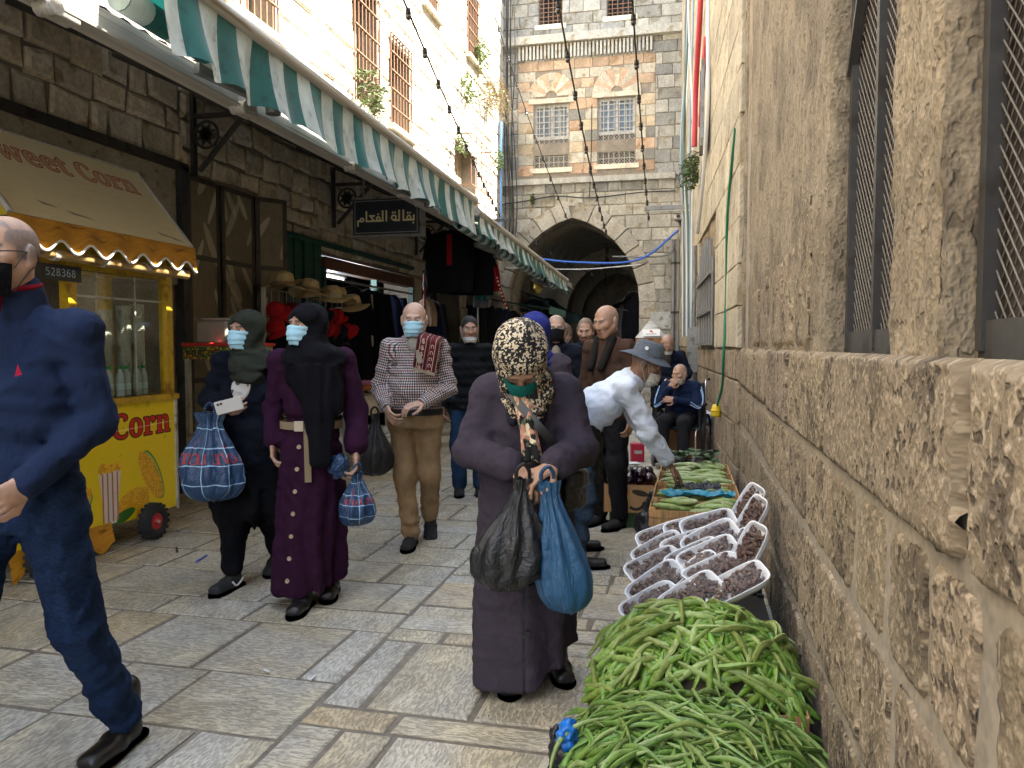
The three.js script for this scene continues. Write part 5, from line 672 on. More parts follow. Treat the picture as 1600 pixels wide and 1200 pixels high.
// ---------- heads and hands ----------
const SK = { tan: [0.40, 0.225, 0.145], light: [0.48, 0.29, 0.20], dark: [0.22, 0.115, 0.07], pale: [0.52, 0.33, 0.24] };
function headField(o = {}) {
  const w = o.w ?? 1, parts = [ell([0, 0.03, -0.014], [0.075 * w, 0.088, 0.096]), ell([0, -0.03, 0.024], [0.059 * w, 0.082, 0.066]), ell([0, -0.09, 0.056], [0.026, 0.022, 0.024])];
  for (const s of [-1, 1]) parts.push(cap([s * 0.052 * w, -0.045, 0.0], [s * 0.022, -0.092, 0.055], 0.022, 0.018), ell([s * 0.043, -0.016, 0.062], [0.02, 0.02, 0.022]));
  const base = joined(0.025, ...parts), fine = joined(0.012, cap([-0.032, 0.026, 0.079], [0.032, 0.026, 0.079], 0.012), cap([0, 0.014, 0.086], [0, -0.028, 0.105], 0.0085, 0.013), ell([-0.012, -0.034, 0.093], [0.009, 0.008, 0.01]), ell([0.012, -0.034, 0.093], [0.009, 0.008, 0.01]), cap([-0.018, -0.059, 0.083], [0.018, -0.059, 0.083], 0.007), cap([-0.016, -0.07, 0.081], [0.016, -0.07, 0.081], 0.0075));
  const ears = joined(0.006, ...[-1, 1].flatMap(s => [ell([s * 0.08 * w, 0.0, -0.012], [0.009, 0.032, 0.02]), ell([s * 0.078 * w, -0.026, -0.006], [0.008, 0.013, 0.011])]));
  let f = joined(0.012, base, fine); f = joined(0.006, f, o.noEars ? fine : ears);
  for (const s of [-1, 1]) f = without(f, ell([s * 0.031, 0.006, 0.094], [0.018, 0.011, 0.02]), 0.01);
  f = joined(0.005, f, cap([-0.044, 0.011, 0.071], [-0.02, 0.014, 0.079], 0.006), cap([0.044, 0.011, 0.071], [0.02, 0.014, 0.079], 0.006));
  return joined(0.03, f, cap([0, -0.06, -0.025], [0, -0.16, -0.035], 0.055, 0.056));
}
function headGeo(o) {
  const sk = SK[o.skin ?? 'tan'], hair = o.hair ?? [0.012, 0.01, 0.009], stub = o.stubble ?? 0, beard = o.beard ?? 0;
  const g = surface(headField(o), o.cell ?? 0.005, { uv: 'none', color: (x, y, z) => {
    let c = sk.slice(); const n = 0.93 + 0.14 * pn(x * 40, y * 40, z * 40); c = lum(n, c);
    if (y < -0.05 && y > -0.078 && Math.abs(x) < 0.022 && z > 0.078) c = [c[0] * 0.92, c[1] * 0.66, c[2] * 0.66];
    if (Math.abs(x) > 0.012 && Math.abs(x) < 0.05 && Math.abs(y - 0.026 - 0.06 * (0.03 - Math.abs(Math.abs(x) - 0.03)) * 1) < 0.0055 && z > 0.06) c = c.map((v, i) => mix(v, hair[i], 0.85));
    if (beard && y < -0.035 && z > -0.01 && !(Math.abs(x) < 0.02 && y > -0.075 && y < -0.052) && (y < -0.06 || Math.abs(x) > 0.045 || Math.abs(x) < 0.03) && y > -0.125) c = c.map((v, i) => mix(v, hair[i], beard * (0.8 + 0.3 * pn(x * 160, y * 160, z * 160))));
    if (stub) { const line = 0.045 + (z > 0 ? z * 0.55 : 0) - (Math.abs(x) > 0.05 && z > 0.02 ? 0.05 : 0); const k = z < 0.03 ? sstep(-0.03, 0.0, y) * (y < (o.crown ?? 0.2) ? 1 : 0.25) : sstep(line, line + 0.02, y); c = c.map((v, i) => mix(v, hair[i], k * stub * (0.85 + 0.3 * pn(x * 150, y * 150, z * 150)))); }
    return c;
  } });
  const eyes = []; for (const s of [-1, 1]) { const e = new THREE.SphereGeometry(0.0118, 14, 10), c = new Float32Array(e.attributes.position.count * 3), p = e.attributes.position; const gx = (o.gaze ?? [0, 0])[0], gy = (o.gaze ?? [0, 0])[1]; for (let i = 0; i < p.count; i++) { const d = Math.hypot(p.getX(i) - gx * 0.006, p.getY(i) - gy * 0.006); c.set(p.getZ(i) > 0 && d < 0.0062 ? [0.02, 0.012, 0.008] : [0.62, 0.58, 0.54], i * 3); } e.setAttribute('color', new THREE.BufferAttribute(c, 3)); e.translate(s * 0.031, 0.005, 0.0725); eyes.push(e.toNonIndexed()); }
  const h = g.index ? g.toNonIndexed() : g; for (const q of [h, ...eyes]) for (const k of Object.keys(q.attributes)) if (!['position', 'normal', 'uv', 'color'].includes(k)) q.deleteAttribute(k);
  return mergeGeometries([h, ...eyes]);
}
// hand: wrist point, finger direction, palm normal, thumb side, curl 0..1
function handField(w, fd, pn_, curl = 0.5, thumbSide = 1, sc = 1, spread = 0.12) {
  const F = V3(...fd).normalize(), N = V3(...pn_); N.addScaledVector(F, -N.dot(F)).normalize(); const S = F.clone().cross(N).multiplyScalar(thumbSide), W = V3(...w), P = (f, s, n) => W.clone().addScaledVector(F, f * sc).addScaledVector(S, s * sc).addScaledVector(N, n * sc);
  const A = v => v.toArray(), fs = [econ(A(P(-0.03, 0, 0)), A(P(0.03, 0, 0)), A(S), [0.028 * sc, 0.021 * sc], [0.034 * sc, 0.017 * sc], 0.01), econ(A(P(0.015, 0, 0)), A(P(0.088, 0.002, 0.004)), A(S), [0.034 * sc, 0.017 * sc], [0.042 * sc, 0.013 * sc], 0.012)], out = [];
  [[0.029, 1.0, 0.0], [0.010, 1.1, 0.004], [-0.010, 1.03, 0.003], [-0.029, 0.82, -0.004]].forEach(([s, len, f0], i) => { let p = P(0.085 + f0, s, 0.002), ang = curl * 0.75 + 0.08 * i * curl; const dirBase = spread * (i - 1.5) * -0.5; const segs = [0.044, 0.027, 0.021]; const ch = []; for (let k = 0; k < 3; k++) { const d = F.clone().multiplyScalar(Math.cos(ang)).addScaledVector(N, Math.sin(ang)).addScaledVector(S, dirBase).normalize(), q = p.clone().addScaledVector(d, segs[k] * len * sc); ch.push(cap(A(p), A(q), (0.0094 - k * 0.0008) * sc, (0.0088 - k * 0.0009) * sc)); p = q; ang += curl * (k ? 0.7 : 1.15); } out.push(joined(0.004, ...ch)); });
  let p = P(0.022, 0.03, 0.006); const tdir = [[0.6, 0.65, 0.35], [0.8, 0.2, 0.5], [0.85, -0.05, 0.5]], tl = [0.042, 0.032, 0.026], th = []; for (let k = 0; k < 3; k++) { const d = F.clone().multiplyScalar(tdir[k][0]).addScaledVector(S, tdir[k][1] - 0.2 * curl * k).addScaledVector(N, tdir[k][2] * (0.4 + curl)).normalize(), q = p.clone().addScaledVector(d, tl[k] * sc); th.push(cap(A(p), A(q), (0.0135 - k * 0.002) * sc, (0.0115 - k * 0.0015) * sc)); p = q; } out.push(joined(0.006, ...th));
  return joined(0.006, joined(0.014, ...fs), ...out);
}

// ---------- people ----------
const bodyM = new THREE.MeshPhysicalMaterial({ vertexColors: true, roughness: 0.55, sheen: 0.1 });
function headMatrix(pos, yaw = 0, pitch = 0, roll = 0, s = 1) { return new THREE.Matrix4().compose(V3(...pos), new THREE.Quaternion().setFromEuler(new THREE.Euler(pitch, yaw, roll, 'YXZ')), V3(s, s, s)); }
const noiseFold = (amp, fx, fy, fz, s = 0) => (x, y, z) => amp * (0.7 * pn(x * fx + s, y * fy, z * fz) + 0.75 * (Math.abs(pn(x * fx * 1.5 + y * 4 + s, y * fy * 1.6 + 5, z * fz * 1.5 + y * 3)) * 2.4 - 0.5) + 0.3 * (Math.abs(pn(x * fx * 3.6 - y * 6 + s, y * fy * 3 + 1, z * fz * 3.6)) * 2.4 - 0.5));
// default standing joints for height 1.7; facing +z, own left = +x
function joints(h, over = {}) { const k = h / 1.7, J = { head: [0, 1.585, 0.03], neck: [0, 1.43, -0.01], chest: [0, 1.26, 0], waist: [0, 1.05, 0], hips: [0, 0.93, 0], shL: [0.175, 1.385, -0.01], shR: [-0.175, 1.385, -0.01], elL: [0.235, 1.11, -0.02], elR: [-0.235, 1.11, -0.02], wrL: [0.25, 0.87, 0.05], wrR: [-0.25, 0.87, 0.05], hpL: [0.09, 0.9, 0], hpR: [-0.09, 0.9, 0], knL: [0.1, 0.49, 0.02], knR: [-0.1, 0.49, 0.02], anL: [0.1, 0.085, -0.03], anR: [-0.1, 0.085, -0.03] }; const o = {}; for (const n in J) o[n] = over[n] ?? J[n].map(v => v * k); return o; }
function person(label, pos, turn, J, o) {
  const g = thing('person', label, 'person', pos, turn), sk = SK[o.skin ?? 'tan'], hs = o.headScale ?? 1, HM = headMatrix(J.head, ...(o.look ?? [0, 0, 0]), hs);
  // body: continuous skeleton, with finer head and hands
  const limb = (a, b, r0, r1) => cap(J[a], J[b], r0, r1), t = o.thin ?? 1;
  const neckTop = V3(0, -0.08, -0.03).applyMatrix4(HM).toArray();
  const core = joined(0.05, econ(J.hips, J.chest, o.side ?? [1, 0, 0], [0.125 * t, 0.085 * t], [0.13 * t, 0.085 * t]), cap(J.shL, J.shR, 0.05), cap(J.chest, J.neck, 0.08, 0.055), cap(J.neck, neckTop, 0.05, 0.05), limb('shL', 'elL', 0.042, 0.036), limb('elL', 'wrL', 0.036, 0.025), limb('shR', 'elR', 0.042, 0.036), limb('elR', 'wrR', 0.036, 0.025), limb('hpL', 'knL', 0.07, 0.05), limb('knL', 'anL', 0.046, 0.032), limb('hpR', 'knR', 0.07, 0.05), limb('knR', 'anR', 0.046, 0.032));
  const bits = [surface(core, o.bodyCell ?? 0.02, { uv: 'none', color: () => sk }).toNonIndexed()];
  const hg = headGeo({ ...(o.face ?? {}), skin: o.skin, cell: o.headCell ?? 0.0055 }); hg.applyMatrix4(HM); bits.push(hg);
  for (const [w, H, s] of [['wrL', o.handL, 1], ['wrR', o.handR, -1]]) if (H) bits.push(surface(handField(J[w], H[0], H[1], H[2] ?? 0.5, (H[3] ?? 1), H[4] ?? 1), o.handCell ?? 0.0042, { uv: 'none', color: (x, y, z) => lum(0.9 + 0.16 * pn(x * 60, y * 60, z * 60), sk) }).toNonIndexed());
  for (const q of bits) for (const k of Object.keys(q.attributes)) if (!['position', 'normal', 'uv', 'color'].includes(k)) q.deleteAttribute(k);
  part('body', mergeGeometries(bits), bodyM, g);
  g.userData.HM = undefined; delete g.userData.HM;
  return { g, HM, J };
}
// clothing fields
const sleeve = (J, s, r, end = 1) => { const W = J['wr' + s], E = J['el' + s], w = [0, 1, 2].map(i => mix(E[i], W[i], end)); return [cap(J['sh' + s], E, r[0] * 0.72, r[1] * 0.82), cap(E, w, r[1] * 0.82, r[2] * 0.9)]; };
const torso = (J, side, rc, rw, rh) => { const q = (rc[2] ?? 0.075) * 0.68, N = [J.neck[0], J.neck[1] - 0.015, J.neck[2]]; return [econ(J.waist, J.chest, side, rw.map(v => v * 0.92), [rc[0] * 0.86, rc[1] * 0.9], 0.05), econ(J.hips, J.waist, side, rh.map(v => v * 0.94), rw.map(v => v * 0.92), 0.04), cap(N, J.shL, q * 1.05, q), cap(N, J.shR, q * 1.05, q), cap(J.shL, J.chest, q, q * 1.5), cap(J.shR, J.chest, q, q * 1.5)]; };
const legs = (J, r, end = 1) => ['L', 'R'].flatMap(s => { const K = J['kn' + s], A = J['an' + s], a = [0, 1, 2].map(i => mix(K[i], A[i], end)); return [cap(J['hp' + s], K, r[0], r[1]), cap(K, a, r[1], r[2])]; });
function shoe(parent, an, dir, mat, o = {}) { // dir: toe direction; foot tips about the ankle
  const d = V3(...dir).normalize(), L = o.len ?? 0.26, s = V3(0, 1, 0).cross(d).normalize(), up = d.clone().cross(s), at = (f, u, w) => V3(...an).addScaledVector(d, f).addScaledVector(up, u).addScaledVector(s, w).toArray(), sh = o.high ?? 0;
  const f = joined(0.03, econ(at(-0.045, -0.05, 0), at(L * 0.28, -0.046, 0), s.toArray(), [0.037, 0.038], [0.047, 0.04]), econ(at(L * 0.2, -0.055, 0), at(L - 0.07, -0.052, 0), s.toArray(), [0.047, 0.04], [0.042, 0.03], 0.022), cap(at(-0.015, -0.02, 0), at(-0.012, 0.03 + sh, 0), 0.042, 0.045));
  const sp = plane(at(0, -0.072, 0), up.clone().negate().toArray()); const g = new THREE.Group(); g.name = 'shoe'; parent.add(g);
  part('upper', surface(both(f, sp), o.cell ?? 0.007, { uv: 'none' }), mat, g);
  const ss = new THREE.Shape(); const pts = [[-0.088, 0.02], [-0.07, 0.038], [0, 0.036], [L * 0.35, 0.047], [L * 0.6, 0.045], [L - 0.06, 0.022], [L - 0.048, 0], [L - 0.06, -0.022], [L * 0.6, -0.045], [L * 0.35, -0.047], [0, -0.036], [-0.07, -0.038], [-0.088, -0.02]]; ss.moveTo(...pts[0]); ss.splineThru(pts.slice(1).map(p => new THREE.Vector2(...p))); const sg = new THREE.ExtrudeGeometry(ss, { depth: 0.014, bevelSize: 0.003, bevelThickness: 0.003, bevelSegments: 1, curveSegments: 3 }); const mm = new THREE.Matrix4().makeBasis(d, s.clone().negate(), up); mm.setPosition(V3(...at(0, -0.086, 0))); sg.applyMatrix4(mm); part('sole', sg, o.sole ?? M.rubber, g); return g;
}
function faceMask(P, color, o = {}) { // pleated mask over nose and chin, in head axes
  const y0 = o.top ?? -0.004, y1 = o.bot ?? -0.112, W = 1.15, fn = (s, t) => { const a = (s - 0.5) * 2 * W, y = mix(y0, y1, t) + 0.012 * (1 - Math.abs(s - 0.5) * 2) * (t < 0.3 ? 1 : 0) - 0.012 * (t > 0.7 ? (1 - Math.abs(s - 0.5) * 2) : 0) * -1, bul = Math.cos(a) ** 2 * 0.022 * Math.sin(Math.PI * clamp(t * 0.85 + 0.12, 0, 1)), pl = 0.0025 * Math.sin(t * Math.PI * 7) * (o.flat ? 0 : 1); const r = 0.073 + bul + pl, k = (1 - 0.22 * t * Math.abs(Math.sin(a))); return [Math.sin(a) * (r + 0.001) * k, y, 0.016 + Math.cos(a) * (r + 0.016)]; };
  const a = tri(fn, 26, 16), b = tri((s, t) => { const p = fn(s, t); return [p[0] * 0.97, p[1], p[2] - 0.003]; }, 26, 16), m = merge([a, b]); m.applyMatrix4(P.HM); const g = new THREE.Group(); g.name = 'face_mask'; P.g.add(g); part('mask_cloth', m, color, g);
  for (const s of [-1, 1]) { const x = s * 0.078, tg = tube([[s * 0.068, y0 - 0.012, 0.045], [x, 0.004, 0.01], [s * 0.085, 0.022, -0.014], [s * 0.085, -0.02, -0.03], [x, -0.05, 0.0], [s * 0.06, y1 + 0.016, 0.045]], 0.0018, 24, 4); tg.applyMatrix4(P.HM); part('ear_loop', tg, o.loop ?? M.whitePaint, g); }
}
M.blueMask = new THREE.MeshPhysicalMaterial({ color: lin(0.36, 0.62, 0.74), roughness: 0.8, sheen: 0.2 }); M.blackMask = cloth(0.01, 0.01, 0.012);
// ---------- bags ----------
function bagGeo(w, d, h, sd, o = {}) { // hangs down from its gathered neck at the origin
  return tri((s, t) => { const a = s * Math.PI * 2, nk = o.neck ?? 0.16, p = t < 0.12 ? mix(nk * 1.5, nk, t / 0.12) : mix(nk, 1, Math.pow(sstep(0.08, 0.72, t), 0.8)) * Math.sqrt(Math.max(0.0001, 1 - Math.pow(Math.max(0, t - 0.72) / 0.285, 3))), f = 1 + (1 - 0.75 * t) * 0.17 * Math.sin(a * 9 + 2 * pn(a, t * 2, sd)) + 0.16 * pn(Math.cos(a) * 1.6, t * 3.2, Math.sin(a) * 1.6 + sd) + 0.05 * pn(Math.cos(a) * 7, t * 13, Math.sin(a) * 7 + sd); return [Math.cos(a) * w / 2 * p * f + (o.lean ?? 0) * t, -t * h + 0.012 * pn(a * 2, t * 8, sd), Math.sin(a) * d / 2 * p * f, s * 2, 1 - t]; }, 72, 40);
}
M.blackBag = new THREE.MeshPhysicalMaterial({ color: lin(0.011, 0.012, 0.014), roughness: 0.38, bumpMap: crease, bumpScale: 0.004 });
M.blueBag = new THREE.MeshPhysicalMaterial({ color: lin(0.02, 0.085, 0.18), roughness: 0.34, bumpMap: crease, bumpScale: 0.004 });
const londonT = canvasTex(512, 512, (g, w, h) => { g.fillStyle = '#1d3a5c'; g.fillRect(0, 0, w, h); const r = mulberry(6); for (let i = 0; i < 300; i++) { g.fillStyle = `rgba(70,110,150,${r() * 0.2})`; g.fillRect(r() * w, r() * h, 30 * r(), 60 * r()); } g.strokeStyle = '#9fc0da'; g.lineWidth = 6; for (const x of [40, 150, 300, 410]) { g.beginPath(); g.moveTo(x, 0); g.lineTo(x, h); g.stroke(); } for (const y of [90, 200, 300, 410]) { g.beginPath(); g.moveTo(0, y); g.lineTo(w, y); g.stroke(); } g.font = 'bold 80px serif'; g.fillStyle = '#a5262c'; for (const x of [10, 266]) { g.fillText('LOVE', x, 290); g.fillText('L', x + 90, 200); } });
M.londonBag = new THREE.MeshPhysicalMaterial({ map: londonT, roughness: 0.32, bumpMap: crease, bumpScale: 0.005 });
function bag(name, label, pos, w, d, h, sd, mat, turn = 0, o = {}) { const b = thing(name, label, 'bag', pos, turn); part('sack', bagGeo(w, d, h, sd, o), mat, b); part('handle', merge([tube([[-0.02, -0.03, 0.01], [-0.025, 0.03, 0.015], [0, 0.055, 0.02], [0.02, 0.03, 0.01], [0.02, -0.03, 0]], 0.008, 20, 5)]), mat, b); return b; }

// ---------- fabrics ----------
const plaidT = tex(96, 96, (u, v) => { const st = x => { const q = (x * 3) % 3, i = Math.floor(q), f = q - i; return f < 0.5 ? 0 : i === 0 ? 1 : i === 1 ? 2 : 1; }; const a = st(u), b = st(v), C = [[0.80, 0.76, 0.72], [0.10, 0.10, 0.18], [0.34, 0.08, 0.10]]; return C[a].map((x, i) => (x + C[b][i]) / 2 * (a && b ? 0.7 : 1)); }, true, 1 / 0.054, 1 / 0.054);
const printT = tex(512, 512, (u, v) => { const w = fbm(u, v, 8, 8, 3, 201) * 0.1, n = fbm((u + w) % 1, (v + w) % 1, 22, 22, 2, 203), e = sstep(0.53, 0.57, n), t = fbm(u, v, 40, 40, 1, 205); return e > 0.5 ? [0.80 - 0.1 * t, 0.75 - 0.12 * t, 0.66 - 0.15 * t] : [0.035, 0.035, 0.05]; }, true, 1 / 0.15, 1 / 0.15);
const peachT = tex(512, 512, (u, v) => { const n = fbm(u, v, 8, 8, 3, 211), m = fbm(u, v, 20, 20, 2, 213); return n > 0.56 ? [0.04, 0.04, 0.05] : m > 0.56 ? [0.82, 0.76, 0.62] : n > 0.47 ? [0.35, 0.38, 0.28] : [0.72, 0.50, 0.42]; }, true, 1 / 0.3, 1 / 0.3);
const rugT = canvasTex(512, 512, (g, w, h) => { g.fillStyle = '#5a0f1c'; g.fillRect(0, 0, w, h); for (const [x, ww, c] of [[30, 26, '#2a0810'], [70, 10, '#cbb79c'], [210, 10, '#cbb79c'], [250, 20, '#2a0810'], [300, 8, '#b08a78'], [420, 12, '#cbb79c'], [470, 26, '#2a0810']]) { g.fillStyle = c; g.fillRect(x, 0, ww, h); } g.strokeStyle = '#d8c6b0'; g.lineWidth = 10; for (let y = 40; y < h; y += 110) { g.beginPath(); g.arc(146, y, 34, 0.3, 5.2); g.stroke(); g.beginPath(); g.arc(150, y + 2, 14, 0, 7); g.stroke(); g.beginPath(); g.arc(362, y + 50, 30, 2, 7); g.stroke(); } });
const denimT = tex(256, 256, (u, v) => { const a = 0.8 + 0.35 * (fbm(u, v, 60, 90, 2, 221) - 0.5) + 0.4 * (fbm(u, v, 4, 3, 4, 223) - 0.5); return [a, a, a]; }, true, 2.2, 2.2);
const denim = (r, g, b) => new THREE.MeshPhysicalMaterial({ map: denimT, color: lin(r, g, b), bumpMap: weave, bumpScale: 0.001, roughness: 0.95, specularIntensity: 0.3 });
const leather = paint(0.012, 0.011, 0.011, 0.38), suede = paint(0.014, 0.014, 0.015, 0.8);
const X1 = [1, 0, 0];
function hijab(P, mat, o = {}) {
  const hood = joined(0.03, ell([0, 0.026, -0.018], [0.096, 0.109, 0.118]), ell([0, -0.05, 0.004], [0.082, 0.086, 0.092]), cap([0, -0.09, -0.02], [0, -0.15, -0.02], 0.075, 0.085));
  const fr = inFrame(hood, P.HM), face = inFrame(ell([0, -0.024, 0.125], [0.061, 0.09 + (o.openUp ?? 0), 0.092]), P.HM), n = P.J.neck, sl = o.drape ?? 1;
  const drape = joined(0.06, ell([n[0], n[1] - 0.03, n[2] + 0.025], [0.15 * sl, 0.085, 0.125 * sl]), ell([n[0], n[1] - 0.12 * sl, n[2] + 0.09], [0.11 * sl, 0.13 * sl, 0.07]));
  const all = without(joined(o.k ?? 0.05, fr, drape, ...(o.extra ?? [])), face, 0.012);
  return part(o.name ?? 'headscarf', surface(moved(o.fold ?? ((x, y, z) => 0.007 * Math.sin(y * 95 + 14 * x + 8 * pn(x * 9, y * 9, z * 9)) * sstep(n[1] + 0.08, n[1] - 0.05, y) + 0.004 * Math.sin((y * 0.7 + z) * 60 + 9 * x) + 0.006 * pn(x * 12, y * 12, z * 12)), all), o.cell ?? 0.0065), mat, P.g);
}
function hairCap(P, color, o = {}) { const f = both(without(inFrame(joined(0.02, ell([0, 0.034, -0.018], [0.0795, 0.091, 0.1]), ell([0, -0.02, -0.045], [0.066, 0.06, 0.058])), P.HM), inFrame(ell([0, -0.03, 0.09], [0.068, o.brow ?? 0.098, 0.09]), P.HM), 0.01), inFrame(Object.assign(plane([0, o.low ?? -0.06, 0], [0, -1, 0.4]), { bb: [-1, -1, -1, 1, 1, 1] }), P.HM)); part('hair', surface(moved((x, y, z) => 0.0035 * pn(x * 70, y * 70, z * 70), f), 0.006, { uv: 'none' }), paint(...color, 0.8), P.g); }
function glasses(P) { const g = []; for (const s of [-1, 1]) { const r = new THREE.TorusGeometry(0.021, 0.002, 5, 18); r.scale(1.15, 0.8, 1); r.translate(s * 0.031, 0.004, 0.098); g.push(r, tube([[s * 0.054, 0.008, 0.096], [s * 0.076, 0.01, 0.05], [s * 0.082, 0.008, -0.01]], 0.002, 8, 4)); } g.push(tube([[-0.008, 0.008, 0.1], [0, 0.01, 0.102], [0.008, 0.008, 0.1]], 0.002, 4, 4)); const m = merge(g); m.applyMatrix4(P.HM); part('glasses', m, M.black, P.g); }

// 1: man in navy pullover, leaving the frame at the left
{
  const J = joints(1.8, { elL: [0.215, 1.18, -0.04], wrL: [0.13, 1.02, 0.18], elR: [-0.27, 1.2, -0.12], wrR: [-0.27, 0.98, -0.02], hpL: [0.1, 0.95, 0.02], hpR: [-0.1, 0.95, -0.02], knR: [-0.1, 0.53, 0.2], anR: [-0.1, 0.1, 0.34], knL: [0.12, 0.53, -0.06], anL: [0.15, 0.1, -0.28], head: [0, 1.69, 0.05] });
  const P = person('man in navy pullover and jeans striding past the corn cart', [-2.02, 0, -1.97], 0.2, J, { skin: 'light', look: [-0.12, 0.06, 0], face: { stubble: 0.8, hair: [0.12, 0.115, 0.12], crown: 0.075, beard: 0.15 }, headCell: 0.004, handL: [[-0.3, -0.4, 1], [-1, -0.2, -0.2], 0.55, 1], handR: [[0, -1, 0.2], [1, 0, 0], 0.5, -1] });
  part('pullover', surface(moved((x, y, z) => 0.002 * Math.sin(y * 55 + 30 * z + 9 * pn(x * 5, y * 5, z * 5)) * sstep(0.15, 0.27, Math.abs(x)) + noiseFold(0.008, 7, 9, 7, 2)(x, y, z), joined(0.035, ...torso(J, X1, [0.19, 0.138, 0.08], [0.172, 0.138], [0.172, 0.138]), cap(J.chest, J.neck, 0.115, 0.082), ...sleeve(J, 'L', [0.08, 0.066, 0.05]), ...sleeve(J, 'R', [0.085, 0.066, 0.05]))), 0.01), cloth(0.016, 0.028, 0.07), P.g);
  part('collar', surface(joined(0.02, cap([0, 1.49, -0.012], [0, 1.575, 0.005], 0.09, 0.079)), 0.008), cloth(0.018, 0.028, 0.065), P.g); part('collar_lining', merge([new THREE.TorusGeometry(0.069, 0.009, 8, 28).rotateX(Math.PI / 2 + 0.2).translate(0, 1.6, 0.013), bar([0.012, 1.585, 0.085], [0.014, 1.38, 0.15], 0.008, 0.012)]), cloth(0.3, 0.01, 0.03), P.g);
  const lg = new THREE.Shape([[0, 0], [0.018, 0.006], [0.008, 0.036]].map(p => new THREE.Vector2(...p))); const lgg = new THREE.ExtrudeGeometry(lg, { depth: 0.003, bevelEnabled: false }); lgg.rotateY(0.45); lgg.translate(0.085, 1.33, 0.146); part('sail_emblem', lgg, cloth(0.45, 0.02, 0.06), P.g);
  part('jeans', surface(moved((x, y, z) => 0.008 * Math.sin(y * 60 + 8 * pn(x * 6, y * 6, z * 6)) * sstep(0.45, 0.15, y) + noiseFold(0.012, 8, 7, 8)(x, y, z), joined(0.05, econ([0, 0.86, 0], [0, 1.03, 0], X1, [0.17, 0.13], [0.165, 0.13]), ...legs(J, [0.098, 0.074, 0.068], 0.93))), 0.01), denim(0.013, 0.03, 0.08), P.g);
  for (const s of ['L', 'R']) shoe(P.g, J['an' + s], s === 'R' ? [0, 0.1, 1] : [-0.12, 0, 1], leather, { high: 0.08, len: 0.28 });
  faceMask(P, M.blackMask, { top: -0.028, bot: -0.125, flat: true, loop: M.black }); glasses(P);
}
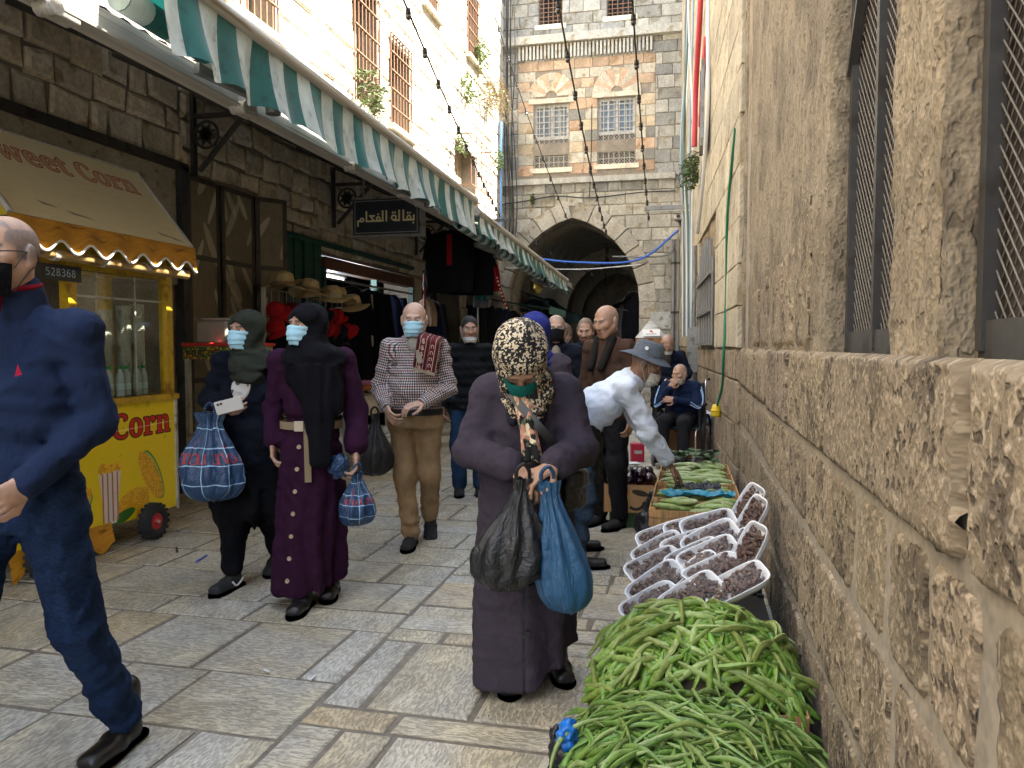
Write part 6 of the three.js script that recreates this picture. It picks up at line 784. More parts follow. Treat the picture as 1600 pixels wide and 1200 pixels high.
// 2: woman in dark green headscarf
{
  const J = joints(1.62, { head: [-0.02, 1.505, 0.04], elR: [-0.25, 1.1, -0.03], wrR: [-0.13, 1.075, 0.2], elL: [0.25, 1.08, -0.06], wrL: [0.25, 1.24, 0.08], knR: [-0.1, 0.48, 0.06], anR: [-0.1, 0.085, 0.12], knL: [0.1, 0.47, -0.05], anL: [0.08, 0.12, -0.22] });
  const P = person('woman in dark green headscarf and black clothes holding phone and bag', [-2.54, 0, -4.1], 0.3, J, { skin: 'light', look: [-0.5, 0.03, 0], headScale: 0.97, face: { hair: [0.015, 0.01, 0.008], gaze: [-0.3, 0], noEars: true }, headCell: 0.0045, handR: [[0.75, 0.0, 0.55], [0.3, 0.4, -0.8], 0.62, -1], handL: [[0.75, 0.5, 0.45], [0.3, -0.8, 0], 0.5, 1] });
  const navy = cloth(0.008, 0.010, 0.018), blk = cloth(0.006, 0.006, 0.008);
  const jf = moved((x, y, z) => noiseFold(0.01, 8, 8, 8, 4)(x, y, z) + 0.003 * Math.sin(y * 50 + z * 40), joined(0.035, ...torso(J, X1, [0.2, 0.15, 0.08], [0.205, 0.165], [0.21, 0.17]), econ([0, 0.72, 0], [0, 0.95, 0], X1, [0.2, 0.165], [0.21, 0.17]), cap(J.chest, J.neck, 0.12, 0.08), ...sleeve(J, 'L', [0.085, 0.075, 0.055], 0.9), ...sleeve(J, 'R', [0.085, 0.075, 0.055], 0.9)));
  part('jacket', surface(jf, 0.01), navy, P.g);
  const tT = canvasTex(128, 128, (g, w, h) => { g.fillStyle = '#d9d5cd'; g.fillRect(0, 0, w, h); const r = mulberry(4); g.fillStyle = '#55524e'; for (let i = 0; i < 16; i++) { g.beginPath(); g.ellipse(r() * w, r() * h, 6 + r() * 14, 4 + r() * 8, r() * 3, 0, 7); g.fill(); } });
  { const pf = both(moved(() => -0.012, jf), ell([-0.03, 1.2, 0.16], [0.06, 0.1, 0.11])); pf.bb = [-0.12, 1.05, 0.03, 0.06, 1.34, 0.3]; tT.wrapS = tT.wrapT = THREE.RepeatWrapping; tT.repeat.set(6, 6); part('shirt_front', surface(pf, 0.006), std({ map: tT, color: lin(0.7, 0.7, 0.7) }), P.g); }
  part('trousers', surface(moved((x, y, z) => 0.016 * Math.sin(Math.atan2(z, x) * 8 + 2 * pn(x * 4, y * 4, z * 4)) * sstep(0.15, 0.3, y) * sstep(0.75, 0.5, y) + noiseFold(0.012, 7, 5, 7)(x, y, z), joined(0.09, econ([0, 0.42, 0], [0, 0.88, 0], X1, [0.17, 0.16], [0.19, 0.16]), ...legs(J, [0.12, 0.11, 0.06], 0.9))), 0.011), blk, P.g);
  for (const s of ['L', 'R']) { const sh = shoe(P.g, J['an' + s], s === 'R' ? [-0.35, 0, 1] : [-0.1, -0.25, 1], suede, { len: 0.25 }); if (s === 'R') { const c = new THREE.CatmullRomCurve3([V3(-0.075, 0.06, 0.2), V3(-0.063, 0.03, 0.17), V3(-0.05, 0.04, 0.13), V3(-0.043, 0.055, 0.1)]); part('tick_mark', new THREE.TubeGeometry(c, 10, 0.006, 5), paint(0.8, 0.8, 0.8, 0.6), sh); } }
  hijab(P, cloth(0.035, 0.04, 0.03), { drape: 0.86 }); faceMask(P, M.blueMask);
  const w = V3(...J.wrR).applyAxisAngle(V3(0, 1, 0), 0.3).add(V3(-2.54, 0, -4.1));
  const ph = thing('phone', 'pale phone held by the woman in the dark green headscarf', 'phone', [w.x + 0.1, w.y + 0.01, w.z + 0.06], 0.4); part('case', box(0.15, 0.075, 0.009, 0, 0, 0, 0.004), paint(0.55, 0.52, 0.48, 0.4), ph); part('lenses', merge([cyl([-0.055, 0.02, 0.004], [-0.055, 0.02, 0.007], 0.007), cyl([-0.038, 0.02, 0.004], [-0.038, 0.02, 0.007], 0.007)]), M.black, ph); ph.rotation.z = 0.25;
  bag('printed_bag', 'blue printed plastic bag held by the woman in the dark green headscarf', [w.x - 0.01, w.y - 0.03, w.z + 0.07], 0.34, 0.16, 0.5, 3, M.londonBag, 0.4, { neck: 0.3 });
}
// 3: woman in plum button dress
{
  const J = joints(1.64, { head: [-0.01, 1.525, 0.045], elL: [0.24, 1.06, -0.03], wrL: [0.25, 0.83, 0.07], elR: [-0.22, 1.08, -0.06], wrR: [-0.2, 0.9, 0.04], knL: [0.05, 0.48, -0.03], anL: [0.07, 0.1, -0.1], knR: [-0.04, 0.48, 0.02], anR: [-0.04, 0.1, 0.08], hpL: [0.07, 0.88, 0], hpR: [-0.07, 0.88, 0] });
  const P = person('woman in plum button dress and long black headscarf carrying a knotted bag', [-2.03, 0, -3.86], 0.3, J, { skin: 'light', look: [-0.68, 0.02, 0], headScale: 0.97, face: { gaze: [-0.3, 0], hair: [0.012, 0.008, 0.007], noEars: true }, headCell: 0.0042, handL: [[0.05, -1, 0.2], [-1, 0, 0.2], 0.75, 1], handR: [[0, -1, 0.1], [1, 0, 0], 0.6, -1] });
  const knit = cloth(0.035, 0.009, 0.03, { bumpScale: 0.003 });
  part('dress', surface(moved((x, y, z) => 0.012 * Math.sin(Math.atan2(z, x) * 9 + 2.5 * pn(x * 3, y * 2, z * 3)) * sstep(0.95, 0.3, y) + noiseFold(0.008, 9, 7, 9, 3)(x, y, z), both(joined(0.035, ...torso(J, X1, [0.18, 0.13, 0.075], [0.155, 0.125], [0.175, 0.145]), econ([-0.06, 0.05, 0.05], [0, 0.9, 0], X1, [0.15, 0.15], [0.17, 0.14], 0.03), econ([0.07, 0.12, -0.1], [0.03, 0.8, 0], X1, [0.12, 0.11], [0.14, 0.13], 0.03), cap(J.chest, J.neck, 0.11, 0.075), ...sleeve(J, 'R', [0.075, 0.062, 0.05]), cap(J.shL, J.elL, 0.075, 0.062), cap(J.elL, [0.25, 0.88, 0.05], 0.062, 0.066)), plane([0, 0.085, 0], [0.15, -1, 0]))), 0.0095), knit, P.g);
  const wv = V3(0.33, 0, 0); for (let k = 0; k < 7; k++) { const y = 0.88 - k * 0.118, r = mix(0.146, 0.196, k / 6), bx = -0.04 - 0.01 * k; part('button', cyl([bx, y, r * 0.97 - 0.006], [bx, y, r * 0.97 + 0.01], 0.012, 0.011, 12), paint(0.42, 0.33, 0.22, 0.5), P.g); }
  part('belt', merge([tri((s, t) => { const a = s * Math.PI * 2; return [Math.cos(a) * 0.168, 0.99 + 0.042 * (t - 0.5), Math.sin(a) * 0.138]; }, 40, 1), tri((s, t) => [-0.015 + 0.035 * s + 0.01 * t, 0.975 - 0.28 * t, 0.146 + 0.03 * t], 2, 6)]), cloth(0.42, 0.32, 0.2), P.g); part('buckle', box(0.05, 0.055, 0.012, -0.04, 0.99, 0.14, 0.004), paint(0.5, 0.42, 0.3, 0.4), P.g);
  shoe(P.g, [-0.03, 0.085, 0.12], [-0.15, 0, 1], leather, { len: 0.25 }); shoe(P.g, [0.08, 0.085, -0.12], [0, 0, 1], leather, { len: 0.25 });
  hijab(P, cloth(0.007, 0.007, 0.010), { drape: 1, k: 0.08, extra: [econ([0.08, 0.78, 0.185], [0.05, 1.36, 0.09], X1, [0.06, 0.028], [0.095, 0.055], 0.025), econ([0.1, 1.05, 0.12], [0.1, 1.38, 0.04], X1, [0.08, 0.06], [0.1, 0.09], 0.03)], fold: (x, y, z) => y < 1.32 ? 0.006 * Math.sin(x * 75 + 5 * pn(x * 6, y * 2.5, z * 3)) + 0.009 * pn(x * 22, y * 3, z * 9) : 0.006 * Math.sin((y * 0.7 + z) * 70 + 9 * x) + 0.005 * pn(x * 12, y * 12, z * 12) });
  faceMask(P, M.blueMask);
  const w = V3(0.25, 0.83, 0.08).applyAxisAngle(V3(0, 1, 0), 0.3).add(V3(-2.03, 0, -3.86));
  bag('knotted_bag', 'small full blue plastic bag held by the woman in plum', [w.x + 0.01, w.y - 0.1, w.z + 0.01], 0.2, 0.17, 0.29, 8, M.londonBag, 0.9, { neck: 0.25 });
  const cr = thing('crumpled_bag', 'crumpled end of blue plastic bag beside the hand of the woman in plum', 'bag', [w.x - 0.07, w.y - 0.06, w.z + 0.06]); part('plastic', surface(moved((x, y, z) => 0.018 * pn(x * 40, y * 40, z * 40), ell([0, 0, 0], [0.055, 0.065, 0.05])), 0.006), M.londonBag, cr);
}
// 4: man in plaid shirt
{
  const J = joints(1.72, { elL: [0.24, 1.12, 0.03], wrL: [0.07, 1.03, 0.235], elR: [-0.25, 1.12, -0.02], wrR: [-0.18, 1.0, 0.2], knL: [0.1, 0.5, -0.02], anL: [0.09, 0.16, -0.22], knR: [-0.07, 0.5, 0.06], anR: [-0.03, 0.085, 0.05], head: [0, 1.6, 0.03] });
  const P = person('bald man in plaid shirt and tan trousers with rug on his shoulder', [-1.9, 0, -5.15], 0.27, J, { skin: 'pale', look: [-0.02, 0.12, 0], headScale: 1.04, face: { w: 1.05, stubble: 0.12, hair: [0.2, 0.18, 0.17], gaze: [0, -0.5] }, headCell: 0.0048, handL: [[-0.8, -0.1, 0.5], [0, -0.9, -0.3], 0.5, 1], handR: [[0.3, -0.6, 0.6], [0.8, 0, -0.4], 0.65, -1] });
  const pl = std({ map: plaidT, roughness: 0.9 }), bones = [[J.hips, J.neck, 0.2, 0.13], [J.shL, J.elL, 0.075], [J.elL, J.wrL, 0.06], [J.shR, J.elR, 0.075], [J.elR, J.wrR, 0.06]];
  part('shirt', surface(moved((x, y, z) => noiseFold(0.012, 7, 9, 7, 1)(x, y, z) + 0.005 * Math.sin(y * 60 + x * 30) * sstep(0.18, 0.26, Math.abs(x)), joined(0.035, ...torso(J, X1, [0.205, 0.145, 0.085], [0.205, 0.175], [0.195, 0.16]), ell([0, 1.1, 0.045], [0.17, 0.14, 0.14]), cap(J.chest, J.neck, 0.12, 0.08), ...sleeve(J, 'L', [0.088, 0.072, 0.05], 0.96), ...sleeve(J, 'R', [0.088, 0.072, 0.05], 0.96))), 0.0095, { uv: bones }), pl, P.g);
  part('collar', surface(both(cap([0, 1.44, 0.0], [0, 1.5, 0.015], 0.085, 0.075), plane([0, 1.51, 0], [0, 1, 0.4])), 0.008), std({ map: plaidT, roughness: 0.9 }), P.g);
  part('undershirt', surface(ell([0, 1.43, 0.085], [0.045, 0.055, 0.03]), 0.008), cloth(0.42, 0.38, 0.32), P.g);
  part('trousers', surface(moved((x, y, z) => 0.006 * Math.sin(y * 55 + 6 * pn(x * 6, y * 6, z * 6)) * sstep(0.6, 0.1, y) + noiseFold(0.007, 8, 6, 8, 7)(x, y, z), joined(0.05, econ([0, 0.84, 0], [0, 0.96, 0], X1, [0.19, 0.155], [0.19, 0.16]), ...legs(J, [0.1, 0.072, 0.066], 0.96))), 0.0105), cloth(0.36, 0.24, 0.13), P.g);
  part('belt', tri((s, t) => { const a = s * Math.PI * 2; return [Math.cos(a) * 0.2, 0.955 + 0.04 * (t - 0.5), Math.sin(a) * 0.172 + 0.004]; }, 40, 1), leather, P.g);
  for (const s of ['L', 'R']) shoe(P.g, J['an' + s], s === 'R' ? [-0.1, 0, 1] : [0.05, -0.65, 0.8], suede, { len: 0.27 });
  faceMask(P, M.blueMask, { top: -0.008 });
  const w = V3(...J.wrR).applyAxisAngle(V3(0, 1, 0), 0.27).add(V3(-1.9, 0, -5.15)); bag('black_bag', 'black plastic bag hanging from the right hand of the plaid-shirted man', [w.x - 0.07, w.y - 0.05, w.z + 0.03], 0.24, 0.16, 0.42, 12, M.blackBag, 0.4);
  const rug = thing('prayer_rug', 'folded maroon patterned rug over the shoulder of the plaid-shirted man', 'rug', [-1.9, 0, -5.15], 0.27); const rg = tri((s, t) => { const u = (t - 0.5) * 0.62, x = 0.13 + 0.05 * (t < 0.5 ? (0.5 - t) : -0.0) + (s - 0.5) * 0.15, arc = clamp(u / 0.12, -1, 1), y = 1.5 - (Math.abs(u) > 0.09 ? (Math.abs(u) - 0.09) * 0.95 : 0) - 0.03 * Math.abs(arc) - (x - 0.13) * 0.28, z = -Math.sign(u) * (Math.min(Math.abs(u), 0.09) * 1.45 + 0.02 * Math.abs(u)) + (u < -0.09 ? 0.05 : 0) + (u < 0 ? 0.03 : 0); return [x - (u < 0 ? u * 0.25 * -1 : 0) * 1.0, y, z, s, t * 3]; }, 10, 36); const r2 = rg.clone(); r2.translate(0, -0.022, 0); part('pile', rg, std({ map: rugT, roughness: 1, bumpMap: weave, bumpScale: 0.004 }), rug); part('backing', r2, cloth(0.4, 0.32, 0.22), rug);
  const hem = bar([0.03, 1.385, 0.205], [0.06, 1.3, 0.222], 0.022, 0.03); part('fold_edge', hem, cloth(0.55, 0.47, 0.36), rug);
}
// 5: old woman with bags in the centre
{
  const J = joints(1.6, { head: [-0.025, 1.37, 0.175], neck: [0, 1.28, 0.05], chest: [0, 1.14, 0.01], waist: [0, 0.98, -0.03], hips: [0, 0.86, -0.04], shL: [0.15, 1.225, 0], shR: [-0.15, 1.225, 0], elL: [0.215, 1.0, 0.07], elR: [-0.225, 0.99, 0.06], wrL: [0.1, 0.965, 0.3], wrR: [-0.04, 0.95, 0.28], hpL: [0.08, 0.84, -0.03], hpR: [-0.08, 0.84, -0.03], knL: [0.09, 0.46, -0.02], knR: [-0.09, 0.46, 0.06], anL: [0.1, 0.085, -0.16], anR: [-0.09, 0.085, 0.08] });
  const at = [-0.66, 0, -3.12], tn = 0.22;
  const P = person('stooped woman in long grey purple coat with printed headscarf carrying bags', at, tn, J, { skin: 'tan', look: [0.05, 1.12, 0.08], headScale: 1.12, face: { hair: [0.1, 0.1, 0.1], noEars: true }, headCell: 0.0045, handCell: 0.0036, handL: [[-0.75, -0.25, 0.45], [-0.2, -0.9, -0.2], 0.6, 1], handR: [[0.7, -0.35, 0.45], [0.2, -0.85, -0.3], 0.7, -1] });
  const coat = cloth(0.052, 0.042, 0.058);
  part('coat', surface(moved((x, y, z) => 0.011 * Math.sin(Math.atan2(z, x) * 7 + 2 * pn(x * 3, y * 2, z * 3)) * sstep(0.9, 0.3, y) + noiseFold(0.008, 7, 8, 7, 5)(x, y, z) + 0.002 * Math.sin(y * 48 + x * 40 + 4 * pn(x * 5, y * 5, z * 5)) * sstep(0.17, 0.26, Math.abs(x)) - 0.008 * (z > 0.1 && Math.abs(x + 0.01) < 0.007 && y < 0.95 ? -1 : 0), both(joined(0.035, ...torso(J, X1, [0.2, 0.165, 0.1], [0.205, 0.18], [0.21, 0.19]), econ([-0.035, 0.02, 0.03], [0, 0.88, -0.03], X1, [0.2, 0.2], [0.2, 0.18], 0.02), econ([0.08, 0.12, -0.1], [0.03, 0.7, -0.04], X1, [0.14, 0.12], [0.16, 0.14], 0.02), cap(J.chest, J.neck, 0.14, 0.1), ...sleeve(J, 'L', [0.105, 0.088, 0.072], 0.86), ...sleeve(J, 'R', [0.105, 0.088, 0.072], 0.86)), plane([0, 0.075, 0], [0.42, -1, -0.12]))), 0.0095), coat, P.g);
  for (let k = 0; k < 3; k++) part('button', cyl([0.0, 0.55 - k * 0.13, 0.216], [0.0, 0.55 - k * 0.13, 0.226], 0.011), k ? M.black : paint(0.3, 0.02, 0.02, 0.5), P.g);
  part('lapel', surface(joined(0.02, cap([-0.08, 1.29, 0.03], [-0.06, 1.12, 0.15], 0.035, 0.02), cap([0.08, 1.29, 0.03], [0.05, 1.12, 0.155], 0.035, 0.02)), 0.008), cloth(0.02, 0.022, 0.035), P.g);
  const hj = hijab(P, std({ map: printT, roughness: 0.85 }), { drape: 0.72, openUp: -0.004, cell: 0.006 });
  part('scarf_tails', surface(moved((x, y, z) => 0.007 * Math.sin(x * 150 + y * 30) + 0.004 * pn(x * 20, y * 9, z * 20), joined(0.02, econ([0.02, 0.97, 0.24], [0.0, 1.13, 0.19], X1, [0.05, 0.022], [0.03, 0.025]), econ([0.0, 1.12, 0.185], [0.0, 1.26, 0.13], X1, [0.035, 0.03], [0.075, 0.05]), ell([0, 1.125, 0.195], [0.035, 0.028, 0.028]))), 0.006), std({ map: peachT, roughness: 0.9 }), P.g);
  faceMask(P, cloth(0.012, 0.19, 0.17), { flat: true, top: 0.0, bot: -0.118 });
  part('bag_strap', tri((s, t) => { const a = mix(2.5, -0.25, t), p = [mix(-0.1, 0.2, t), mix(1.27, 0.93, t) , mix(0.13, 0.17, Math.sin(Math.PI * t) * 0.9) + 0.06 * Math.sin(Math.PI * t)]; return [p[0] + 0.018 * (s - 0.5) * 1.4, p[1] + 0.022 * (s - 0.5), p[2]]; }, 2, 20), leather, P.g);
  shoe(P.g, [-0.07, 0.085, 0.02], [0, 0, 1], leather, { len: 0.23 }); shoe(P.g, [0.14, 0.085, -0.1], [0.15, 0, 1], leather, { len: 0.24 });
  const hb = thing('handbag', 'black handbag at the left hip of the stooped woman', 'bag', [0, 0, 0]); hb.position.copy(V3(0.2, 0.84, 0.06).applyAxisAngle(V3(0, 1, 0), tn).add(V3(...at))); hb.rotation.y = tn + 1.1; hb.scale.setScalar(0.85); part('pouch', surface(moved(noiseFold(0.008, 20, 20, 20), econ([0, -0.1, 0], [0, 0.07, 0], X1, [0.11, 0.05], [0.09, 0.035], 0.03)), 0.008), leather, hb); part('flap', surface(econ([0, 0.0, 0.01], [0, 0.085, 0.01], X1, [0.1, 0.05], [0.092, 0.04], 0.02), 0.008), M.blackBag, hb);
  const w = V3(0.0, 0.93, 0.36).applyAxisAngle(V3(0, 1, 0), tn).add(V3(...at)); bag('black_bag', 'large full black plastic bag held by the stooped woman', [w.x - 0.015, w.y, w.z + 0.005], 0.27, 0.2, 0.42, 21, M.blackBag, 0.2, { lean: -0.07 });
  bag('blue_bag', 'long blue plastic bag held by the stooped woman beside the black one', [w.x + 0.07, w.y - 0.01, w.z - 0.02], 0.2, 0.15, 0.5, 29, M.blueBag, 0.3, { lean: 0.08, neck: 0.3 });
}
// 6: man in white shirt and bucket hat, bending to the crates
{
  const J = joints(1.7, { hips: [0, 0.86, 0], waist: [0, 0.97, 0.09], chest: [0, 1.09, 0.25], neck: [0, 1.2, 0.37], head: [-0.03, 1.305, 0.465], shL: [0.18, 1.16, 0.31], shR: [-0.18, 1.145, 0.33], elL: [0.27, 0.95, 0.42], wrL: [0.2, 0.8, 0.5], elR: [-0.11, 0.87, 0.47], wrR: [0.03, 0.63, 0.63], hpL: [0.09, 0.85, 0], hpR: [-0.09, 0.85, 0], knL: [0.17, 0.47, 0.04], knR: [-0.17, 0.46, 0.05], anL: [0.23, 0.085, -0.02], anR: [-0.22, 0.085, 0.0] });
  const P = person('man in white shirt and grey bucket hat bending over the crates', [-0.74, 0, -5.02], 1.72, J, { skin: 'dark', look: [-0.1, 0.45, 0], face: { stubble: 0.5, hair: [0.1, 0.1, 0.1] }, side: X1, handR: [[0.25, -0.6, 0.6], [0.2, -0.7, -0.5], 0.4, -1], handL: [[0, -0.7, 0.6], [0, -0.5, -0.6], 0.4, 1] });
  const bn = [[J.hips, J.neck, 0.2, 0.13], [J.shL, J.elL, 0.075], [J.elL, J.wrL, 0.06], [J.shR, J.elR, 0.075], [J.elR, J.wrR, 0.06]];
  part('shirt', surface(moved((x, y, z) => noiseFold(0.011, 6, 8, 6, 9)(x, y, z) + 0.003 * Math.sin((y + z) * 50 + 5 * pn(x * 5, y * 5, z * 5)), joined(0.035, ...torso(J, X1, [0.2, 0.145, 0.09], [0.19, 0.16], [0.18, 0.15]), cap(J.chest, J.neck, 0.12, 0.085), ...sleeve(J, 'L', [0.09, 0.08, 0.06], 0.7), ...sleeve(J, 'R', [0.09, 0.08, 0.062], 0.78))), 0.0095), cloth(0.58, 0.64, 0.74, { map: null, bumpScale: 0.003 }), P.g);
  part('apron', surface(moved(noiseFold(0.014, 8, 8, 8, 2), joined(0.04, econ([0, 0.7, -0.01], [0, 0.93, 0.03], X1, [0.2, 0.165], [0.2, 0.17], 0.03), econ([0, 0.52, 0.04], [0, 0.8, 0.02], X1, [0.19, 0.15], [0.2, 0.165], 0.03))), 0.011), cloth(0.018, 0.02, 0.016, { roughness: 0.6 }), P.g);
  part('jeans', surface(moved((x, y, z) => 0.008 * Math.sin(y * 55 + 6 * pn(x * 6, y * 6, z * 6)) + noiseFold(0.01, 8, 6, 8)(x, y, z), joined(0.05, econ([0, 0.78, 0], [0, 0.9, 0], X1, [0.17, 0.13], [0.17, 0.14]), ...legs(J, [0.11, 0.085, 0.075], 0.93))), 0.0105), denim(0.045, 0.075, 0.12), P.g);
  for (const s of ['L', 'R']) shoe(P.g, J['an' + s], [0.1, 0, 1], leather, { len: 0.28 });
  const hat = new THREE.Group(); hat.name = 'bucket_hat'; P.g.add(hat); const c = lathe([[0.001, 0.135], [0.06, 0.132], [0.083, 0.115], [0.092, 0.05], [0.094, 0.035]], 28), b = tri((s, t) => { const a = s * Math.PI * 2, r = mix(0.092, 0.148, t); return [Math.cos(a) * r, 0.045 - 0.035 * t - 0.006 * Math.sin(a * 3), Math.sin(a) * r * 1.08 - 0.01]; }, 40, 5); for (const q of [c, b]) { q.scale(1.02, 1, 1.12); q.rotateX(-0.12); q.translate(0, 0.012, -0.01); q.applyMatrix4(P.HM); } const hc = cloth(0.13, 0.15, 0.18); part('crown', c, hc, hat); part('brim', b, hc, hat); const em = cyl([-0.02, 0.09, 0.112], [-0.02, 0.09, 0.118], 0.012); em.rotateY(-1.75); em.applyMatrix4(P.HM); part('badge', em, paint(0.6, 0.6, 0.6, 0.4), hat);
  faceMask(P, M.whitePaint, { top: -0.04, bot: -0.125 });
}
// others, standing in the crowd
function bystander(label, pos, turn, h, o) {
  const J = joints(h, o.J ?? {}), P = person(label, pos, turn, J, { skin: o.skin ?? 'tan', look: o.look ?? [0, 0.05, 0], headScale: o.hs ?? 1, face: o.face, headCell: 0.0058, handCell: 0.006, handL: o.handL ?? [[0, -1, 0.1], [-1, 0, 0], 0.5, 1], handR: o.handR ?? [[0, -1, 0.1], [1, 0, 0], 0.5, -1] });
  const c = o.coat, f = o.bulk ?? 1;
  part(o.coatName ?? 'jacket', surface(moved((x, y, z) => noiseFold(0.012, 7, 8, 7, pos[0] * 9)(x, y, z) + (o.quilt ? 0.006 * Math.sin(y * 75) : 0), joined(0.035, ...torso(J, X1, [0.2 * f, 0.145 * f, 0.085], [0.19 * f, 0.15 * f], [0.19 * f, 0.15 * f]), econ([0, J.hips[1] - (o.long ?? 0.1), 0], J.hips, X1, [0.19 * f, 0.155 * f], [0.19 * f, 0.15 * f], 0.03), cap(J.chest, J.neck, 0.12, 0.085), ...sleeve(J, 'L', [0.085, 0.07, 0.055], 0.97), ...sleeve(J, 'R', [0.085, 0.07, 0.055], 0.97))), 0.0125), c, P.g);
  if (!o.noCollar) part('collar', surface(joined(0.02, cap([J.neck[0], J.neck[1] - 0.02, J.neck[2]], [J.neck[0], J.neck[1] + 0.04, J.neck[2] - 0.01], 0.09, 0.078)), 0.01), o.collar ?? c, P.g);
  if (o.front) part('shirt_front', surface(ell([0, J.chest[1] + 0.06, 0.1 * f + 0.015], [0.05, 0.12, 0.05]), 0.01), o.front, P.g);
  part(o.legName ?? 'trousers', surface(moved(noiseFold(0.01, 8, 6, 8), joined(0.05, econ([0, J.hips[1] - 0.08, 0], [0, J.hips[1] + 0.03, 0], X1, [0.165, 0.13], [0.165, 0.135]), ...legs(J, [0.1, 0.08, 0.07], 0.95))), 0.014), o.pants ?? cloth(0.02, 0.02, 0.024), P.g);
  for (const s of ['L', 'R']) shoe(P.g, J['an' + s], [0, 0, 1], o.shoe ?? suede, { len: 0.27, cell: 0.01, sole: o.sole });
  return P;
}
{
  let P = bystander('man in brown jacket behind the bending man, looking down to the right', [-0.62, 0, -6.0], -0.55, 1.72, { coat: cloth(0.07, 0.04, 0.028), look: [-0.05, 0.22, 0], skin: 'tan', face: { stubble: 0.35, hair: [0.2, 0.19, 0.18], crown: 0.06, w: 1.03 }, hs: 1.06 });
  part('scarf', surface(joined(0.03, cap([-0.07, 1.47, 0.04], [-0.05, 1.25, 0.16], 0.035, 0.03), cap([0.07, 1.47, 0.04], [0.05, 1.25, 0.16], 0.035, 0.03)), 0.01), cloth(0.02, 0.018, 0.016), P.g);
  P = bystander('man in glasses and black mask behind the stooped woman', [-1.16, 0, -6.75], 0.16, 1.68, { coat: cloth(0.012, 0.016, 0.025), skin: 'light', hs: 1.05, face: { stubble: 0.8, hair: [0.16, 0.15, 0.145], crown: 0.09 }, front: cloth(0.25, 0.22, 0.18) }); faceMask(P, M.blackMask, { flat: true, loop: M.black }); glasses(P);
  P = bystander('young dark-haired man in black puffer jacket with mask under his chin', [-2.03, 0, -6.98], 0.3, 1.69, { coat: cloth(0.012, 0.013, 0.014), quilt: true, bulk: 1.08, skin: 'tan', face: { beard: 0.35, gaze: [0, -0.4] }, look: [0.1, 0.1, 0], pants: denim(0.03, 0.07, 0.15), sole: M.whitePaint }); hairCap(P, [0.012, 0.01, 0.009]); faceMask(P, M.whitePaint, { top: -0.075, bot: -0.13 });
  P = bystander('shaven-headed man with white mask on his chin looking left', [-1.22, 0, -7.6], -0.5, 1.64, { coat: cloth(0.02, 0.025, 0.035), skin: 'tan', face: { stubble: 0.9, beard: 0.45 } }); faceMask(P, M.whitePaint, { top: -0.06, bot: -0.125 });
  bystander('bearded shaven-headed man in navy jacket, head tilted down', [-0.98, 0, -7.4], -0.1, 1.68, { coat: cloth(0.012, 0.018, 0.04), skin: 'light', look: [0.1, 0.3, 0], face: { stubble: 0.85, beard: 0.85 } });
  P = bystander('man in pale blue cap half hidden in the crowd', [-1.42, 0, -8.1], 0.2, 1.7, { coat: cloth(0.03, 0.03, 0.035), skin: 'tan', face: { stubble: 0.5 } }); { const c = surface(both(inFrame(ell([0, 0.04, -0.014], [0.083, 0.09, 0.103]), P.HM), inFrame(Object.assign(plane([0, 0.05, 0], [0, -1, 0]), { bb: [-1, -1, -1, 1, 1, 1] }), P.HM)), 0.007), v = tri((s, t) => { const a = (s - 0.5) * 2, r = mix(0.09, 0.155, t); return [Math.sin(a) * r, 0.05 - 0.02 * t, Math.cos(a) * r]; }, 10, 3); v.applyMatrix4(P.HM); part('cap', merge([c, v]), cloth(0.3, 0.35, 0.42), P.g); }
  // woman in blue headscarf, just behind the stooped woman
  { const J = joints(1.6), Q = person('woman in royal blue headscarf hidden behind the stooped woman', [-0.93, 0, -4.6], 3.2, J, { skin: 'tan', look: [0.4, 0.05, 0], face: { noEars: true }, headCell: 0.007, handL: [[0, -1, 0.1], [-1, 0, 0], 0.5, 1, 0.95], handR: [[0, -1, 0.1], [1, 0, 0], 0.5, -1, 0.95], handCell: 0.006 });
    part('coat', surface(moved(noiseFold(0.012, 7, 6, 7), both(joined(0.035, ...torso(J, X1, [0.18, 0.14, 0.08], [0.17, 0.14], [0.18, 0.16]), econ([0, 0.05, 0], [0, 0.9, 0], X1, [0.2, 0.19], [0.18, 0.16], 0.02), cap(J.chest, J.neck, 0.12, 0.08), ...sleeve(J, 'L', [0.08, 0.07, 0.055], 0.95), ...sleeve(J, 'R', [0.08, 0.07, 0.055], 0.95)), plane([0, 0.07, 0], [0, -1, 0]))), 0.013), cloth(0.06, 0.05, 0.065), Q.g); hijab(Q, cloth(0.025, 0.035, 0.2), { cell: 0.009 }); for (const x of [-0.09, 0.09]) shoe(Q.g, [x, 0.085, 0], [0, 0, 1], leather, { len: 0.24, cell: 0.01 }); }
  // two men by the far stall
  P = bystander('man in navy coat standing with bowed head behind the wheelchair', [-0.3, 0, -10.35], 0.12, 1.62, { coat: cloth(0.010, 0.014, 0.028), bulk: 1.08, long: 0.3, skin: 'tan', look: [-0.05, 0.55, 0], J: { head: [0, 1.44, 0.1], neck: [0, 1.32, 0.03], elL: [0.27, 1.05, 0.04], wrL: [0.1, 0.98, 0.26], elR: [-0.27, 1.05, 0.04], wrR: [-0.06, 0.98, 0.26], shL: [0.18, 1.29, 0], shR: [-0.18, 1.29, 0], chest: [0, 1.18, 0] }, face: { stubble: 0.2, hair: [0.25, 0.24, 0.23] }, front: cloth(0.05, 0.045, 0.04), handL: [[-0.9, 0, 0.3], [0, -0.8, -0.4], 0.6, 1], handR: [[0.9, 0, 0.3], [0, -0.8, -0.4], 0.6, -1] }); faceMask(P, M.whitePaint, { top: -0.06, bot: -0.12 });
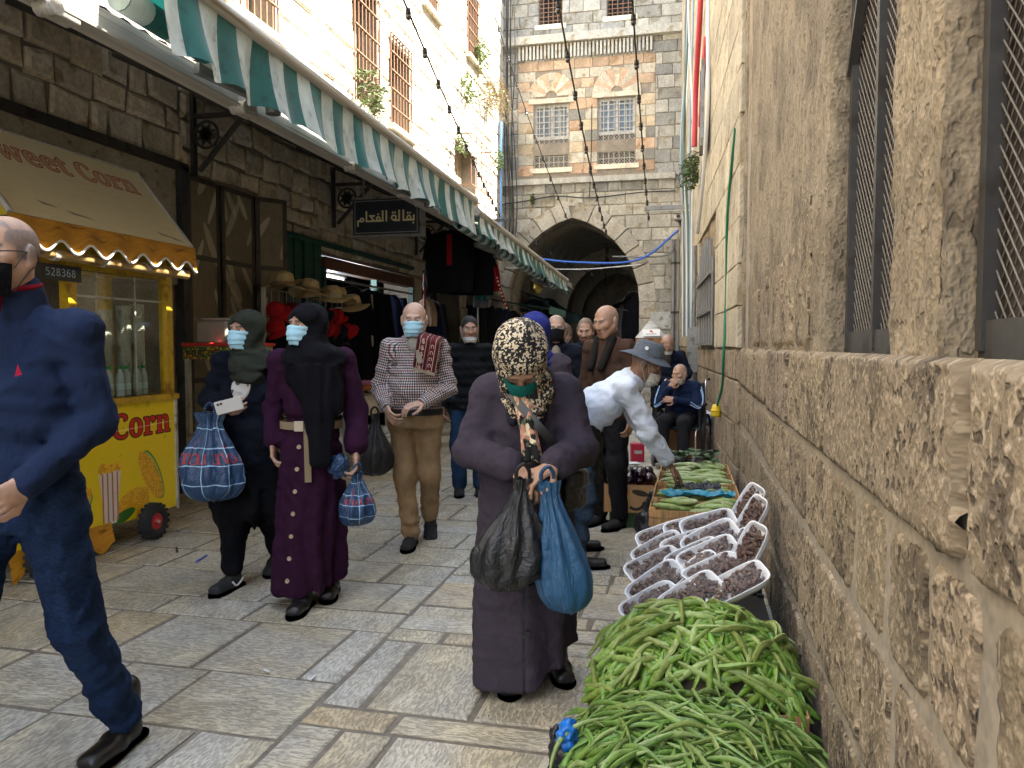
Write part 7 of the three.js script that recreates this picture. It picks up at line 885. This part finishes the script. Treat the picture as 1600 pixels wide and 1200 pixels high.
  const S = { hips: [0, 0.55, -0.05], waist: [0, 0.68, -0.05], chest: [0, 0.84, 0.0], neck: [0, 0.97, 0.03], head: [0, 1.08, 0.1], shL: [0.17, 0.93, 0.01], shR: [-0.17, 0.93, 0.01], elL: [0.22, 0.72, 0.12], elR: [-0.22, 0.72, 0.13], wrL: [0.0, 0.78, 0.28], wrR: [-0.08, 0.92, 0.24], hpL: [0.09, 0.53, 0], hpR: [-0.09, 0.53, 0], knL: [0.12, 0.53, 0.4], knR: [-0.12, 0.53, 0.4], anL: [0.12, 0.17, 0.44], anR: [-0.12, 0.17, 0.44] };
  P = bystander('bald man in blue tracksuit jacket seated in the wheelchair', [-0.1, 0, -9.5], -0.2, 1.7, { coat: cloth(0.012, 0.022, 0.06), J: S, long: 0.02, skin: 'tan', look: [-0.35, 0.1, 0], face: { stubble: 0.3, beard: 0.3, hair: [0.3, 0.28, 0.27] }, handR: [[0.5, 0.8, -0.1], [0, 0, -1], 0.6, -1], handL: [[-0.9, 0.1, 0.2], [0, -0.3, -0.9], 0.5, 1] }); faceMask(P, M.whitePaint, { top: -0.05, bot: -0.12 });
  for (const s of [-1, 1]) for (const k of [0, 0.03]) part('sleeve_stripe', tube([[s * (0.25 + 0), 0.93 - k, 0.05 + k], [s * 0.285, 0.8 - k, 0.1 + k], [s * 0.262, 0.7 - k * 0.5, 0.19 + k], [s * 0.17, 0.76 - k, 0.27 + k]], 0.007, 16, 5), paint(0.3, 0.45, 0.7, 0.7), P.g);
  const wc = thing('wheelchair', 'black wheelchair with chrome arm rest beside the right wall', 'wheelchair', [-0.1, 0, -9.5], -0.2); const chrome = std({ color: lin(0.6, 0.6, 0.62), metalness: 0.9, roughness: 0.25 });
  for (const s of [-1, 1]) { const w = new THREE.Group(); w.name = 'wheel'; wc.add(w); w.position.set(s * 0.29, 0.3, -0.12); part('tyre', new THREE.TorusGeometry(0.28, 0.018, 8, 36).rotateY(Math.PI / 2), M.rubber, w); const sp = []; for (let k = 0; k < 12; k++) sp.push(cyl([0, 0, 0], [0, Math.cos(k * 0.5236) * 0.27, Math.sin(k * 0.5236) * 0.27], 0.003, 0.003, 4)); part('spokes', merge(sp), chrome, w); part('caster', merge([new THREE.TorusGeometry(0.065, 0.02, 8, 20).rotateY(Math.PI / 2).translate(s * 0.24, 0.086, 0.36), cyl([s * 0.24 - 0.015, 0.086, 0.36], [s * 0.24 + 0.015, 0.086, 0.36], 0.05)]), paint(0.18, 0.18, 0.18, 0.6), wc); part('side_frame', tube([[s * 0.25, 0.16, 0.36], [s * 0.25, 0.42, 0.34], [s * 0.25, 0.44, -0.2], [s * 0.25, 0.72, -0.22], [s * 0.25, 0.98, -0.24], [s * 0.25, 1.0, -0.34]], 0.013, 40, 6), chrome, wc); part('arm_rest', merge([box(0.06, 0.03, 0.36, s * 0.26, 0.71, 0.02, 0.01), cyl([s * 0.26, 0.44, 0.18], [s * 0.26, 0.7, 0.18], 0.011)]), M.black, wc); part('foot_rest', merge([cyl([s * 0.12, 0.42, 0.38], [s * 0.12, 0.09, 0.46], 0.011), box(0.14, 0.015, 0.18, s * 0.12, 0.08, 0.5)]), M.black, wc); part('grip', cyl([s * 0.25, 1.0, -0.34], [s * 0.25, 1.0, -0.45], 0.018), M.black, wc); }
  part('seat', box(0.48, 0.04, 0.46, 0, 0.44, 0.02, 0.015), M.black, wc); part('backrest', box(0.48, 0.5, 0.03, 0, 0.72, -0.22, 0.012), M.black, wc);
}
// ---------- produce along the right wall ----------
rnd = mulberry(71);
function pod(len, r, bend, bumps, k) { const n = 12, rs = 6; return tri((s, t) => { const a = s * Math.PI * 2, x = (t - 0.5) * len, e = t < 0.07 ? mix(0.12, 0.3, t / 0.07) : t > 0.9 ? mix(0.75, 0.06, (t - 0.9) / 0.1) : Math.pow(Math.sin(Math.PI * clamp((t - 0.05) * 1.08, 0.04, 0.97)), 0.4), rr = r * e * (1 + bumps * Math.sin(t * len * 260 + k)), y = bend * (1 - 4 * (t - 0.5) ** 2) + 0.35 * bend * Math.sin(t * 5 + k), z = 0.3 * bend * Math.sin(t * 4 + k * 2); return [x, y + Math.cos(a) * rr, z + Math.sin(a) * rr * 0.78, s, t]; }, rs, n); }
function cartonBox(name, label, x0, x1, z0, z1, h, mat = M.card, flaps = true) {
  const b = thing(name, label, 'box', [(x0 + x1) / 2, 0, (z0 + z1) / 2]), w = x1 - x0, d = z1 - z0, t = 0.006;
  for (const [g] of [[box(w, h, t, 0, h / 2, d / 2)], [box(w, h, t, 0, h / 2, -d / 2)], [box(t, h, d - t, -w / 2, h / 2, 0)], [box(t, h, d - t, w / 2, h / 2, 0)]]) part('side', g, mat, b); part('bottom', box(w - 0.02, t, d - 0.02, 0, t, 0), mat, b);
  if (flaps) { const f = tri((s, q) => [-w / 2 - 0.05 * q, h - 0.07 * q + 0.02 * Math.sin(s * 5) * q, mix(-d / 2, d / 2, s)], 8, 3); part('flap', f, mat, b); }
  return b;
}
function heap(x0, x1, z0, z1, base, top, seed) { return (x, z) => { const u = (x - x0) / (x1 - x0) * 2 - 1, v = (z - z0) / (z1 - z0) * 2 - 1; return base + (top - base) * (1 - Math.pow(Math.abs(clamp(u, -1, 1)), 2.6)) * (1 - Math.pow(Math.abs(clamp(v, -1, 1)), 3)) + 0.018 * pn(x * 9, z * 9, seed); }; }
function podHeap(nm, label, grp, geos, mats, H, x0, x1, z0, z1, count, fill, lying) {
  const stuff = new THREE.InstancedMesh(geos[0], mats[0], fill), m = new THREE.Matrix4(), q = new THREE.Quaternion(), e = new THREE.Euler(), c = new THREE.Color(), dx = 0.02;
  const place = (deep) => { const x = mix(x0, x1, rnd()), z = mix(z0, z1, rnd()), y = H(x, z) + (deep ? R(-0.032, -0.006) : R(-0.004, 0.012)), gx = (H(x + dx, z) - H(x - dx, z)) / (2 * dx), gz = (H(x, z + dx) - H(x, z - dx)) / (2 * dx), a = R(0, 6.283), sl = gx * Math.cos(a) - gz * Math.sin(a); e.set(R(-1.2, 1.2), a, Math.atan(clamp(sl, -1.2, 1.2)) + R(-lying, lying), 'YZX'); q.setFromEuler(e); return [V3(x, y, z), q.clone(), R(0.8, 1.15)]; };
  for (let i = 0; i < fill; i++) { const [p, r, s] = place(true); m.compose(p, r, V3(s, s, s)); stuff.setMatrixAt(i, m); c.setRGB(R(0.75, 1.1), R(0.85, 1.1), R(0.7, 1)); stuff.setColorAt(i, c); }
  stuff.name = nm + 's_below'; stuff.userData = { kind: 'stuff', label: label[1], category: 'beans' }; stuff.castShadow = stuff.receiveShadow = true; scene.add(stuff);
  for (let i = 0; i < count; i++) { const [p, r, s] = place(false); const o = single(nm, geos[i % geos.length], mats[i % mats.length], label[0], 'bean', grp); o.position.copy(p); o.quaternion.copy(r); o.scale.setScalar(s); }
}
const podT = tex(64, 256, (u, v) => { const k = 0.86 + 0.3 * (fbm(u, v, 6, 14, 3, 301) - 0.5); const d = sstep(0.72, 0.8, fbm(u, v, 9, 20, 3, 305)); return [k * (1 - 0.3 * d), k * (1 - 0.45 * d), k * (1 - 0.5 * d)]; });
const podM = (r, g, b) => new THREE.MeshPhysicalMaterial({ map: podT, color: lin(r, g, b), roughness: 0.45 });
{
  const gb = cartonBox('bean_box', 'brown cardboard box heaped with thin green beans nearest the camera', -0.31, 0.37, -2.5, -1.62, 0.2), HB = heap(-0.37, 0.41, -2.62, -1.5, 0.16, 0.36, 2);
  const filler_mound = (b, H, x0, x1, z0, z1) => { const g = tri((s, t) => { const x = mix(x0, x1, s), z = mix(z1, z0, t); return [x, H(x, z) - 0.09, z]; }, 16, 16); g.translate(-b.position.x, 0, -b.position.z); part('filler_mound', g, paint(0.2, 0.15, 0.1, 0.9), b); };  // mound added beneath the pods to close the gaps between them
  filler_mound(gb, HB, -0.3, 0.36, -2.49, -1.63);
  podHeap('green_bean', ['thin green bean lying loose in the nearest cardboard box', 'green beans packed below the top layer in the nearest box'], 'green beans in the nearest box', [0, 1, 2, 3, 4, 5].map(k => pod(0.165 + 0.011 * k, 0.0084, [0.008, 0.018, -0.01, 0.014, 0.004, 0.028][k], 0.05, k)), [podM(0.18, 0.32, 0.06), podM(0.22, 0.36, 0.08), podM(0.29, 0.40, 0.13), podM(0.14, 0.26, 0.045), podM(0.23, 0.31, 0.075)], HB, -0.34, 0.37, -2.58, -1.62, 300, 800, 0.14);
  const fb = cartonBox('bean_box', 'brown cardboard box heaped with broad bean pods behind the green beans', -0.28, 0.38, -3.14, -2.53, 0.24), HF = heap(-0.35, 0.43, -3.24, -2.46, 0.2, 0.43, 5); filler_mound(fb, HF, -0.27, 0.37, -3.13, -2.54);
  podHeap('broad_bean_pod', ['fat broad bean pod lying loose in the second cardboard box', 'broad bean pods packed below the top layer in the second box'], 'broad bean pods in the second box', [0, 1, 2, 3, 4].map(k => pod(0.15 + 0.011 * k, 0.0132, [0.006, 0.014, -0.009, 0.01, 0.024][k], 0.09, k)), [podM(0.20, 0.34, 0.05), podM(0.24, 0.38, 0.07), podM(0.17, 0.29, 0.04), podM(0.30, 0.41, 0.11), podM(0.26, 0.33, 0.08)], HF, -0.31, 0.38, -3.18, -2.54, 230, 800, 0.2);
  const bb = thing('black_bag', 'torn black plastic bag with bright blue knot against the bean box', 'bag', [-0.36, 0, -2.28]); part('sack', surface(moved((x, y, z) => 0.03 * pn(x * 16, y * 16, z * 16) + 0.012 * pn(x * 45, y * 45, z * 45), joined(0.03, ell([0, 0.1, 0], [0.05, 0.11, 0.09]), ell([-0.03, 0.05, 0.06], [0.05, 0.05, 0.06]), ell([-0.035, 0.17, -0.05], [0.03, 0.04, 0.03]))), 0.007), M.blackBag, bb); part('knot', surface(moved((x, y, z) => 0.02 * pn(x * 50, y * 50, z * 50), ell([0.01, 0.235, 0.02], [0.03, 0.05, 0.035])), 0.006), new THREE.MeshPhysicalMaterial({ color: lin(0.01, 0.14, 0.5), roughness: 0.3 }), bb);
}
// trays of dates under film
{
  const foam = paint(0.72, 0.72, 0.74, 0.7), dateM = new THREE.MeshPhysicalMaterial({ color: lin(0.06, 0.026, 0.016), roughness: 0.6 }), film = new THREE.MeshPhysicalMaterial({ transmission: 1, thickness: 0, roughness: 0.05, ior: 1.22 }), fl = tex(64, 64, (u, v) => 0.5 + 0.5 * (fbm(u, v, 5, 9, 3, 401) - 0.5), false, 3, 3); film.bumpMap = fl; film.bumpScale = 0.012;
  const dish = tri((s, t) => { const a = s * Math.PI * 2, q = [[0.0, 0], [0.78, 0], [0.86, 0.002], [0.99, 0.03], [1.05, 0.031], [1.04, 0.027], [0.9, -0.003], [0, -0.004]], i = Math.min(6, Math.floor(t * 7)), f = t * 7 - i, k = mix(q[i][0], q[i + 1][0], f), n = 5, c = Math.cos(a), d = Math.sin(a), rr = 1 / Math.pow(Math.abs(c) ** n + Math.abs(d) ** n, 1 / n); return [c * rr * k * 0.07, mix(q[i][1], q[i + 1][1], f), d * rr * k * 0.115]; }, 40, 14);
  const date = (() => { const g = new THREE.SphereGeometry(0.0095, 6, 5); g.scale(1, 0.85, 1.7); return g; })();
  const variants = [0, 1, 2].map(() => { const l = []; for (let i = 0; i < 130; i++) { const g = date.clone(); g.rotateY(R(0, 3)); g.rotateX(R(-0.4, 0.4)); g.translate(R(-0.05, 0.05), R(0.012, 0.034), R(-0.092, 0.092)); l.push(g); } return merge(l); });
  const cover = tri((s, t) => { const x = s * 2 - 1, z = t * 2 - 1; return [x * 0.073, 0.034 + 0.014 * (1 - x * x) * (1 - z * z) + 0.002 * pn(x * 4, z * 5, 3), z * 0.118]; }, 16, 20);
  const cr = (label, z, h) => { const c = thing('plastic_crate', label, 'crate', [0.06, 0, z]), blk = paint(0.012, 0.012, 0.013, 0.5); for (const s of [-1, 1]) { for (let k = 0; k < 4; k++) part('slat', box(0.56, h * 0.16, 0.012, 0, h * (0.12 + k * 0.25), s * 0.26), blk, c); for (let k = 0; k < 4; k++) part('slat', box(0.012, h * 0.16, 0.52, s * 0.28, h * (0.12 + k * 0.25), 0), blk, c); for (const q of [-1, 1]) part('corner_post', box(0.03, h, 0.03, s * 0.272, h / 2, q * 0.25), blk, c); } part('floor', box(0.55, 0.02, 0.5, 0, h - 0.02, 0), blk, c); };
  cr('black plastic crate under the nearest date trays', -3.45, 0.26); cr('black plastic crate under the farther date trays', -4.05, 0.28);
  // [x, y, z, turn, tilt, roll]
  const rows = ['front row', 'second row', 'third row', 'fourth row', 'back row'], cols = ['nearest the street', 'in the middle', 'beside the wall', 'wedged between its neighbours'];
  for (let r = 0; r < 5; r++) for (let k = 0; k < (r === 0 ? 3 : 4); k++) {
    const t = thing('date_tray', `white foam tray of dates under film, ${rows[r]}, ${cols[k]}`, 'tray', [[-0.14, 0.03, 0.22, 0.1][k] + R(-0.02, 0.02), 0.3 + r * 0.022 + [0, 0.05, 0.11, 0.1][k], -3.3 - r * 0.2 + [0, 0, 0, 0.1][k] + R(-0.03, 0.03)], 0, 'trays of dates');
    const up = k === 2 && (r === 1 || r === 3 || r === 4), L = (up ? V3(0.35, 0.85, -0.25) : V3(0.85, R(0.25, 0.5), R(-0.6, -0.1))).normalize(), N = up ? V3(-0.75, 0.45, 0.5) : V3(R(-0.5, -0.2), 0.8, R(0.35, 0.75)); N.addScaledVector(L, -N.dot(L)).normalize(); const S = N.clone().cross(L);
    if (up) t.position.add(V3(0.07, 0.07, 0)); t.quaternion.setFromRotationMatrix(new THREE.Matrix4().makeBasis(S, N, L)); t.scale.set(1.08, 1.1, 1.18); t.rotateY(R(-0.28, 0.28)); t.rotateZ(R(-0.16, 0.16)); part('tray', dish, foam, t); part('dates', variants[(r + k) % 3], dateM, t).userData.kind = 'stuff'; part('film', cover, film, t);
  }
}
// wooden crates of courgettes on black crates
{
  const cg = (k) => tri((s, t) => { const a = s * Math.PI * 2, L = 0.17 + 0.015 * k, e = Math.pow(Math.sin(Math.PI * clamp(t * 0.94 + 0.03, 0, 1)), 0.4), r = 0.021 * e * mix(0.8, 1.12, t); return [(t - 0.5) * L, 0.012 * k * 0.4 * Math.sin(t * 3) + Math.cos(a) * r, Math.sin(a) * r, s, t]; }, 10, 12);
  const geos = [0, 1, 2].map(cg), mats = [podM(0.36, 0.46, 0.16), podM(0.30, 0.42, 0.12), podM(0.42, 0.5, 0.22)], names = ['nearest', 'second', 'third', 'farthest'];
  [[-4.86, 0.3, 0.43], [-5.4, 0.62, 0.42], [-6.05, 0.5, 0.4], [-6.65, 0.5, 0.38]].forEach(([z, d, h], i) => {
    const blk = paint(0.012, 0.012, 0.013, 0.5), c = thing('plastic_crate', `black plastic crate under the ${names[i]} wooden crate`, 'crate', [0.05, 0, z]), hh = h - 0.11; for (const s of [-1, 1]) { for (let k = 0; k < 4; k++) { part('slat', box(0.54, hh * 0.15, 0.012, 0, hh * (0.12 + k * 0.25), s * d / 2), blk, c); part('slat', box(0.012, hh * 0.15, d, s * 0.27, hh * (0.12 + k * 0.25), 0), blk, c); } for (const q of [-1, 1]) part('corner_post', box(0.03, hh, 0.03, s * 0.26, hh / 2, q * d * 0.47), blk, c); }
    part('floor', box(0.52, 0.012, d * 0.94, 0, hh - 0.012, 0), blk, c);
    const w = thing('wooden_crate', `${names[i]} wooden crate of pale green courgettes`, 'crate', [0.05, h - 0.11, z]), W = 0.56, dd = d + 0.04; for (const y of [0.028, 0.082]) { for (const s of [-1, 1]) { part('slat', box(W, 0.045, 0.009, 0, y, s * dd / 2), M.wood, w); part('slat', box(0.009, 0.045, dd - 0.02, s * W / 2, y, 0), M.wood, w); } } for (const s of [-1, 1]) for (const q of [-1, 1]) part('corner_block', box(0.03, 0.115, 0.03, s * (W / 2 - 0.02), 0.058, q * (dd / 2 - 0.02)), M.wood, w); for (let k = 0; k < 5; k++) part('floor_slat', box(W - 0.02, 0.008, dd / 6, 0, 0.004, -dd / 2 + dd * (k + 0.5) / 5), M.wood, w);
    const n = Math.round(d * 60); for (let k = 0; k < n; k++) { const o = single('courgette', geos[k % 3], mats[k % 3], `pale green courgette in the ${names[i]} wooden crate`, 'courgette', `courgettes in the ${names[i]} crate`); o.position.set(0.05 + R(-0.19, 0.19), h - 0.02 + R(-0.02, 0.035), z + R(-d / 2 + 0.03, d / 2 - 0.03)); o.rotation.set(R(-0.5, 0.5), R(-0.5, 0.5), R(-0.12, 0.12)); }
  });
  const sh = (nm, label, x, y, z, mat, w, d, sd) => { const m = single(nm, tri((s, t) => { const X = (s - 0.5) * w, Z = (t - 0.5) * d; return [X, 0.04 * pn(s * 4, t * 4, sd) + 0.018 * pn(s * 14, t * 12, sd), Z]; }, 40, 24), mat, label, 'plastic sheet'); m.position.set(x, y, z); };
  sh('blue_film', 'crumpled blue plastic film between the two nearest wooden crates', 0.06, 0.465, -5.08, new THREE.MeshPhysicalMaterial({ color: lin(0.02, 0.22, 0.32), roughness: 0.25 }), 0.46, 0.1, 3);
  sh('black_film', 'crumpled black plastic under the reaching hand', 0.06, 0.49, -5.2, M.blackBag, 0.3, 0.16, 9);
  const lf = []; for (let k = 0; k < 60; k++) { const g = new THREE.PlaneGeometry(R(0.05, 0.11), R(0.03, 0.06)); g.rotateX(-1.57 + R(-0.7, 0.7)); g.rotateY(R(0, 6)); g.translate(R(-0.22, 0.26), R(0, 0.07), R(-0.18, 0.18)); lf.push(g); } const leaves = single('leaf_pile', merge(lf), paint(0.025, 0.07, 0.02, 0.6, { side: THREE.DoubleSide }), 'dark green leaves piled on the farthest crate', 'leaves'); leaves.position.set(0.02, 0.42, -6.95); leaves.userData.kind = 'stuff';
}
// aubergines
{
  cartonBox('carton', 'green fruit carton under the aubergine box', -0.6, -0.26, -6.28, -5.98, 0.12, grimy(0.06, 0.14, 0.03, 0.7), false);
  const pt = canvasTex(256, 128, (g, w, h) => { g.fillStyle = '#b08a60'; g.fillRect(0, 0, w, h); g.lineCap = 'round'; g.strokeStyle = '#c8602a'; g.lineWidth = 26; g.beginPath(); g.arc(95, 78, 46, 2.3, 4.9); g.stroke(); g.strokeStyle = '#d9903a'; g.lineWidth = 9; g.beginPath(); g.arc(95, 78, 46, 2.4, 4.8); g.stroke(); g.strokeStyle = '#2b2a24'; g.lineWidth = 14; g.beginPath(); g.arc(150, 74, 40, 0.2, 2.2); g.stroke(); g.fillStyle = '#3a3226'; g.beginPath(); g.ellipse(170, 36, 40, 14, 0.2, 0, 7); g.fill(); g.font = 'bold 26px sans-serif'; g.fillStyle = '#a8322a'; g.fillText('mi', 196, 90); });
  const b = cartonBox('aubergine_box', 'open cardboard box of aubergines with orange fruit print', -0.64, -0.22, -6.33, -5.95, 0.22, M.card, false); b.position.y = 0.125; const f = new THREE.PlaneGeometry(0.41, 0.21); f.translate(0, 0.112, 0.195); part('printed_front', f, std({ map: pt, roughness: 0.85 }), b);
  const body = lathe([[0.001, 0], [0.025, 0.008], [0.04, 0.04], [0.042, 0.08], [0.032, 0.13], [0.02, 0.165], [0.001, 0.175]], 16), calyx = lathe([[0.03, 0.14], [0.026, 0.165], [0.01, 0.18], [0.008, 0.205], [0.001, 0.206]], 10), am = new THREE.MeshPhysicalMaterial({ color: lin(0.03, 0.007, 0.02), roughness: 0.16, clearcoat: 0.6, clearcoatRoughness: 0.1 }), cm = paint(0.08, 0.13, 0.03, 0.6);
  for (let k = 0; k < 22; k++) { const o = thing('aubergine', 'glossy dark aubergine in the open cardboard box', 'aubergine', [-0.43 + R(-0.15, 0.15), 0.36 + Math.floor(k / 12) * 0.05 + R(-0.02, 0.02), -6.14 + R(-0.13, 0.13)], R(0, 6.28), 'aubergines in the box'); o.rotation.x = R(-1.9, -1.2); part('fruit', body, am, o); part('calyx', calyx, cm, o); }
  const g = thing('black_bag', 'slumped black plastic bag on the ground beside the aubergine box', 'bag', [-0.29, 0, -5.68]); part('sack', surface(moved((x, y, z) => 0.02 * pn(x * 14, y * 10, z * 14) + 0.012 * Math.sin(Math.atan2(z, x) * 7) * sstep(0.1, 0.3, y), joined(0.05, ell([0, 0.09, 0], [0.1, 0.1, 0.1]), cap([0, 0.15, 0], [0.03, 0.33, 0], 0.055, 0.022))), 0.008), M.blackBag, g);
}
// far stall: cartons, trinkets, stand
{
  const big = thing('carton', 'large closed brown carton below the wheelchair', 'box', [0.0, 0, -10.05]); part('body', box(0.56, 0.45, 0.42, 0, 0.225, 0, 0.006), M.card, big); part('tape', box(0.05, 0.002, 0.43, 0, 0.452, 0), paint(0.42, 0.28, 0.16, 0.3), big); part('seam', box(0.005, 0.44, 0.006, 0.2, 0.226, 0.213), paint(0.3, 0.2, 0.12, 0.8), big);
  const sm = thing('carton', 'smaller brown carton leaning beside the large one', 'box', [-0.24, 0, -9.78], 0.2); part('body', box(0.22, 0.38, 0.2, 0, 0.19, 0, 0.006), M.card, sm); part('flap', box(0.22, 0.006, 0.1, 0, 0.385, 0.12), M.card, sm);
  const ob = thing('orange_box', 'small orange box among trinkets on the large carton', 'box', [-0.02, 0.455, -9.98]); part('body', box(0.1, 0.17, 0.1, 0, 0.085, 0, 0.005), paint(0.6, 0.16, 0.02, 0.6), ob); part('lid', box(0.104, 0.02, 0.104, 0, 0.175, 0), paint(0.5, 0.12, 0.02, 0.6), ob);
  const cs = [[0.5, 0.05, 0.08], [0.05, 0.2, 0.45], [0.4, 0.1, 0.4], [0.6, 0.6, 0.6], [0.1, 0.35, 0.3], [0.5, 0.35, 0.05]], cn = ['red', 'blue', 'violet', 'white', 'green', 'gold']; for (let k = 0; k < 26; k++) { const i = k % 6, t = single('bracelet', new THREE.TorusGeometry(R(0.03, 0.05), 0.006, 6, 16), paint(...cs[i], 0.35), cn[i] + ' bracelet in the trinket heap on the large carton', 'bracelet', 'bracelets on the large carton'); t.position.set(R(-0.26, -0.06), R(0.48, 0.6), -9.95 + R(-0.1, 0.12)); t.rotation.set(R(0, 3), R(0, 3), R(0, 3)); }
  const tr = thing('wire_tray', 'bent chrome tray rim holding the trinkets', 'tray', [-0.13, 0.455, -9.97]); part('rim', tube([[-0.17, 0.16, 0.15], [0.17, 0.15, 0.15], [0.2, 0.15, -0.12], [-0.17, 0.16, -0.12]], 0.008, 40, 5, true), M.greySteel, tr); for (const [x, z] of [[-0.17, 0.15], [0.17, 0.15], [-0.17, -0.12], [0.19, -0.12]]) part('leg', cyl([x, 0, z], [x, 0.155, z], 0.006), M.greySteel, tr);
  const wb = thing('white_bag', 'crumpled white plastic bag on the carton by the wall', 'bag', [0.2, 0.455, -9.95]); part('sack', surface(moved((x, y, z) => 0.03 * pn(x * 18, y * 18, z * 18) + 0.01 * pn(x * 50, y * 50, z * 50), ell([0, 0.06, 0], [0.12, 0.08, 0.11])), 0.009), new THREE.MeshPhysicalMaterial({ color: lin(0.7, 0.7, 0.72), roughness: 0.4 }), wb);
  const sb = thing('black_pouch', 'black leather pouch on the carton beside the orange box', 'bag', [0.1, 0.455, -9.86]); part('sack', surface(moved(noiseFold(0.012, 20, 20, 20), ell([0, 0.035, 0], [0.11, 0.05, 0.07])), 0.009), leather, sb);
  const rb = thing('red_carton', 'small red printed carton on the ground behind the bending man', 'box', [-0.62, 0, -9.5], 0.2); part('body', box(0.16, 0.22, 0.14, 0, 0.11, 0, 0.004), paint(0.42, 0.01, 0.04, 0.5), rb); part('label', box(0.1, 0.04, 0.002, 0, 0.12, 0.071), M.whitePaint, rb);
  const pb = single('paper_sheet', box(0.2, 0.004, 0.16, 0, 0, 0), paint(0.65, 0.65, 0.63, 0.8), 'white paper lying on the paving beside the red carton', 'paper'); pb.position.set(-0.68, 0.012, -9.25); pb.rotation.y = 0.4;
  const st = thing('drink_stand', 'wooden drink stand with white pyramid sign before the arch', 'stand', [-0.6, 0, -12.2], 0.1); part('cabinet', box(0.46, 0.16, 0.4, 0, 1.46, 0, 0.006), grimy(0.42, 0.2, 0.08, 0.6), st); part('band', box(0.47, 0.03, 0.41, 0, 1.46, 0), grimy(0.3, 0.13, 0.05, 0.6), st); for (const x of [-0.2, 0.2]) for (const z of [-0.17, 0.17]) part('leg', box(0.04, 1.38, 0.04, x, 0.69, z), M.greySteel, st); for (const y of [0.3, 0.75, 1.1]) part('shelf', box(0.44, 0.02, 0.38, 0, y, 0), M.whitePaint, st);
  const py = new THREE.ConeGeometry(0.34, 0.3, 4, 1); py.rotateY(Math.PI / 4); py.scale(1, 1, 0.86); py.translate(0, 1.69, 0); part('pyramid', py.toNonIndexed(), M.whitePaint, st); const em = canvasTex(128, 64, (g, w, h) => { g.fillStyle = '#d9d7cf'; g.fillRect(0, 0, w, h); g.fillStyle = '#b23a22'; g.beginPath(); g.arc(60, 18, 10, 0, 7); g.fill(); g.beginPath(); g.ellipse(68, 26, 12, 6, 0.6, 0, 7); g.fill(); g.strokeStyle = '#2a2622'; g.lineWidth = 4; g.beginPath(); g.moveTo(22, 50); for (let x = 22; x < 106; x += 7) g.lineTo(x, 50 - (x % 3) * 4); g.stroke(); }); const ep = new THREE.PlaneGeometry(0.26, 0.13); ep.rotateX(-0.68); ep.translate(0, 1.62, 0.198); part('emblem', ep, std({ map: em, roughness: 0.6 }), st);
  for (let k = 0; k < 12; k++) { const o = single('drink_bottle', lathe([[0.001, 0], [0.03, 0.004], [0.031, 0.13], [0.012, 0.18], [0.012, 0.21], [0.001, 0.212]], 10), paint(...pick([[0.2, 0.03, 0.12], [0.35, 0.3, 0.25], [0.08, 0.04, 0.12]]), 0.25), 'small drink bottle on the stand shelves before the arch', 'bottle', 'bottles on the drink stand'); o.position.set(-0.6 + (k % 6 - 2.5) * 0.066, k < 6 ? 0.77 : 1.12, -12.06); }
}
renderer.render(scene, camera);
